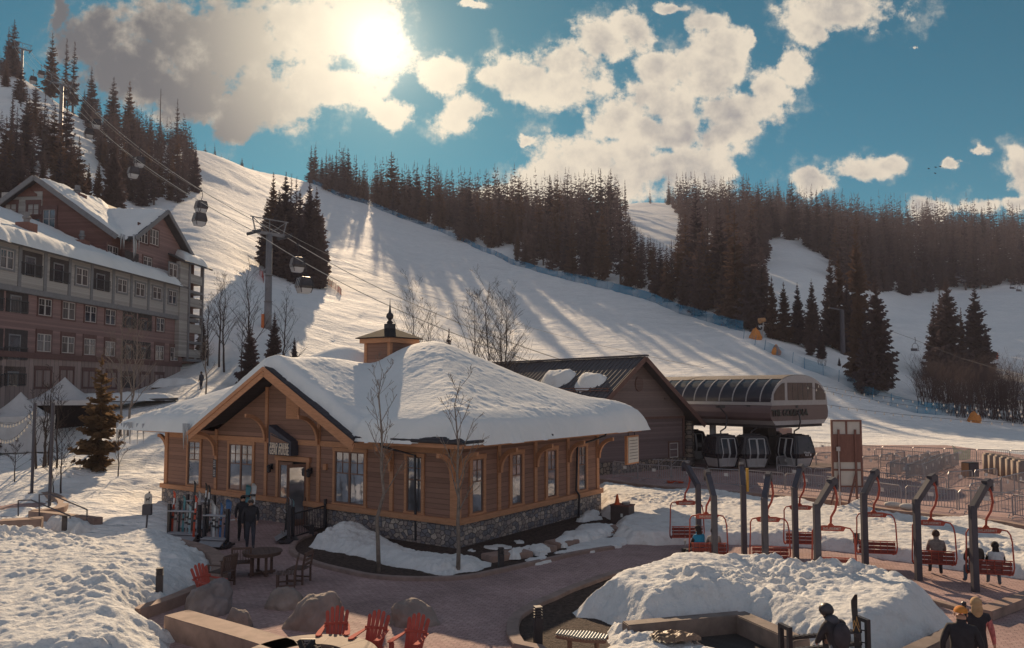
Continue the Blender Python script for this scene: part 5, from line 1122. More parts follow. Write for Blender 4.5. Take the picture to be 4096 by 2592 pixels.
hw(674,1163,703,1216,y0=-.35,mc=M_hgt,cas=.14)
for q in ((153,1195,203,1263),(249,1208,297,1278),(339,1224,382,1289),(421,1238,459,1299),(624,1272,655,1327)): hw(*q)
for q in ((147,1336,201,1407),(246,1346,294,1413),(335,1355,378,1420),(419,1366,457,1425),(620,1383,652,1440),(680,1390,710,1443)): hw(*q,head=.25)
for q in ((140,1478,200,1550),(240,1478,290,1550),(330,1483,378,1550),(425,1488,462,1552)): hw(*q,head=.16,split=0,mf=M_hrt)
for q in ((560,1496,596,1552),(618,1497,652,1535),(676,1514,706,1540)): hw(*q,head=.12,split=0,mf=M_hrt)
# balconies: flat panel painted dark as a shaded recess, door, rail
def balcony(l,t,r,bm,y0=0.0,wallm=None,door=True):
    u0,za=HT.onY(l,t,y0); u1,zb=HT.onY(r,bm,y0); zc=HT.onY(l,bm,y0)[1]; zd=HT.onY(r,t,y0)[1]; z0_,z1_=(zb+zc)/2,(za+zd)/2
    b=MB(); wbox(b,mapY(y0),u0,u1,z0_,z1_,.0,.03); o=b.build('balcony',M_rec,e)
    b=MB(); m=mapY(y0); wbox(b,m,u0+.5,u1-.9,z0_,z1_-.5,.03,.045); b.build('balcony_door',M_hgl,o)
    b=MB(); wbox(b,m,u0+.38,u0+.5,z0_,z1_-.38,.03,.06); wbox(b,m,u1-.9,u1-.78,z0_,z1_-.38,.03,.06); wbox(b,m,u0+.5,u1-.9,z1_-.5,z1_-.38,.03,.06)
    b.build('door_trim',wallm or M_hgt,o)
    b=MB(); wbox(b,m,u0,u1,z0_+.95,z0_+1.03,.05,.12); wbox(b,m,u0,u1,z0_+.08,z0_+.14,.06,.10)
    n=max(4,int((u1-u0)/.16))
    for i in range(n+1): u=u0+(u1-u0)*i/n; wbox(b,m,u-.012,u+.012,z0_+.14,z0_+.95,.07,.095)
    b.build('railing',M_hroof,o)
for q in ((85,1008,166,1106),(201,1037,276,1131),(374,1080,437,1163)): balcony(*q,y0=-.35)
for q in ((25,1163,110,1252),(-60,1150,12,1240)): balcony(*q)
for q in ((491,1245,545,1313),(553,1258,605,1322)): balcony(*q,wallm=M_hred2)
for q in ((20,1318,106,1440),(-70,1310,8,1440),(15,1466,100,1545),(-70,1460,6,1550)): balcony(*q)
for q in ((490,1360,544,1436),(550,1368,600,1436),(487,1485,540,1552)): balcony(*q,wallm=M_hred2)
# corner bay with open balconies, on a column
b=MB()
for z0_,z1_ in ((17.9,18.9),(15.2,16.2),(12.2,13.2),(9.4,10.3)): b.box(36.6,39.9,-.55,-.35,z0_,z1_); b.box(39.7,39.9,-.35,3,z0_,z1_)
b.box(34.8,36.6,-.50,.0,17.3,20.0); b.box(34.8,36.8,-.5,0,9.4,17.1); b.build('bay_parapet',M_hgrey,e)
b=MB()
for u in (36.7,39.78):
    b.box(u-.15,u+.15,-.62,-.3,9.2,20.1)
b.box(39.6,39.9,2.8,3.1,9.2,20.1)
for z in (16.9,14.2,11.1,9.1): b.box(36.55,39.95,-.6,3.0,z-.16,z+.14)
b.build('bay_post',M_hgt,e)
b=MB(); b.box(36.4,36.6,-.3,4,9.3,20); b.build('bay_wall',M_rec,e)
b=MB(); b.tube([(39.4,.3,3),(39.4,.3,9.0)],.32,12); b.build('column',mat('timber_column',(.16,.085,.06),.7,.2,3,grain=(6,6,1)),e)
hw(676,1055,707,1108,y0=-.5,mc=M_hgt,cas=.12)
# lower roof, wing and cross gable
zl=lambda x,y: 17.30+.445*(y+.9)
r=MB(); slab(r,[(-8,-.9),(34.4,-.9),(34.4,2.2),(26.5,2.2),(26.5,13),(-8,13)],zl,.22); r.build('lower_roof',M_hroof,e)
zu=lambda x,y: 27.2-.70*abs(y-9.9)
w=MB(); w.prism([(2.0,17),(17.8,17),(17.8,21.6),(9.9,27.0),(2.0,21.6)],lambda u,v,t:(t,u,v),26.0,26.25); w.box(26.25,40,2.0,2.2,17,21.5); w.build('upper_wall',M_hred2,e)
r=MB(); slab(r,[(25.2,1.1),(41,1.1),(41,9.9),(25.2,9.9)],zu,.25); slab(r,[(25.2,9.9),(41,9.9),(41,19),(25.2,19)],zu,.25); rf=r.build('upper_roof',M_hroof,e)
f=MB()
for s_ in (-1,1): f.bar((25.15,9.9+s_*9.0,zu(0,18.9)-.1),(25.15,9.9,27.05),.12,.5)
f.build('bargeboard',M_hgt,e)
w=MB(); w.prism([(27.8,17),(37.8,17),(37.8,21.45),(32.8,25.0),(27.8,21.45)],lambda u,v,t:(u,t,v),.9,1.1); w.box(27.8,28.0,1.1,2,17,21.4); w.box(37.6,37.8,1.1,2,17,21.4); w.build('cross_gable_wall',M_hred,e)
zc=lambda x,y: 25.25-.70*abs(x-32.8)
r=MB(); slab(r,[(27.0,.0),(32.8,.0),(32.8,7.1),(27.0,1.3)],zc,.25); slab(r,[(32.8,.0),(38.6,.0),(38.6,1.3),(32.8,7.1)],zc,.25); r.build('cross_gable_roof',M_hroof,rf)
f=MB()
for s_ in (-1,1): f.bar((32.8+s_*5.95,-.05,zc(32.8+5.95,0)-.12),(32.8,-.05,25.12),.10,.42)
f.build('bargeboard',M_hgt,e)
kw=dict(y0=.9,mc=M_hrt,cas=.14)
hw(554,902,589,972,ncol=3,grid=(1,1),split=.5,**kw); hw(598,918,632,980,ncol=3,grid=(1,1),split=.5,**kw)
hw(428,984,469,1047,y0=2.0,mc=M_hrt,cas=.14,head=.1); hw(572,1028,606,1068,y0=.9,mc=M_hrt)
b=MB(); u0,za=HT.onY(500,1000,.9); u1,zz=HT.onY(553,1055,.9); wbox(b,mapY(.9),u0,u1,zz,za,0,.03); b.build('balcony',M_rec,e)  # flat panel in the recess shade colour
# end gable: light panel, louvre, windows (wall faces the viewer, plane x = 26)
fx=mapX(26.0,-1)
def ex(px,py):
    d=HT.dirl(ray(px,py)); t=(26.0-HT.cam.x)/d.x; q=HT.cam+d*t; return q.y,q.z
a0,za=ex(8,770); a1,zb=ex(168,872)
b=MB(); wbox(b,fx,min(a0,a1),max(a0,a1),zb,za,-.01,.05); b.build('light_panel',M_hgrey,e)
y0_,z0_=ex(28,789); y1_,z1_=ex(152,730); ym=(y0_+y1_)/2; b=MB(); b.prism([(y0_,z0_),(y1_,z0_),(y1_,z0_+.25),(ym+.3,z1_),(ym-.3,z1_),(y0_,z0_+.25)],lambda u,v,t:(26-.055-t,u,v),0,.05); o=b.build('gable_louvre',M_hred2,e); b=MB()
for i in range(9):
    z=z0_+.15+i*(z1_-z0_-.2)/9; h=abs(y1_-y0_)/2*(1-max(0,(z-z0_-.25))/(z1_-z0_-.25))*.9; b.box(26-.14,26-.10,ym-h,ym+h,z,z+.09)
b.build('slat',M_hor,o)
def ew(l,t,r_,bm,mf=None,grid=(1,1)):
    u0,za=ex(l,t); u1,zb=ex(r_,bm); window(e,fx,u0,u1,zb,za,mf or M_hrt,glass_mat('blue_pane',(.02,.07,.10),.1,metal=.1),M_hrt,cas=.2,head=.2,ncol=2,grid=grid,split=.5,proud=.1)
ew(23,817,66,862); ew(113,817,156,862); ew(175,840,221,911,mf=M_hwf); ew(112,875,160,902)
# chimneys
def chim(px,py0,py1,Y,wd,label=None):
    q=D(px,py0,Y); t=D(px,py1,Y); l=HT.loc(q); b=MB(); b.box(l.x-wd/2,l.x+wd/2,l.y-wd/2,l.y+wd/2,q.z-1.5,t.z); o=b.build('chimney',M_hor,e); b=MB(); b.lathe([(.30*wd*.7,0),(.30*wd*.7,.35),(.42*wd*.7,.4),(.42*wd*.7,.55),(.3*wd*.7,.6),(.3*wd*.7,.95)],10,(l.x,l.y,t.z)); b.build('flue',M_galv,o)
chim(308,815,778,80,1.3); chim(104,950,893,64,1.15); chim(326,1005,962,74,1.0)
# roof snow
nzl=lambda x,y: 17.30+.445*(y+.9)
roof_snow('roof_snow','long smooth snow blanket on the lower lodge roof',HT,[(-8,-1.05),(10,-1.1),(28,-1.05),(33.6,-1.1),(34.9,-.6),(34.9,1.0),(33.5,1.9),(26.2,1.95),(25.9,13),(-8,13)],nzl,.75,1.0,.22,71,.10,M_snowr,lambda x,y:.25*fbmn(x,y,4,2,9))
nzu=lambda x,y: np.maximum(27.22-.70*np.abs(y-9.9),np.where((y<7.2),25.27-.70*np.abs(x-32.8),0))
roof_snow('roof_snow','thin streaky snow on the upper lodge roof behind the gable',HT,[(25.3,1.2),(27.2,.9),(27.2,.35),(32.6,.15),(33.0,1.2),(33.2,7.2),(37,9.7),(25.3,9.7)],nzu,.40,.8,.2,72,.14,M_snowr)
roof_snow('roof_snow','heaped snow on the small roof right of the lodge gable',HT,[(35.0,-.9),(40.4,-1.0),(40.6,1.5),(36.5,1.7)],lambda x,y:20.1+.45*(y+.9)+0*x,.8,.7,.15,73,.10,M_snowr)
r=MB(); slab(r,[(34.6,-1.1),(41.0,-1.1),(41.0,3.2),(34.6,3.2)],lambda x,y:20.12+.45*(y+.9),.2); r.build('bay_roof',M_hroof,e)
icicles(HT,[(27.4,.2,21.3,8,.5),(31.6-4.2,.3,21.2,8,.3),(26.3,1.0,21.2,4,.3)],9,['icicles at the left of the lodge gable corner','longest icicles hanging at the lodge gable corner','few icicles on the lodge roof edge left of the gable'],2.4)
# low canopy with snow and stone terrace before the lodge
def G2(px,py,Y): return D(px,py,Y)
q0,q1=D(330,1600,66),D(700,1588,70); b=MB(); b.bar((q0.x,q0.y,q0.z-.15),(q1.x,q1.y,q1.z-.15),3.2,.2)
cn=b.build('canopy',M_hroof); tag(cn,'flat snow covered canopy along the lodge front','canopy')
P=[Vector((q0.x-1.6,q0.y)),Vector((q0.x+1.4,q0.y-1.4)),Vector((q1.x+.3,q1.y-1.6)),Vector((q1.x,q1.y+1.5))]; snow_sheet('roof_snow',P,.5,.8,.15,75,.12,M_snowr,'snow heaped on the flat canopy by the lodge','snow',base=(q0.z+q1.z)/2-.08)
q0,q1=D(608,1575,77),D(792,1575,78); b=MB(); b.box(0,(q1-q0).length,-.4,1.4,-2.5,.75); o=b.build('terrace_wall',M_cob); o.location=(q0.x,q0.y,q0.z); o.rotation_euler=(0,0,atan2(q1.y-q0.y,q1.x-q0.x)); tag(o,'stone faced terrace wall at the lodge corner','wall')
P=[Vector((q0.x,q0.y-.5)),Vector((q1.x,q1.y-.5)),Vector((q1.x,q1.y+1.4)),Vector((q0.x,q0.y+1.4))]; snow_sheet('snow_patch',P,.8,.9,.15,76,.1,M_snowr,'humps of snow on the stone terrace wall','snow',base=q0.z+.74)
# ------------------------------------------------------------------ swing frames with old lift chairs
M_post=mat('dark_steel',(.075,.072,.09),.5,.12,3,metal=.2); M_red=mat('chair_red',(.38,.075,.05),.5,.14,4); M_redd=mat('chair_slat_red',(.20,.045,.038),.6,.2,5); M_ltr=mat('header_letters',(.55,.46,.42),.6,.05,4)
def swing_frame(p,dx,label):
    e=empty('swing_frame',(p.x,p.y,0),0,label,'swing frame','steel posts of the chair swings'); dy=sqrt(max(0,.72**2-dx*dx)); t=Vector((dx,dy,3.02)); el=Vector((0,0,2.42))
    b=MB(); b.box(-.085,.085,-.085,.085,-.1,2.42); b.build('post',M_post,e,bevel=.008)
    b=MB(); b.bar(el-Vector((0,0,.09))-(t-el)*.02,t,.165,.17); b.build('arm',M_post,e,bevel=.008)
    d=(t-el).normalized(); b=MB(); b.bar(t-d*.16+Vector((0,0,.05)),t+Vector((dx*.16,dy*.16,.03)),.175,.22); b.bar(t+Vector((dx*.2,dy*.2,.08)),t+Vector((dx*.2,dy*.2,-.25)),.16,.10,up=(dx,dy,0)); b.build('head_cap',M_post,e,bevel=.015); return t
def chair_proto():
    e=empty('lift_chair')
    b=MB(); b.tube([(0,0,2.98),(.10,0,2.74),(.13,0,2.46),(.07,0,2.2),(-.05,0,1.98),(-.07,0,1.72)],[.028,.032,.034,.034,.034,.03],8); b.build('hanger',M_red,e,smooth=True)
    b=MB(); b.prism([(-.43,1.70),(-.30,1.735),(.20,1.735),(.36,1.70),(.28,1.575),(-.36,1.575)],lambda u,v,t:(u,t,v),-.018,.018); b.prism([(-.16,1.735),(.03,1.735),(-.03,1.80),(-.11,1.80)],lambda u,v,t:(u,t,v),-.02,.02); hd=b.build('header',M_red,e,bevel=.006)
    l=text_mesh('TIMBERLINE',.115,M_ltr,hd,extrude=.002,bold=.002,spacing=1.12); k=.50/max(l.dimensions.x,.01); l.scale=(-k,.9,1); l.rotation_euler=(pi/2,0,0); l.location=(-.04,-.022,1.645)
    for s_ in (-1,1):
        b=MB(); b.tube([(s_*.38-.04,0,1.685),(s_*.50-.03,0,1.66),(s_*.565-.02,0,1.55),(s_*.585,0,1.35),(s_*.615,0,.62),(s_*.60,.05,.45),(s_*.54,.16,.37),(s_*.45,.4,.37)],.022,8); b.build('side_tube',M_red,e,smooth=True)
    b=MB()
    for i in range(3): b.bar((-.55,-.06+.012*i,.50+i*.115),(.55,-.06+.012*i,.50+i*.115),.018,.098)
    bk=b.build('backrest',M_redd,e); b=MB()
    for x in (-.5,-.30,-.1,.1,.30,.5): b.bar((x,-.085,.42),(x,-.05,.82),.035,.012,up=(1,0,0))
    b.bar((-.56,-.05,.815),(.56,-.05,.815),.03,.03); b.bar((-.56,-.075,.435),(.56,-.075,.435),.03,.03); b.build('back_strap',M_red,bk)
    b=MB()
    for i in range(4): b.bar((-.54,.02+i*.12,.425-.006*i),(.54,.02+i*.12,.425-.006*i),.10,.02)
    b.build('seat',M_redd,e); return e
CH=chair_proto(); used=[False]
swings=[(2796,27.2,-.40,'back row steel post farthest left, seen behind the blue vest'),(2859,24.2,-.19,'front row steel post beside the woman in blue'),(2977,26.8,0.0,'back row steel post with no chair and a yellow strip'),(3061,23.7,.15,'front row steel post in the middle, behind the snow bank crest'),(3183,26.2,.23,'back row steel post third from the left'),(3270,22.4,.47,'front row steel post with its chair swung to the right'),(3460,24.8,.38,'steel post left of the man in the grey sweater'),(3671,23.4,.50,'steel post beside the man in the grey sweater'),(3896,22.1,.44,'steel post nearest the right edge, beside the capped pair')]
chlab=['red double chair hanging farthest left, empty','red double chair carrying the woman in the blue vest',None,'empty red chair behind the front middle post','empty red chair in the back row beside it','empty red chair low in front with a taped hanger','empty red chair right of the middle, beside the bollard','red chair carrying the man in the grey sweater','red chair at the right carrying the couple']
TIP={}
OFF=[-46,-24,-5,19,27,64,47,65,61]
for i,(px,Y,dx,lab) in enumerate(swings):
    c=D(px,2200,Y); dy=.5
    for _ in range(30): dx=max(-.7,min(.7,(c.x/Y+OFF[i]/F)*(Y+dy)-c.x)); dy=.5*dy+.5*sqrt(max(.002,.72**2-dx*dx))
    t=swing_frame(c,dx,lab); w_=Vector((c.x+t.x,c.y+t.y,0)); TIP[i]=(w_,-R(2*i))
    if i==2: continue
    o=CH if not used[0] else copy_tree(CH); used[0]=True; o.location=w_; o.rotation_euler=(0,0,-R(2*i)); o['label']=chlab[i]; o['category']='chair'; o['group']='red lift chairs used as swings'
c=D(2977,2200,26.8); b=MB(); b.box(.09,.17,-.1,-.04,2.2,3.0); o=b.build('height_marker',mat('yellow_strip',(.50,.30,.06),.6,.15,6)); o.location=(c.x,c.y,0); tag(o,'yellow ruler strip on the chairless steel post','marker')
# ------------------------------------------------------------------ people
M_skin=mat('skin',(.42,.24,.17),.6,.08,8)
def cloth(n,c,v=.2): return mat(n,c,.85,v,9,bump=.004)
def person(name_loc,rz,label,pose,top,legs,hair,shoes=None,h=1.74,long_hair=0,cap=None,sleeve=None,vest=None,width=1.0,extras=None,z=0.0,fem=False):
    """one continuous skinned body; hair, hat and the like are children. Faces +y locally."""
    k=h/1.74; P={'pelvis':(0,0,.93),'waist':(0,.01,1.08),'chest':(0,.0,1.30),'neck':(0,.0,1.475),'hb':(0,.02,1.56),'ht':(0,.03,1.655),
     'shL':(-.185*width,0,1.41),'shR':(.185*width,0,1.41),'elL':(-.25*width,-.03,1.14),'elR':(.25*width,-.03,1.14),'haL':(-.25*width,.07,.90),'haR':(.25*width,.07,.90),
     'hiL':(-.095,0,.88),'hiR':(.095,0,.88),'knL':(-.10,.03,.50),'knR':(.10,.03,.50),'anL':(-.10,-.01,.09),'anR':(.10,-.01,.09),'toL':(-.11,.15,.04),'toR':(.11,.15,.04)}
    P.update(pose)
    wt=.0 if fem else .012
    Rd={'pelvis':.145,'waist':.135+wt,'chest':.165+wt,'neck':.070,'hb':.088,'ht':.098,'shL':.085,'shR':.085,'elL':.058,'elR':.058,'haL':.040,'haR':.040,'hiL':.105,'hiR':.105,'knL':.072,'knR':.072,'anL':.052,'anR':.052,'toL':.042,'toR':.042}
    E=[('pelvis','waist'),('waist','chest'),('chest','neck'),('neck','hb'),('hb','ht'),('chest','shL'),('chest','shR'),('shL','elL'),('shR','elR'),('elL','haL'),('elR','haR'),('pelvis','hiL'),('pelvis','hiR'),('hiL','knL'),('hiR','knR'),('knL','anL'),('knR','anR'),('anL','toL'),('anR','toR')]
    names=list(P); idx={n:i for i,n in enumerate(names)}; vs=[Vector(P[n])*k for n in names]; rs=[Rd[n]*k for n in names]; es=[(idx[a],idx[b_]) for a,b_ in E]
    for s_ in ('L','R'):
        hd=Vector(P['ha'+s_]); d=(hd-Vector(P['el'+s_])).normalized(); sd=Vector((1 if s_=='L' else -1,0,0)); sd=(sd-d*sd.dot(d)).normalized(); up=d.cross(sd)
        for f,(off,ln) in enumerate(((-.030,.075),(-.010,.088),(.010,.082),(.030,.066))):
            a=hd+d*.055+up*off; q=a+d*ln*.55; r_=q+d*ln*.35+sd*.025; i0=len(vs); vs+= [a*k,q*k,r_*k]; rs+=[.011*k,.009*k,.007*k]; es+=[(idx['ha'+s_],i0),(i0,i0+1),(i0+1,i0+2)]; names+=['f'+s_]*3
        a=hd+up*-.04+d*.02; i0=len(vs); vs+=[(a+sd*.02)*k,(a+sd*.035+d*.04)*k]; rs+=[.012*k,.009*k]; es+=[(idx['ha'+s_],i0),(i0,i0+1)]; names+=['f'+s_]*2
    me=bpy.data.meshes.new('body'); me.from_pydata([tuple(v) for v in vs],es,[]); o=bpy.data.objects.new('body',me); COL.objects.link(o)
    md=o.modifiers.new('skin','SKIN'); me.skin_vertices[0].data[0].use_root=True
    for sv,r_ in zip(me.skin_vertices[0].data,rs): sv.radius=(r_,r_)
    for n in ('pelvis','waist','chest'): sv=me.skin_vertices[0].data[idx[n]]; sv.radius=(rs[idx[n]]*1.12*width,rs[idx[n]]*.80)
    ss=o.modifiers.new('sub','SUBSURF'); ss.levels=1; ss.render_levels=1
    dg=bpy.context.evaluated_depsgraph_get(); m2=bpy.data.meshes.new_from_object(o.evaluated_get(dg)); bpy.data.objects.remove(o)
    mats=[top,legs,M_skin,shoes or M_cabf,sleeve or top]; m2.materials.clear()
    for m in mats: m2.materials.append(m)
    def seg(p,a,b_): ab=b_-a; t=max(0,min(1,(p-a).dot(ab)/max(ab.length_squared,1e-9))); return (p-a-ab*t).length,t
    cls={('pelvis','waist'):0,('waist','chest'):0,('chest','neck'):0,('neck','hb'):2,('hb','ht'):2,('chest','shL'):0,('chest','shR'):0,('shL','elL'):4,('shR','elR'):4,('elL','haL'):4,('elR','haR'):4,('pelvis','hiL'):1,('pelvis','hiR'):1,('hiL','knL'):1,('hiR','knR'):1,('knL','anL'):1,('knR','anR'):1,('anL','toL'):3,('anR','toR'):3}
    for f in m2.polygons:
        best=9;bm_=0
        for a,b_ in E:
            dd,t=seg(f.center,vs[idx[a]],vs[idx[b_]]); dd-=Rd[a]*k*.6
            if dd<best: best=dd; bm_=cls[(a,b_)]; 
            if dd==best and (b_ in('haL','haR')) and t>.90: bm_=2
        f.material_index=bm_; f.use_smooth=True
    e=empty('person',(name_loc[0],name_loc[1],z),rz,label,'person'); o=bpy.data.objects.new('body',m2); COL.objects.link(o); o.parent=e
    hc=Vector(P['ht'])*k; hbv=Vector(P['hb'])*k
    def blob(name,c,rx,ry,rz_,m,par=e,cut=None,seg_=16):
        bm=bmesh.new(); bmesh.ops.create_uvsphere(bm,u_segments=seg_,v_segments=10,radius=1)
        for v in bm.verts: v.co=Vector((v.co.x*rx,v.co.y*ry,v.co.z*rz_))+Vector(c)
        if cut: bmesh.ops.delete(bm,geom=[v for v in bm.verts if cut(v.co)],context='VERTS')
        mm=bpy.data.meshes.new(name); bm.to_mesh(mm); bm.free(); mm.materials.append(m); [setattr(p_,'use_smooth',True) for p_ in mm.polygons]
        q=bpy.data.objects.new(name,mm); COL.objects.link(q); q.parent=par; return q
    if hair: blob('hair',hc+Vector((0,-.012,.005))*k,.108*k,.118*k,.118*k,hair,cut=lambda c:(c.y-hc.y>.035*k and c.z<hc.z+.055*k) or (c.z<hc.z-.09*k))
    if long_hair and hair: blob('long_hair',hc+Vector((0,-.075,-.05-long_hair*.5))*k,.105*k,.055*k,(.10+long_hair*.55)*k,hair)
    if cap:
        q=blob('cap',hc+Vector((0,0,.03))*k,.116*k,.126*k,.105*k,cap,cut=lambda c:c.z<hc.z+.02*k); b=MB(); n=10; b.prism([(-.085*k,0)]+[(-.085*k*cos(pi*i/n),.085*k*sin(pi*i/n)) for i in range(1,n)]+[(.085*k,0)],lambda u,v,t:(hc.x+u,hc.y+.10*k+v,hc.z+.035*k+t-v*.2),0,.012); b.build('visor',cap,q)
    b=MB(); b.add([hc+Vector((-.018,.088,-.035))*k,hc+Vector((.018,.088,-.035))*k,hc+Vector((0,.128,-.035))*k,hc+Vector((0,.092,.015))*k],[(0,1,2),(0,2,3),(1,3,2),(0,3,1)]); b.build('nose',M_skin,e)
    for s_ in (-1,1): blob('ear',hc+Vector((s_*.098,.0,-.02))*k,.014*k,.028*k,.034*k,M_skin,seg_=8)
    b=MB(); 
    for s_ in (-1,1): b.box(*(hc.x+s_*.035*k+q*.014*k for q in (-1,1)),hc.y+.088*k,hc.y+.097*k,hc.z-.004*k,hc.z+.008*k)
    b.build('eyes',M_cabf,e); b=MB(); b.box(hc.x-.025*k,hc.x+.025*k,hc.y+.086*k,hc.y+.094*k,hc.z-.068*k,hc.z-.06*k); b.build('mouth',M_redd,e)
    if vest: blob('vest',(Vector(P['chest'])+Vector((0,0,-.06)))*k,.215*k*width,.165*k,.26*k,vest)
    return e,P,k,blob
black=cloth('black_cloth',(.028,.027,.034)); dkj=cloth('dark_trousers',(.040,.045,.062)); jeans=cloth('jeans',(.12,.15,.20)); greyc=cloth('grey_sweater',(.20,.18,.175),.45); blk_h=cloth('black_hair',(.022,.018,.02)); brn_h=cloth('brown_hair',(.06,.038,.03)); blond=cloth('blond_hair',(.42,.27,.15)); bluev=cloth('blue_vest',(.02,.20,.36)); beige=cloth('beige_top',(.30,.26,.24)); camo=cloth('patterned_jacket',(.055,.045,.042),.7); whitev=cloth('pale_vest',(.50,.52,.55)); orangec=cloth('orange_cap',(.52,.20,.045)); pink=cloth('pink_pattern',(.42,.13,.13),.6); bluecap=cloth('blue_cap',(.16,.24,.34)); greyh=cloth('grey_hair',(.20,.17,.16))
shoe=cloth('tan_shoes',(.30,.19,.12))
wl={'knL':(-.10,.12,.50),'anL':(-.10,.10,.12),'toL':(-.11,.27,.08),'knR':(.10,.02,.50),'anR':(.10,-.14,.11),'toR':(.11,.0,.04)}
p=G(1000,2196); e,P,k,bl=person(p,pi+.35,'man in black jacket and sunglasses walking out of the shop',{**wl,'haL':(-.22,.16,.96),'elL':(-.26,.0,1.15),'haR':(.27,.02,.88)},black,dkj,greyh,h=1.76,width=1.08)
b=MB(); hc=Vector(P['ht'])*k; b.box(-.085,.085,.083,.112,hc.z-.022,hc.z+.022); o=b.build('sunglasses',M_cabf,e)
p=G(968,2166); person(p,pi+.5,'companion in black half hidden behind the man leaving the shop',{**wl},black,black,blk_h,h=1.70,long_hair=.25,fem=True)
def sit(dx=0,kn=.42,spread=.1,z0=.46,twL=0.0,lean=.0):
    return {'pelvis':(0,0,z0+.08),'waist':(0,-.02+lean*.1,z0+.24),'chest':(0,-.02+lean*.3,z0+.47),'neck':(0,.0+lean*.45,z0+.645),'hb':(0,.03+lean*.5,z0+.73),'ht':(0,.04+lean*.5,z0+.825),'shL':(-.18,-.01+lean*.4,z0+.58),'shR':(.18,-.01+lean*.4,z0+.58),'elL':(-.23,.08,z0+.33),'elR':(.23,.08,z0+.33),'haL':(-.13,.28,z0+.20),'haR':(.13,.28,z0+.20),'hiL':(-.09,.02,z0+.06),'hiR':(.09,.02,z0+.06),'knL':(-spread-.03,kn,z0+.05),'knR':(spread+.03,kn,z0+.05),'anL':(-spread-.04,kn+.05,.09),'anR':(spread+.04,kn-.12,.09),'toL':(-spread-.06,kn+.19,.06),'toR':(spread+.06,kn+.02,.04)}
def seat(i,off,**k_):
    w_,rz=TIP[i]; return (w_.x+off*cos(rz)+.17*-sin(rz)*-1,w_.y+off*sin(rz)+.17*cos(rz)),rz
q,rz=seat(1,-.27); person(q,rz+.5,'dark haired woman in a bright blue vest turned on the chair',{**sit(),'haR':(.10,.20,.78)},bluev,dkj,blk_h,sleeve=black,h=1.66,long_hair=.22,fem=True,vest=bluev)
q,rz=seat(1,.22); person(q,rz,'person in beige with long dark hair sitting beside the blue vest',sit(),beige,dkj,brn_h,h=1.58,long_hair=.30,fem=True)
q,rz=seat(7,.18); person(q,rz-.15,'young man in a grey patterned sweater on a red chair, from behind',sit(kn=.44),greyc,dkj,brn_h,shoe,h=1.76)
q,rz=seat(8,-.26); person(q,rz,'man in a blue cap and dark patterned jacket on the right chair',sit(),camo,jeans,brn_h,shoe,h=1.74,cap=bluecap)
q,rz=seat(8,.28); person(q,rz-.1,'woman with long black hair and pale vest on the right chair',sit(),whitev,jeans,blk_h,shoe,h=1.64,sleeve=black,long_hair=.42,fem=True,vest=whitev)
p=D(3843,2430,14.1); person((p.x,p.y),-.45,'man in an orange cap and dark jacket walking away at the bottom right',{**wl,'shL':(-.2,0,1.41),'shR':(.2,0,1.41)},black,dkj,None,h=1.76,cap=orangec,width=1.2)
p=D(3905,2400,15.1); e,P,k,bl=person((p.x,p.y),-.35,'blond woman in a black vest with pink patterned sleeves, from behind',{**wl,'elL':(-.24,.10,1.2),'haL':(-.16,.30,1.42),'haR':(.30,.03,.86)},black,black,blond,h=1.67,sleeve=pink,long_hair=.16,fem=True)
b=MB(); b.lathe([(.035,0),(.045,.12),(.046,.125),(.03,.14)],12,(-.16*k,.34*k,1.44*k)); b.build('cup',M_cabf); o=bpy.data.objects['cup']; w_=Vector((p.x,p.y,0)); o.location=w_; o.rotation_euler=(0,0,-.35); tag(o,'dark paper cup held up by the blond woman','cup')
p=D(3362,2440,14.2); e,P,k,bl=person((p.x,p.y),.35,'skier in dark jacket and helmet bent over the black ski rack',{'waist':(0,.06,1.07),'chest':(0,.16,1.27),'neck':(0,.26,1.42),'hb':(0,.32,1.49),'ht':(0,.36,1.57),'shL':(-.19,.18,1.37),'shR':(.19,.18,1.37),'elL':(-.28,.25,1.12),'elR':(.28,.25,1.12),'haL':(-.15,.45,1.0),'haR':(.18,.45,1.0)},cloth('dark_jacket',(.035,.032,.038)),jeans,blk_h,h=1.78,width=1.1)
bl('helmet',Vector(P['ht'])*k+Vector((0,-.01,.02)),.128,.14,.125,M_cabf,cut=None); bl('hood',Vector(P['neck'])*k+Vector((0,-.05,0)),.135,.12,.12,M_post); bl('backpack',Vector((0,-.02,1.22))*k,.17,.13,.24,cloth('backpack',(.05,.045,.055)))
p=D(805,1532,74); person((p.x,p.y),1.2,'tiny figure standing by the terrace wall of the lodge',{},dkj,dkj,brn_h,z=D(805,1560,74).z,h=1.75)
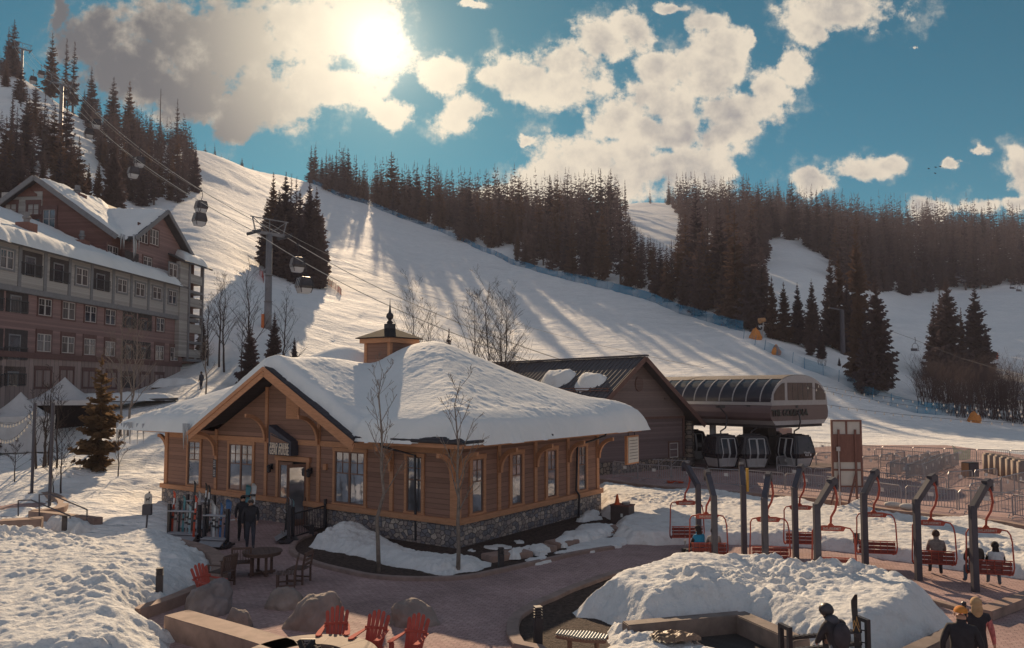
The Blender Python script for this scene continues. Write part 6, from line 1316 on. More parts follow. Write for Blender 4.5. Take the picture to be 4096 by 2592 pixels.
# ------------------------------------------------------------------ crowd barriers
M_bar=mat('barrier_zinc',(.34,.33,.35),.45,.12,4,metal=.5)
def barrier_proto():
    e=empty('crowd_barrier'); L=1.1
    b=MB(); b.tube([(-L,0,.12),(-L,0,.95),(-L+.08,0,1.06),(L-.08,0,1.06),(L,0,.95),(L,0,.12)],.03,6); b.bar((-L,0,.2),(L,0,.2),.04)
    for i in range(1,17): x=-L+2*L*i/17; b.bar((x,0,.2),(x,0,1.06),.020)
    b.build('frame',M_bar,e)
    for s_ in (-1,1):
        b=MB(); b.tube([(s_*.85,-.32,.02),(s_*.85,-.2,.10),(s_*.85,.2,.10),(s_*.85,.32,.02)],.022,6); b.build('foot',M_bar,e)
    b=MB(); b.box(-.12,.12,-.02,.02,.66,.84); b.build('plate',M_white,e); return e
BP=barrier_proto(); bu=[False]
def barrier_row(pts,label,z=0.0,grp='crowd barriers of the gondola queue',skip=()):
    path=GP(pts,z); i=0; d=0.0; seg=0; n=0; tot=sum((path[k+1]-path[k]).length for k in range(len(path)-1)); N_=max(1,int(round(tot/2.27)))
    for k in range(N_):
        s_=(k+.5)*tot/N_; acc=0
        for j in range(len(path)-1):
            l=(path[j+1]-path[j]).length
            if acc+l>=s_ or j==len(path)-2: q=path[j].lerp(path[j+1],(s_-acc)/l); dr=path[j+1]-path[j]; break
            acc+=l
        if k in skip: continue
        o=BP if not bu[0] else copy_tree(BP); bu[0]=True; o.location=(q.x,q.y,z); o.rotation_euler=(0,0,atan2(dr.y,dr.x)+random.uniform(-.05,.05)); tag(o,label,'barrier',grp)
barrier_row([(2449,1910),(2569,1925),(2790,1943),(3010,1957),(3300,1984),(3547,2022),(3800,2048),(4012,2066),(4230,2110)],'zinc crowd barrier in the long front row on the retaining wall')
barrier_row([(3140,1812),(3260,1816),(3505,1836),(3760,1846),(4180,1862)],'crowd barrier in the rear row along the edge of the ski run')
barrier_row([(3104,1888),(3200,1878),(3345,1866)],'crowd barrier beside the parked gondola cabin at the right')
barrier_row([(3105,1928),(3300,1948),(3480,1962),(3640,1980),(3800,1992)],'crowd barrier in the second row behind the front one')
barrier_row([(3450,1890),(3549,1876),(3625,1862)],'crowd barrier of the slanted lane right of the notice board'); barrier_row([(3556,1918),(3690,1928)],'crowd barrier at the near end of the slanted lanes'); barrier_row([(3692,1926),(3765,1890),(3835,1868)],'crowd barrier of the lane nearest the dark cabinet')
barrier_row([(3560,1915),(3640,1888),(3760,1860)],'crowd barrier of the middle slanted lane'); barrier_row([(3625,1930),(3700,1898),(3800,1864)],'crowd barrier of the inner slanted lane'); barrier_row([(3500,1850),(3600,1856),(3720,1868)],'crowd barrier crossing just before the rear row')
barrier_row([(3790,1965),(3895,1955),(3995,1945)],'crowd barrier right of centre, near the tan bins'); barrier_row([(3885,2024),(4000,1992),(4110,1962)],'crowd barrier slanting back toward the tan bins'); barrier_row([(4050,2000),(4230,2040)],'crowd barrier at the far right edge')
# ------------------------------------------------------------------ notice board and plaza odds and ends
q=D(3392,1990,36.2); e=empty('notice_board',(q.x,q.y,.25),-.07,'tall red brown notice board seen from behind on two posts','sign')
M_rb=mat('board_red_brown',(.16,.075,.062),.7,.15,3,grain=(5,1,1)); M_bp=mat('board_panel',(.46,.43,.41),.7,.05,3)
b=MB(); b.box(-.68,.68,.0,.05,.95,4.02)
b.build('back_panel',M_bp,e)
b=MB()
for x0,x1,z0_,z1_ in ((-.70,-.62,.92,4.05),(.62,.70,.92,4.05),(-.62,.62,3.97,4.05),(-.62,.62,.92,.99),(-.62,.62,1.68,1.76),(-.62,.62,2.08,2.2),(-.62,.62,3.30,3.38),(-.04,.04,3.38,3.97),(-.62,.62,2.2,3.3)): b.box(x0,x1,-.035,.06,z0_,z1_)
b.build('frame',M_rb,e)
for s_ in (-1,1):
    b=MB(); b.box(s_*.38-.045,s_*.38+.045,-.10,-.036,-.4,3.6); b.build('post',M_rb,e)
    b=MB(); b.bar((s_*.38-.0,-.07,1.6),(s_*.38-.72,-.75,-.1),.07); b.build('brace',M_rb,e)
b=MB(); b.tube([(-.42,-.15,0),(-.42,-.15,2.6)],.03,6); b.box(-.52,-.36,-.2,-.1,2.6,2.8); b.box(-.50,-.36,-.2,-.1,.55,.7); b.build('conduit',M_gband,e)
M_tan=mat('tan_cover',(.25,.205,.185),.9,.2,2,bump=.02)
for i,(px,py) in enumerate(((3962,1892),(3985,1897),(4008,1903),(4032,1910),(4057,1917),(4080,1924),(4104,1932))):
    q=G(px,py); b=MB(); b.box(-.40,.40,-.34,.34,.0,1.38); o=b.build('covered_bin',M_tan,bevel=.10,smooth=True); o.location=q; o.rotation_euler=(0,0,-.25+.04*(i%3)); tag(o,'tan covered upright bin in the row at the right edge','bin','row of tan covered bins')
q=G(3882,1912); b=MB(); b.box(-.42,.42,-.3,.3,.1,1.02); e=b.build('cabinet',M_cabf,bevel=.02); e.location=q; e.rotation_euler=(0,0,.3); tag(e,'dark wheeled cabinet with a wooden side among the barriers','cabinet'); b=MB(); b.box(-.435,-.421,-.28,.28,.14,.98); b.build('side_panel',mat('ply',(.35,.20,.11),.7,.15,4),e); b=MB(); b.box(-.35,.35,-.31,-.301,.2,.95); b.build('door',M_post,e)
q=G(3852,1842); b=MB(); b.add([(-.65,0,.0),(.6,.05,.1),(.72,.05,.95),(.2,.12,.8),(-.3,.05,.9),(-.85,0,1.25)],[(0,1,2,3,4,5)]); o=b.build('banner',net_mat('green_mesh',(.20,.38,.28),.7)); o.location=q; tag(o,'pale green mesh banner sagging on the rear barriers','banner')
q=G(3237,1833); e=empty('folding_sign',q,.4,'small folding sign standing behind the barriers','sign'); 
for s_ in (-1,1): b=MB(); b.bar((0,s_*.22,0),(0,s_*.03,.9),.5,.03,up=(0,1,0)); b.build('board',M_bp,e)
for (a,c,zt,lab) in (((2652,1838),(2780,1826),1.05,'rear steel ski leaning rail by the hall'),((2612,1905),(2760,1912),1.1,'front steel ski leaning rail by the hall')):
    p,q=G(*a),G(*c); L=(q-p).length; e=empty('ski_rail',(p.x,p.y,0),atan2(q.y-p.y,q.x-p.x),lab,'ski rack'); b=MB(); b.bar((0,0,zt),(L,0,zt),.10,.05); n=int(L/.22)
    for i in range(n): b.bar((.1+i*.22,-.18,zt+.02),(.1+i*.22,.18,zt+.02),.03)
    b.build('rail',M_bar,e); b=MB()
    for f in (.15,.5,.85): b.tube([(L*f,0,0),(L*f,0,zt)],.025,6); b.tube([(L*f,-.4,0),(L*f,-.2,.14),(L*f,.2,.14),(L*f,.4,0)],.022,6); b.bar((L*f,0,zt-.35),(L*f+.4,0,zt),.03)
    b.build('stand',M_bar,e)
q=G(2830,1874); e=empty('scanner_post',q,0,'grey ticket scanner on a post before the parked cabins','scanner'); b=MB(); b.tube([(0,0,0),(0,0,1.0)],.05,8); b.build('post',M_gband,e); b=MB(); b.box(-.17,.17,-.12,.12,.95,1.25); b.build('head',M_gband,e,bevel=.03)
q=D(2700,1905,47.5); b=MB(); b.box(-.5,.5,-.25,.25,.02,.16); o=b.build('snow_sled',mat('orange_plastic',(.60,.10,.04),.5,.1,4),bevel=.05); o.location=(q.x,q.y,0); tag(o,'orange sled lying behind the front barriers','sled')
for i,(px,zc,c,lab) in enumerate(((2985,.55,(.55,.20,.08),'orange banner half seen under the gondola station'),(3100,.75,(.10,.25,.40),'blue mountain picture banner under the gondola station'))):
    q=D(px,1740,72); b=MB(); b.box(-1.6,1.6,0,.06,.2,2.2 if i else 1.2); o=b.build('banner',mat('banner_print%d'%i,c,.7,.3,.6,c2=((.60,.35,.22) if i else (.7,.3,.12)))); o.location=(q.x,q.y,-.05); tag(o,lab,'banner')
# ------------------------------------------------------------------ utility box, cone, bollards
q=G(2490,2092); e=empty('utility_box',q,-.55,'dark brown utility cabinet standing in the snow by the shop','cabinet'); b=MB(); b.box(-.42,.42,-.32,.32,-.1,.74); b.build('cabinet_body',mat('brown_metal',(.085,.062,.060),.6,.15,3),e,bevel=.012); b=MB(); b.box(-.45,.45,-.35,.35,.741,.80); b.build('lid',M_rb,e,bevel=.01); b=MB(); b.box(.06,.16,-.336,-.325,.3,.45); b.build('sticker',M_white,e)
c0=e.matrix_world; b=MB(); b.lathe([(.15,0),(.15,.02),(.115,.03),(.035,.42),(.025,.43)],16); o=b.build('traffic_cone',mat('cone_orange',(.55,.10,.03),.5,.1,4),smooth=False); o.location=(q.x-.22,q.y-.02,.80); tag(o,'orange traffic cone standing on the utility cabinet','traffic cone')
b=MB(); b.lathe([(.13,0),(.19,.09),(.18,.09),(.12,.02)],16); o=b.build('bowl',M_bp); o.location=(q.x+.16,q.y-.05,.80); tag(o,'pale shallow tray beside the cone on the cabinet','tray')
def bollard(px,py,h,label,z=0.0,w=.17):
    q=G(px,py,z); e=empty('bollard_light',q,.3,label,'bollard light','dark bollard lights'); b=MB(); b.box(-w/2,w/2,-w/2,w/2,-.3,h*.72); b.build('post',M_cabf,e,bevel=.01); b=MB()
    for i in range(3): b.box(-w/2,w/2,-w/2,w/2,h*(.75+.07*i),h*(.785+.07*i))
    b.box(-w*.3,w*.3,-w*.3,w*.3,h*.72,h*.96); b.box(-w/2,w/2,-w/2,w/2,h*.96,h); b.build('louvre',M_cabf,e)
bollard(2004,2277,.68,'dark bollard light at the right end of the shop bed'); bollard(637,2366,.62,'dark bollard light half sunk in the big snow bank',.34); bollard(3428,2206,.64,'dark bollard light at the snow edge behind the red chairs'); bollard(2152,2580,.85,'dark bollard light beside the chime bench',.0); bollard(319,2600,.6,'dark bollard light at the bottom left corner',.2); bollard(1246,2146,.45,'dark bollard light at the left tip of the shop bed'); bollard(3340,2625,.55,'dark bollard light under the ski rack'); bollard(2740,2236,.35,'low dark bollard light behind the snow bank crest'); bollard(258,2092,.3,'dark bollard light top just behind the left snow bank',.4)
q=G(2741,2222); b=MB(); b.lathe([(.03,0),(.045,.14),(.047,.15),(.03,.17)],12); b.tube([(0,0,.15),(.01,0,.30)],.006,5); o=b.build('cup',M_bp); o.location=(q.x,q.y,.36); tag(o,'clear drink cup with a straw on the low bollard','cup')
# ------------------------------------------------------------------ left terrace, lamp poles, tents
kerb('seat_wall',GP([(-120,1930,.45),(0,1946,.45),(136,1964,.45),(205,1983,.45),(231,2010,.45),(205,2030,.45),(140,2034,.45)][::-1]),-.45,.44,M_conc,'curved stone seat wall at the left edge below the lamp poles','wall')
wallbox('stair_wall',G(130,2048,.35),G(395,2082,.3),.4,-.1,.42,M_conc,'stone cheek wall beside the snowy steps'); wallbox('stair_wall',G(0,2085,.5),G(170,2075,.5),.7,-.1,.55,M_conc,'stone pier at the left edge behind the snow bank')
sheet('terrace',GP([(-200,1960),(150,1985),(200,2010),(140,2040),(0,2090),(-200,2120)],.12),.12,M_pave,kind='structure')
snow_sheet('snow_patch',GP([(205,2040),(300,2055),(400,2085),(300,2100),(180,2070)],.35),.3,.4,.08,33,.1,M_snow,'snow piled on the steps between the handrails','snow patch',base=.05)
M_rail=M_post
for pts,lab in (([(73,2064,.1),(73,2002,.98),(124,2000,.98),(280,2063,.55),(280,2110,-.1)],'nearer dark handrail of the steps'),([(157,2068,.1),(157,1978,1.2),(201,1977,1.2),(348,2038,.75),(348,2100,-.1)],'farther dark handrail of the steps')):
    Y0=33.5; P=[D(a,b_,Y0-i*.35) for i,(a,b_,c) in enumerate(pts)]; b=MB(); b.tube(P,.03,6); tag(b.build('handrail',M_rail),lab,'handrail')
for px,pb,pt,Y,lab in ((127,1964,1612,39.6,'left of two tall dark lamp poles on the seat wall'),(198,2012,1612,36.6,'right of two tall dark lamp poles on the seat wall')):
    q=D(px,pb,Y); t=D(px,pt,Y); e=empty('lamp_pole',(q.x,q.y,.3),0,lab,'pole'); b=MB(); b.tube([(0,0,-.3),(0,0,t.z-.3)],.075,10); b.build('shaft',M_post,e); b=MB(); b.box(-.12,.12,-.12,.12,.12,.17); b.build('base_plate',M_post,e)
M_bulb=mat('bulb_glass',(.75,.68,.58),.2,.05,5,spec=.8)
def lights(A,B,sag,n,label):
    e=empty('string_lights',A,0,label,'string lights'); P=[A.lerp(B,i/40)-Vector((0,0,4*sag*(i/40)*(1-i/40)))-A for i in range(41)]; b=MB(); b.tube(P,.012,4); b.build('wire',M_cabf,e)
    me=None
    for k in range(n):
        f=(k+.5)/n*40; i=int(f); p=P[i].lerp(P[i+1],f-i)
        if me is None: b=MB(); b.lathe([(.02,0),(.03,-.05),(.028,-.06)],6); b.lathe([(.02,-.06),(.05,-.11),(.045,-.15),(.01,-.18)],8); o=b.build('bulb',M_bulb,e); me=o.data
        else: o=bpy.data.objects.new('bulb',me); COL.objects.link(o); o.parent=e
        o.location=p
lights(D(3256,1537,56.5),D(4250,1648,48),.35,24,'upper string of bulbs from the station end to the right'); lights(D(3215,1543,55),D(4250,1662,46),.5,26,'middle string of bulbs sagging below the upper one'); lights(D(3308,1619,58),D(4250,1700,50),.25,24,'lowest string of bulbs from the station band to the right')
lights(D(-60,1640,44),D(149,1622,39.6),.9,18,'string of bulbs drooping from the left lamp pole'); lights(D(-60,1690,42),D(149,1630,39.6),1.3,20,'lower string of bulbs drooping from the left lamp pole')
M_tent=mat('tent_fabric',(.50,.49,.50),.85,.08,2,bump=.01)
def tent(px,Y,s,hw_,hp,label,rz,closed):
    q=D(px,1790,Y); z=terr(q.x,q.y); e=empty('event_tent',(q.x,q.y,z-.1),rz,label,'tent'); b=MB(); n=10; vs=[];fs=[]
    for i in range(n+1):
        t=i/n; r_=(1-t)**1.0; zz=hw_+(hp-hw_)*(t**1.55)
        for a in range(16):
            th=2*pi*a/16+pi/16; m_=max(abs(cos(th)),abs(sin(th))); x,y=cos(th)/m_*r_*s,sin(th)/m_*r_*s; vs.append((x,y,zz-.12*sin(4*th)**2*r_*t))
    for i in range(n):
        for a in range(16): fs.append((i*16+a,i*16+(a+1)%16,(i+1)*16+(a+1)%16,(i+1)*16+a))
    b.add(vs,fs); b.build('canopy',M_tent,e,smooth=True); b=MB()
    for a in range(4):
        c_,s_=cos(a*pi/2),sin(a*pi/2); M=Matrix(((c_,-s_,0,0),(s_,c_,0,0),(0,0,1,0),(0,0,0,1))); b.box(-s,s,-s-.01,-s+.01,hw_-.35,hw_,M)
    b.build('valance',M_tent,e)
    for sx in (-1,1):
        for sy in (-1,1): b=MB(); b.tube([(sx*s*.97,sy*s*.97,0),(sx*s*.97,sy*s*.97,hw_)],.05,6); b.build('leg',M_gband,e)
    b=MB(); 
    for a in ((0,1,3) if closed else (2,)):
        c_,s_=cos(a*pi/2),sin(a*pi/2); n2=24
        vs=[];
        for i in range(n2+1):
            x=-s+2*s*i/n2; y=-s+.05+.06*sin(i*2.1+a); vs+=[(x*c_-y*s_,x*s_+y*c_,0),(x*c_-y*s_,x*s_+y*c_,hw_-.3)]
        b.add(vs,[(2*i,2*i+2,2*i+3,2*i+1) for i in range(n2)])
    b.build('side_wall',M_tent if closed else M_dark,e,smooth=True)  # open tent: shade inside painted as a dark back wall
tent(75,52,2.0,2.35,3.95,'white peaked event tent with closed walls at the left edge',.5,True); tent(250,57,2.3,2.4,4.1,'white peaked event tent, open and dark below, right of the closed one',.45,False)
q=D(1000/1.0*0+588,2095,31); e=empty('dog_sign',(q.x,q.y,.1),.1,'dog waste station sign leaning in the snow path','sign'); b=MB(); b.bar((-.04,0,-.2),(.06,0,1.55),.06,.03); b.build('post',M_post,e)
b=MB(); b.prism([(-.14,1.06),(.15,1.06),(.15,1.38),(.12,1.46),(.005,1.50),(-.10,1.46),(-.14,1.38)],lambda u,v,t:(u+.03,t,v),-.05,-.03); o=b.build('sign_panel',M_bp,e); b=MB(); b.prism([(-.07,1.16),(-.05,1.16),(-.045,1.22),(.03,1.22),(.035,1.16),(.055,1.16),(.055,1.27),(.09,1.30),(.085,1.33),(.045,1.33),(.03,1.28),(-.06,1.28),(-.085,1.31)],lambda u,v,t:(u+.03,t,v),-.056,-.0505); b.build('dog_pictogram',M_cabf,o)
b=MB(); b.box(-.17,.19,-.12,.03,.62,1.05); b.build('bag_box',M_post,e,bevel=.02)
# ------------------------------------------------------------------ skis and racks by the shop
def ski(L=1.7,w=.10,m=None,m2=None,bind=True,board=False):
    b=MB(); n=14; vs=[];fs=[]
    for i in range(n+1):
        t=i/n; z=t*L; ww=w*(.5+.5*min(1,t/.04 if t<.04 else 1))*(1-.22*sin(pi*t)); 
        if t>.93: ww*=sqrt(max(.02,1-((t-.93)/.075)**2))
        y=.10*max(0,(t-.88)/.12)**2+.02*sin(pi*t)
        vs+=[(-ww/2,-y,z),(ww/2,-y,z),(ww/2,-y-.012,z),(-ww/2,-y-.012,z)]
    for i in range(n):
        for j in range(4): fs.append((i*4+j,i*4+(j+1)%4,i*4+4+(j+1)%4,i*4+4+j))
    fs+=[(0,1,2,3),(n*4+3,n*4+2,n*4+1,n*4)]; b.add(vs,fs); o=b.build('snowboard' if board else 'ski',m)
    if m2: 
        k=MB(); k.box(-w*.30,w*.30,-.045,-.034,L*.70,L*.84); k.box(-w*.30,w*.30,-.045,-.034,L*.56,L*.60); k.build('graphic',m2,o)
    if bind:
        for bx in ((.09,.40,.45),((.10,.56,.60) if not board else (.12,.66,.72))): k=MB(); k.box(-w*.42,w*.42,-bx[0],-.033,L*bx[1],L*bx[2]); k.build('binding',M_cabf,o)
    return o
SK={k:mat('ski_'+k,c,.4,.15,5) for k,c in dict(red=(.50,.07,.035),black=(.03,.03,.035),teal=(.06,.20,.24),grey=(.30,.30,.32),blue=(.06,.14,.30),white=(.58,.57,.58),pale=(.30,.42,.46)).items()}
def rack(loc,rz,L,label,h=1.15,tray=True):
    e=empty('ski_rack',loc,rz,label,'ski rack')
    for x in (-L/2,L/2): b=MB(); b.box(x-.05,x+.05,-.06,.06,.1,h+.25); b.build('upright',M_cabf,e)
    for z,y in ((h,-.12),(h,.02),(.32,-.2)): b=MB(); b.tube([(-L/2,y,z),(L/2,y,z)],.03,8); b.build('rail',M_bar,e)
    b=MB(); b.prism([(-.45,.12),(-.42,.12),(.0,.36),(-.03,.38)],lambda u,v,t:(t,u,v),-L/2,L/2); b.build('tray',M_bar,e)
    b=MB(); b.box(-L/2-.05,L/2+.1,-.35,.35,.06,.14); b.build('base',M_cabf,e)
    for x in (-L/2,L/2):
        b=MB(); b.tube([(x+.08,-.03,.12),(x+.14,-.03,.12)],.12,14); b.build('wheel',M_cabf,e)
    return e
def put(o,loc,rz,label,lean=.10,grp='skis by the shop'):
    o.location=loc; o.rotation_euler=(-lean,random.uniform(-.03,.03),rz); return tag(o,label,'snowboard' if o.name.startswith('snow') else 'ski',grp)
q1=G(735,2168); rack((q1.x,q1.y,0),-.18,1.25,'black ski rack nearest the snow bank, full of skis'); q2=G(862,2190); rack((q2.x,q2.y,0),-.25,.95,'black wheeled ski rack in front of the walking man'); q3=G(800,2118); rack((q3.x,q3.y,0),-.3,1.3,'black ski rack at the back by the shop wall')
for px,py,L,c,c2,lab in ((683,2165,1.72,'red','white','red ski with white marks at the left end of the rack'),(697,2160,1.45,'grey',None,'grey blue ski second from the left end'),(712,2164,1.35,'black',None,'black ski in the middle of the left rack'),(727,2166,1.55,'teal',None,'dark teal ski standing tall in the left rack'),(741,2168,1.30,'grey',None,'grey ski beside the pale one'),(755,2172,1.25,'pale',None,'pale blue ski in the left rack'),(771,2176,1.62,'red','white','orange red ski at the right end of the left rack'),(786,2172,1.75,'grey',None,'tall silver ski behind the orange red one'),(765,2140,1.95,'black',None,'tall black ski behind the left rack'),(812,2145,1.9,'black','white','tall black ski with white marks'),(828,2150,1.85,'black','white','black ski right of its twin'),(851,2190,1.4,'white',None,'whitish ski in the wheeled rack'),(864,2190,1.3,'grey',None,'dull grey ski in the wheeled rack'),(877,2192,1.45,'blue',None,'blue grey ski in the wheeled rack'),(845,2182,1.5,'grey',None,'grey ski behind the whitish one')):
    q=G(px,py); put(ski(L,.105,SK[c],SK[c2] if c2 else None),(q.x,q.y+.05,.16),-.25,lab,.06)
for px,py,L,c,lab in ((905,2182,1.55,'blue','blue snowboard at the right of the wheeled rack'),(984,2098,1.55,'teal','dark teal snowboard leaning by the shop window'),(1007,2098,1.6,'white','white snowboard leaning by the shop window')):
    q=G(px,py); put(ski(L,.27,SK[c],None,True,True),(q.x,q.y,.12),-.3,lab,.12,'snowboards by the shop')
q=G(1150,2166); rack((q.x,q.y,0),-1.2,.8,'narrow black ski rack beside the shop door'); 
for i,(c,lab) in enumerate((('black','black ski in the rack beside the shop door'),('grey','grey ski in the rack beside the shop door'),('teal','teal tipped ski in the rack beside the shop door'))):
    q=G(1138+i*14,2165-i*5); put(ski(1.55-.1*i,.1,SK[c]),(q.x,q.y,.16),-1.0,lab,.08)
p0,p1=G(1170,2160),G(1300,2120); e=empty('railing',(p0.x,p0.y,0),atan2(p1.y-p0.y,p1.x-p0.x),'black slatted railing right of the shop door','railing'); L=(p1-p0).length; b=MB(); b.bar((0,0,.98),(L,0,.98),.06,.05); b.bar((0,0,.12),(L,0,.12),.05); n=int(L/.11)
for i in range(n): b.bar((i*.11,0,.12),(i*.11,0,.98),.022)
b.build('slats',M_cabf,e)
for x in (0,L): b=MB(); b.box(x-.05,x+.05,-.05,.05,0,1.25); b.build('post',M_cabf,e)
q=G(1795,2182); o=ski(1.35,.16,mat('old_board',(.24,.14,.085),.8,.3,5),None,True,True); put(o,(q.x,q.y,.0),-.5,'old wooden plank with a tap standing at the shop corner',.03,None); o.name='wooden_plank'; o['category']='plank'
# ------------------------------------------------------------------ boulders, furniture, fire pit
M_rock=mat('boulder_stone',(.235,.195,.18),.85,.30,1.6,bump=.03,bscale=6); M_rockd=mat('boulder_dark',(.20,.175,.178),.85,.35,1.4,bump=.03,bscale=6)
def boulder(px,pyb,wpx,hpx,seed,label,m,depth=.75,skew=(0,0),rz=0):
    q=G(px,pyb); s=q.y/F*1.0; W_=wpx*s; Hh=hpx*s*1.02; bm=bmesh.new(); bmesh.ops.create_icosphere(bm,subdivisions=5,radius=1)
    for v in bm.verts:
        d=v.co.normalized(); n1=noise.noise(d*1.3+Vector((seed,0,0))); n2=noise.fractal(d*3+Vector((0,seed,0)),.8,2.1,4); n3=abs(noise.noise(d*2.2+Vector((seed,seed,2))))
        r_=1+.22*n1+.07*n2-.10*max(0,.12-n3)*4; c=d*r_; c.x+=skew[0]*c.z; c.z=c.z if c.z>0 else c.z*.3; v.co=Vector((c.x*W_/2.1,c.y*W_/2.1*depth,c.z*Hh*.95))
    me=bpy.data.meshes.new('boulder'); bm.to_mesh(me); bm.free(); me.materials.append(m); [setattr(f,'use_smooth',True) for f in me.polygons]
    o=bpy.data.objects.new('boulder',me); COL.objects.link(o); o.location=(q.x,q.y+W_*depth*.38,-.02); o.rotation_euler=(0,0,rz); return tag(o,label,'boulder')
boulder(805,2466,210,135,3,'large dark grey boulder with a steep right side by the red chair',M_rockd,.8,(.25,0)); boulder(1122,2440,165,78,8,'smooth tan boulder behind the little one, low and rounded',M_rock,.7); boulder(1235,2525,235,140,5,'biggest tan boulder with cracks behind the left red chair',M_rock,.7,(.3,0)); boulder(938,2524,115,82,12,'small rounded tan boulder in front of the others',M_rock,.8); boulder(1650,2510,205,98,15,'grey tan boulder behind the right red chair',M_rock,.7,(-.25,0)); boulder(2780,2640,130,75,21,'reddish rock half buried in snow at the bottom edge',M_rockd); boulder(170,2650,200,85,25,'brown rock poking out of the snow at the bottom left',M_rockd)
M_bench=mat('dark_teak',(.115,.070,.058),.65,.25,4,grain=(1,8,8))
q=G(1047,2300); e=empty('round_table',(q.x,q.y+.02,0),.4,'round brown slatted patio table','table'); b=MB(); n=36
for i in range(9):
    x0,x1=-.6+i*1.2/9,-.6+(i+1)*1.2/9-.008
    pts=[]
    for x in np.linspace(x0,x1,5): pts.append((x,sqrt(max(0,.36-x*x))))
    poly=pts+[(x,-y) for x,y in pts[::-1]]; poly=[p_ for k_,p_ in enumerate(poly) if k_==0 or (Vector(p_)-Vector(poly[k_-1])).length>1e-4]
    b.prism(poly,lambda u,v,t:(u,v,t),.70,.735)
tp=b.build('tabletop',M_bench,e); b=MB(); b.lathe([(.52,.62),(.56,.62),(.56,.699),(.52,.699)],36); b.build('apron',M_bench,e)
for a in range(4): b=MB(); c_,s_=cos(a*pi/2+.3),sin(a*pi/2+.3); b.bar((c_*.3,s_*.3,0),(c_*.3,s_*.3,.62),.08); b.bar((c_*.05,s_*.05,.07),(c_*.42,s_*.42,.07),.07); b.build('leg',M_bench,e)
def patio_chair(px,py,rz,label,arms):
    q=G(px,py); e=empty('patio_chair',q,rz,label,'chair'); w_=.27
    for sx in (-1,1):
        b=MB(); b.bar((sx*w_,-.24,0),(sx*w_,-.24,.62 if arms else .42),.05); b.build('leg',M_bench,e); b=MB(); b.bar((sx*w_,.24,0),(sx*w_,.24,.44),.05); b.bar((sx*w_,.24,.44),(sx*w_,.33,.92),.05); b.build('leg',M_bench,e)
        if arms: b=MB(); b.bar((sx*w_,-.30,.64),(sx*w_,.30,.66),.07,.03); b.build('armrest',M_bench,e)
        b=MB(); b.bar((sx*w_,-.24,.12),(sx*w_,.24,.12),.04); b.build('stretcher',M_bench,e)
    b=MB()
    for i in range(6): b.bar((-w_,-.24+i*.092,.43),(w_,-.24+i*.092,.43),.075,.022)
    b.build('seat',M_bench,e); b=MB()
    if arms:
        for i in range(6): x=-w_+.07+i*(2*w_-.14)/5; b.bar((x,.25,.48),(x,.325,.88),.045,.015,up=(1,0,0))
    else:
        for z in (.56,.70,.84): y=.24+(z-.44)*.19; b.bar((-w_,y,z),(w_,y,z),.02,.07)
    b.bar((-w_,.32,.90),(w_,.32,.90),.03,.07); b.build('backrest',M_bench,e)
patio_chair(885,2345,pi+1.2,'dark slatted armchair left of the table, next to the red one',True); patio_chair(968,2305,pi+.25,'dark slatted armchair behind the left of the table',True); patio_chair(1195,2330,-1.75,'dark armless chair right of the table, farther one',False); patio_chair(1145,2352,-1.35,'dark armless chair right of the table, nearer one',False)
M_adr=mat('adirondack_red',(.42,.09,.07),.8,.14,4,spec=.08)
def adirondack(loc,rz,label):
    e=empty('adirondack_chair',loc,rz,label,'chair','red slatted garden chairs')   # faces -y
    b=MB()
    for i in range(5):
        x=(-2+i)*.105; top=.98-abs(i-2)**2*.028; x1=x*1.12; n=4
        A=Vector((x*.8,.12,.25)); B=Vector((x1,.46,top)); d=(B-A); P=[]
        wv=.042
        b.add([A+Vector((-wv,0,0)),A+Vector((wv,0,0)),B+Vector((wv,0,-.03)),B+Vector((wv*.5,.012,.012)),B+Vector((-wv*.5,.012,.012)),B+Vector((-wv,0,-.03))]+[p_+Vector((0,.022,-.012)) for p_ in (A+Vector((-wv,0,0)),A+Vector((wv,0,0)),B+Vector((wv,0,-.03)),B+Vector((wv*.5,.012,.012)),B+Vector((-wv*.5,.012,.012)),B+Vector((-wv,0,-.03)))],[(0,1,2,3,4,5),(11,10,9,8,7,6)]+[(i_,(i_+1)%6+0,(i_+1)%6+6,i_+6) for i_ in range(6)])
    b.build('backrest',M_adr,e); b=MB()
    for i in range(6): b.bar((-.26,-.40+i*.095,.37-.022*i),(.26,-.40+i*.095,.37-.022*i),.085,.02)
    b.bar((-.26,-.46,.33),(.26,-.46,.33),.02,.09); b.build('seat',M_adr,e); b=MB(); b.bar((-.28,.30,.62),(.28,.30,.62),.03,.06); b.build('back_brace',M_adr,e)
    for sx in (-1,1):
        b=MB(); b.prism([(sx*.24,.36),(sx*.30,.36),(sx*.37,-.1),(sx*.39,-.40),(sx*.36,-.47),(sx*.30,-.48),(sx*.26,-.42),(sx*.25,0)],lambda u,v,t:(u,v,t),.56,.582); b.build('armrest',M_adr,e)
        b=MB(); b.bar((sx*.29,-.40,0),(sx*.29,-.40,.56),.03,.12,up=(1,0,0)); b.build('front_leg',M_adr,e); b=MB(); b.bar((sx*.265,-.44,.34),(sx*.265,.52,.03),.025,.12); b.build('rear_leg',M_adr,e)
    return e
def adr(px,pyt,ztop,rz,label):
    q=G(px,pyt,ztop*.92); o=adirondack((q.x+.42*sin(rz),q.y-.42*cos(rz)+.12,0),rz,label); o.scale=(.92,.92,.92); return o
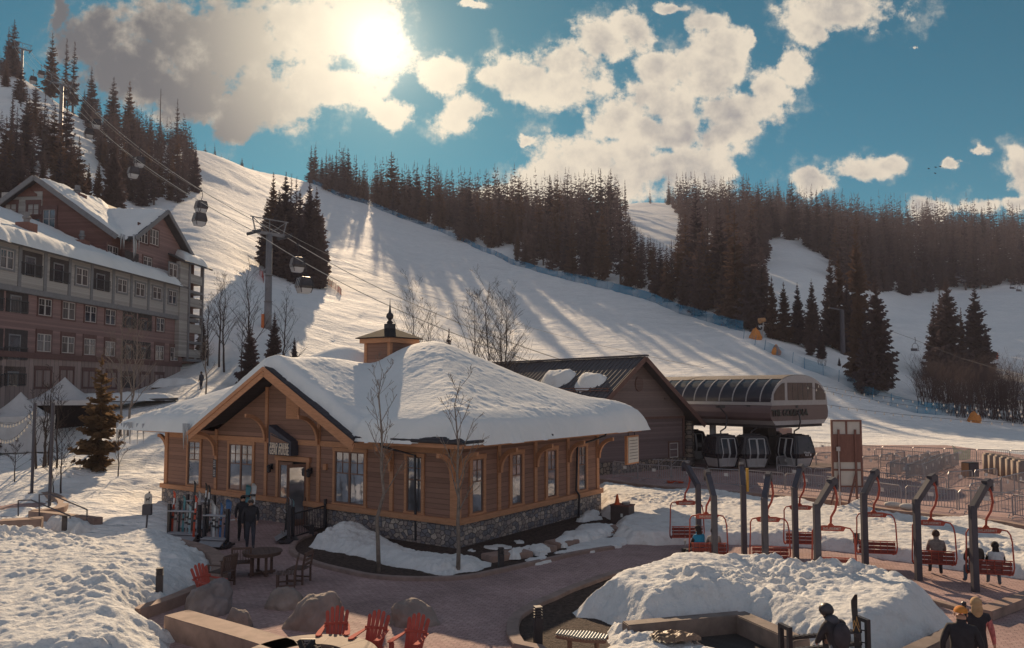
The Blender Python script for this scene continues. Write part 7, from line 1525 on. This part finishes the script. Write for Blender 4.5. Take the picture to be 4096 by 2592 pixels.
adr(1345,2430,.98,.10,'red slatted garden chair at the fire pit, left of three'); adr(1512,2447,.98,-.22,'red slatted garden chair at the fire pit, middle of three'); adr(1672,2460,.98,-.28,'red slatted garden chair at the fire pit, right of three'); adr(790,2258,.98,.95,'red slatted garden chair by the snow bank and dark boulder'); q=G(818,2577,.98); adirondack((q.x+.2,q.y-.4,0),2.6,'red chair whose back tip just shows at the bottom edge')
q=G(1300,2536,.5); fc=Vector((q.x,q.y-1.36,.05)); e=empty('fire_pit',fc,0,'round fire pit with sparkling stone coping','fire pit'); M_spark=mat('coping_sparkle',(.25,.185,.15),.7,.25,3,bump=.003,bscale=60,spec=.15)
b=MB(); n=48; vs=[];fs=[]
for i in range(n):
    a=2*pi*i/n; vs+=[(1.36*cos(a),1.36*sin(a),.37),(1.36*cos(a),1.36*sin(a),.45),(.72*cos(a),.72*sin(a),.45),(.72*cos(a),.72*sin(a),.25)]
for i in range(n):
    for j in range(3): k_=(i+1)%n; fs.append((i*4+j,k_*4+j,k_*4+j+1,i*4+j+1))
b.add(vs,fs); cp=b.build('coping',M_spark,e); b=MB()
for i in range(10): a=2*pi*i/10+.2; b.bar((.73*cos(a),.73*sin(a),.451),(1.355*cos(a),1.355*sin(a),.451),.014,.004)
b.build('joint',M_concd,cp); b=MB(); b.lathe([(1.28,-.1),(1.28,.37)],40); b.build('pit_wall',M_cob,e); b=MB(); b.lathe([(.001,.28),(.73,.26)],30); b.build('ash_bed',M_dark,e)
rz_=random.Random(4); M_log=mat('charred_log',(.022,.02,.022),.7,.3,8,bump=.01)
for i in range(11):
    a=rz_.random()*6.28; l=rz_.uniform(.5,.85); c=Vector((rz_.uniform(-.28,.28),rz_.uniform(-.1,.42),.38)); d=Vector((cos(a),sin(a),rz_.uniform(.05,.75))).normalized(); b=MB(); b.tube([c-d*l*.4,c+d*l*.5],rz_.uniform(.05,.075),9); o=b.build('log',M_log); o.location=fc; tag(o,'charred log in the heap inside the fire pit','log','logs in the fire pit')
for i in range(7):
    b=MB(); bm=bmesh.new(); bmesh.ops.create_icosphere(bm,subdivisions=2,radius=.07); b.add([Vector((v.co.x*1.2,v.co.y,v.co.z*.8)) for v in bm.verts],[[v.index for v in f.verts] for f in bm.faces]); bm.free(); o=b.build('fire_rock',M_rock,smooth=True); o.location=fc+Vector((.28+.07*i-(i%2)*.02,.52-.09*i,.33)); tag(o,'pale cobble beside the logs in the fire pit','stone','cobbles in the fire pit')
e=empty('pit_sign',fc+Vector((-.17,.62,.45)),0,'small black sign plate standing on the fire pit logs','sign'); b=MB(); b.box(-.15,.15,0,.012,.0,.13); b.bar((0,.006,-.18),(0,.006,.0),.02); pl=b.build('plate',M_cabf,e)
for t,z,sx in (('Winter',.095,-1),('Park',.04,-1)):
    l=text_mesh(t,.062,M_logo,pl,extrude=.001,name='lettering'); l.rotation_euler=(pi/2,0,0); l.scale=(sx*1.15,1,1); l.location=(-.02 if t=='Park' else .02,-.002,z)
b=MB(); b.prism([(.06,.065),(.12,.065),(.12,.04),(.09,.015),(.06,.04)],lambda u,v,t:(u,t,v),-.003,0); b.build('emblem',M_logo,pl)
# chime bench, tarpaulin, ski rack with pegs
q=G(2325,2545,.55); e=empty('metallophone',(q.x,q.y,0),-.32,'outdoor metallophone with silver bars on two posts','metallophone')
b=MB()
for s_ in (-1,1): b.prism([(-.52,s_*.10),(-.1,s_*.19),(.15,s_*.20),(.55,s_*.11),(.55,s_*.15),(.15,s_*.245),(-.1,s_*.235),(-.52,s_*.145)],lambda u,v,t:(u,v,t),.50,.56)
b.build('frame',M_signw,e)
M_tone=mat('tone_bar_metal',(.16,.19,.22),.4,.15,5,metal=.5)
for i in range(17):
    x=-.50+i*1.03/16; l=.14+.10*math.exp(-((x-.08)/.28)**2); b=MB(); b.tube([(x,-l,.585),(x,l,.585)],.020,8); b.build('tone_bar',M_tone,e)
for x in (-.25,.33): b=MB(); b.tube([(x,0,-.1),(x,0,.5)],.055,10); b.build('post',M_signw,e)
q=G(2705,2545,.45); N2=34; X,Y=np.meshgrid(np.linspace(-.55,.55,N2),np.linspace(-.32,.32,N2),indexing='ij'); r_=np.hypot(X/.55,Y/.32)+fbmn(X+5,Y+5,.3,3,3)*.3; Z=np.where(r_<1,.13*np.sqrt(np.clip(1-r_**2,0,1))+np.abs(fbmn(X+3,Y*2+3,.22,3,8))*.17,0)
V=np.stack([X.ravel(),Y.ravel(),Z.ravel()],1); ii=np.arange(N2*N2).reshape(N2,N2); Q=np.stack([ii[:-1,:-1],ii[1:,:-1],ii[1:,1:],ii[:-1,1:]],-1).reshape(-1,4); Q=Q[(r_.ravel()[Q]<1.0).all(1)]
o=mesh_np('tarpaulin',V,Q,mat('tarp',(.19,.125,.09),.5,.4,3)); o.location=(q.x,q.y,.36); o.rotation_euler=(0,0,-.2); tag(o,'crumpled brown tarpaulin lying on the snow by the pit','tarpaulin')
p0,p1=G(3140,2500,1.12),G(3450,2470,1.12); e=empty('peg_rack',(p0.x,p0.y,0),atan2(p1.y-p0.y,p1.x-p0.x),'black steel ski rack with rows of pegs at the bottom right','ski rack'); L=(p1-p0).length
for x in (0,L): 
    b=MB(); b.box(x-.045,x+.045,-.17,-.10,0,1.12); b.box(x-.045,x+.045,.10,.17,0,1.12); b.box(x-.045,x+.045,-.10,.10,1.05,1.12); b.build('end_frame',M_cabf,e)
for z in (.86,.62):
    b=MB(); b.bar((.046,0,z),(L-.046,0,z),.06,.07); b.build('rail',M_cabf,e); b=MB(); n=int(L/.11)
    for i in range(n): b.bar((.1+i*.11,-.16,z+.05),(.1+i*.11,.16,z-.01),.02)
    b.build('pegs',M_cabf,e)
q=D(3430,2500,14.6); o=ski(1.78,.13,SK['black'],None); put(o,(q.x,q.y,.12),.1,'black ski with a yellow mountain line standing at the peg rack',.03,None); b=MB()
for a,c in (((-.06,1.18),(-.03,1.30)),((-.03,1.30),(0,1.2)),((0,1.2),(.02,1.36)),((.02,1.36),(.06,1.16)),((-.06,1.10),(0,1.25)),((0,1.25),(.06,1.08))): b.bar((a[0],-.036,a[1]),(c[0],-.036,c[1]),.008,.012)
b.build('graphic',mat('ski_line',(.50,.30,.12),.6,.1,4),o)
q=D(3322,2570,14.7); put(ski(1.3,.22,SK['black'],None,False,True),(q.x,q.y,-.1),.3,'dark snowboard leaning low at the peg rack',.1,None)
# ------------------------------------------------------------------ slope furniture
M_net=net_mat('blue_net',(.03,.20,.34),.55); M_netp=mat('blue_post',(.03,.16,.28),.6,.1,5); M_netr=net_mat('red_net',(.50,.06,.05),.55)
def net_fence(pts,h,label,m,mp,maxpost=95,step=5.0,sag=.1,name='net_fence'):
    path=[Vector((D(px,1500,Y).x,Y)) for px,Y in pts]; rs=resample(path,1.0); e=empty(name,(0,0,0),0,label,'fence'); vs=[];n=len(rs)
    for p_ in rs: z=terr(p_.x,p_.y); vs+=[(p_.x,p_.y,z-.1),(p_.x,p_.y,z+h*.93)]
    b=MB(); b.add(vs,[(2*i,2*i+2,2*i+3,2*i+1) for i in range(n-1)]); b.build('net',m,e); acc=0;cnt=0;prev=rs[0]; me=None; L=sum((rs[i+1]-rs[i]).length for i in range(n-1)); st=max(step,L/maxpost); nxt=0
    rz=random.Random(5)
    for i in range(n):
        acc+=(rs[i]-prev).length; prev=rs[i]
        if acc>=nxt:
            nxt+=st; z=terr(rs[i].x,rs[i].y)
            if me is None: k=MB(); k.tube([(0,0,-.3),(.0,0,h)],.045,5); o=k.build('post',mp,e); me=o.data
            else: o=bpy.data.objects.new('post',me); COL.objects.link(o); o.parent=e
            o.location=(rs[i].x,rs[i].y,z); o.rotation_euler=(rz.uniform(-.08,.08),rz.uniform(-.05,.15),0)
fp=lambda px: (px,float(np.interp(px,*FR))-7)
net_fence([(1237,383),fp(1300),fp(1400),fp(1520),fp(1600)],2.2,'blue safety net along the top of the ski run',M_net,M_netp); net_fence([fp(x) for x in (1600,1680,1811,1941,2095,2248)],1.9,'blue safety net in the middle of the run edge',M_net,M_netp); net_fence([fp(x) for x in (2248,2419,2543,2700,2850,2977)],2.3,'dense blue safety net under the front forest',M_net,M_netp)
net_fence([(2977,146),(3060,139),(3110,136),(3219,129),(3293,126),(3394,121),(3462,118),(3559,114.5)],1.9,'blue net on tall thin posts below the isolated spruces',net_mat('blue_net_thin',(.03,.22,.36),.22),M_netp,step=3.4); net_fence([(3559,114.5),(3664,113),(3783,115),(3873,117)],1.9,'blue net on thin posts in front of the bare thicket',net_mat('blue_net_thin2',(.03,.22,.36),.4),M_netp,step=3.4)
net_fence([(1305,166),(1330,163),(1350,159),(1362,156)],1.5,'short red net fence right of the tree island',M_netr,M_redd,step=2.0); net_fence([(1030,160),(1040,157),(1046,152)],1.5,'short red net fence left of the tree island',M_netr,M_redd,step=2.0)
def at(px,Y): q=D(px,1500,Y); return Vector((q.x,Y,terr(q.x,Y)))
M_orb=mat('orange_bag',(.60,.22,.05),.7,.2,5)
for px,Y,s,lab in ((3890,113,1.0,'bright orange bag in front of the bare thicket'),(3026,147,1.3,'orange tarp below the snow gun'),(3106,137,1.0,'orange crash bag right of the snow gun')):
    bm=bmesh.new(); bmesh.ops.create_icosphere(bm,subdivisions=3,radius=1)
    for v in bm.verts: v.co*=1+.25*noise.noise(v.co*1.7+Vector((px,0,0))); v.co.z*=1.15; v.co.x*=.8*(1.0-.35*v.co.z)
    me=bpy.data.meshes.new('orange_bag'); bm.to_mesh(me); bm.free(); me.materials.append(M_orb); o=bpy.data.objects.new('orange_bag',me); COL.objects.link(o); p_=at(px,Y); o.location=p_+Vector((0,0,.5*s)); o.scale=(s,s,s); tag(o,lab,'bag')
p_=at(3052,148); e=empty('snow_gun',p_,.4,'snow gun with a golden barrel on a slanted mast','snow gun'); b=MB(); b.tube([(0,0,-.3),(.35,0,3.4)],.12,8); b.build('mast',M_colw,e); b=MB(); b.tube([(-.6,0,3.5),(.55,-.1,3.75)],[.55,.42],14); b.build('barrel',mat('gun_gold',(.42,.22,.10),.5,.2,4,metal=.3),e); b=MB(); b.tube([(.5,-.1,3.75),(.9,-.12,3.8)],[.3,.2],10); b.build('nozzle',M_cabf,e)
p_=at(3374,152); e=empty('lift_pole',p_,0,'dark chairlift pole with a short cross arm','lift tower'); b=MB(); b.tube([(0,0,-.5),(0,0,8.8)],[.5,.42],10); b.build('pole',M_post,e); b=MB(); b.bar((-2.4,.4,9.3),(.4,0,8.7),.25,.3); b.build('cross_arm',M_post,e)
def chairlift(px,py,Y,label,s=1.0):
    q=D(px,py,Y); e=empty('chairlift_chair',q,.3,label,'lift chair','dark chairlift chairs'); e.scale=(s,s,s); b=MB(); b.tube([(0,0,2.4),(.1,0,1.9),(0,0,1.3)],.05,5); b.tube([(-.6,0,.1),(-.62,0,.9),(-.3,0,1.3),(.3,0,1.3),(.62,0,.9),(.6,0,.1)],.045,5); b.build('frame',M_post,e); b=MB(); b.box(-.65,.65,-.2,.25,.05,.14); b.box(-.65,.65,.2,.26,.14,.5); b.build('seat',M_post,e)
for a in ((3661,1405,128,'dark chairlift chair hanging left of the bare thicket'),(3488,1020,330,'faint chairlift chair in front of the dark forest, left',1.6),(3503,1030,330,'faint chairlift chair just below another by the forest',1.6),(3650,1072,330,'small chairlift chair against the forest, middle',1.6),(3665,1078,330,'small chairlift chair with a pale edge, middle',1.6),(3832,1112,300,'chairlift chair just above the forest foot, left of a pair',1.6),(3856,1125,300,'chairlift chair just above the forest foot, right of a pair',1.6),(4052,1156,220,'chairlift chair over the far snow, left of a pair',1.3),(4078,1166,220,'chairlift chair over the far snow, right of a pair',1.3),(4090,1602,104,'chairlift chair cut off by the right edge')): chairlift(*a[:4],s=a[4] if len(a)>4 else 1.0)
b=MB(); q0,q1=D(3575,1328,131),D(4200,1535,100); b.tube([q0,q0.lerp(q1,.15)+Vector((0,0,-.1)),q0.lerp(q1,.5)-Vector((0,0,.6)),q1],.03,4); tag(b.build('haul_rope',M_post),'dark chairlift rope passing left of the bare thicket','cable')
for px,Y,lab in ((3980,185,'red flag panel standing on the far snow, left one'),(3991,184,'red flag panel standing on the far snow, right one')):
    p_=at(px,Y); b=MB(); b.bar((0,0,-.3),(-.25,0,2.2),.06); b.box(-.4,.3,-.02,.02,.5,2.0); o=b.build('marker_flag',M_red); o.location=p_; tag(o,lab,'flag')
for i,(px,py) in enumerate(((3716,675),(3744,670),(3762,667),(3742,694))):
    q=D(px,py,260); b=MB(); b.add([(-.9,0,.18),(-.45,.12,.28),(0,.25,0),(.45,.12,.28),(.9,0,.15),(.35,-.15,.18),(0,-.45,0),(-.35,-.15,.18),(0,.0,-.12)],[(0,1,7),(1,2,8,7),(2,3,5,8),(3,4,5),(7,8,6),(8,5,6)]); o=b.build('bird',M_cabf); o.location=q; o.scale=(1.3,1.3,1.3); tag(o,'dark bird gliding over the right hand forest','bird','birds in the sky')
for i,(px,Y) in enumerate(((3576,64.5),(3625,64),(3660,63.8),(3690,63.5),(3712,63.3),(3745,63))):
    p_=at(px,Y+2); bm=bmesh.new(); bmesh.ops.create_icosphere(bm,subdivisions=2,radius=.2)
    for v in bm.verts: v.co*=1+.4*noise.noise(v.co*6+Vector((i,0,0)))
    me=bpy.data.meshes.new('snow_clod'); bm.to_mesh(me); bm.free(); me.materials.append(M_snow); o=bpy.data.objects.new('snow_clod',me); COL.objects.link(o); o.location=p_+Vector((0,0,.08)); tag(o,'chunk of snow lying just beyond the rear barriers','snow','chunks of snow behind the barriers')
b=MB(); bpy.context.view_layer.update()
# ------------------------------------------------------------------ thin haze volume, added to lift the dark tones
hz=MB(); hz.box(-1600,1600,-1600,1600,-1.7,215); m_,N_=new_mat('haze_lift')
pv=N_('ShaderNodeVolumePrincipled',{'Color':(.82,.80,1.0,1),'Density':.0002,'Anisotropy':.1}); ho=N_('ShaderNodeOutputMaterial'); N_.l.new(pv.outputs[0],ho.inputs['Volume'])
tag(hz.build('haze',m_),'thin haze volume added to lift the dark tones','haze',kind='stuff')
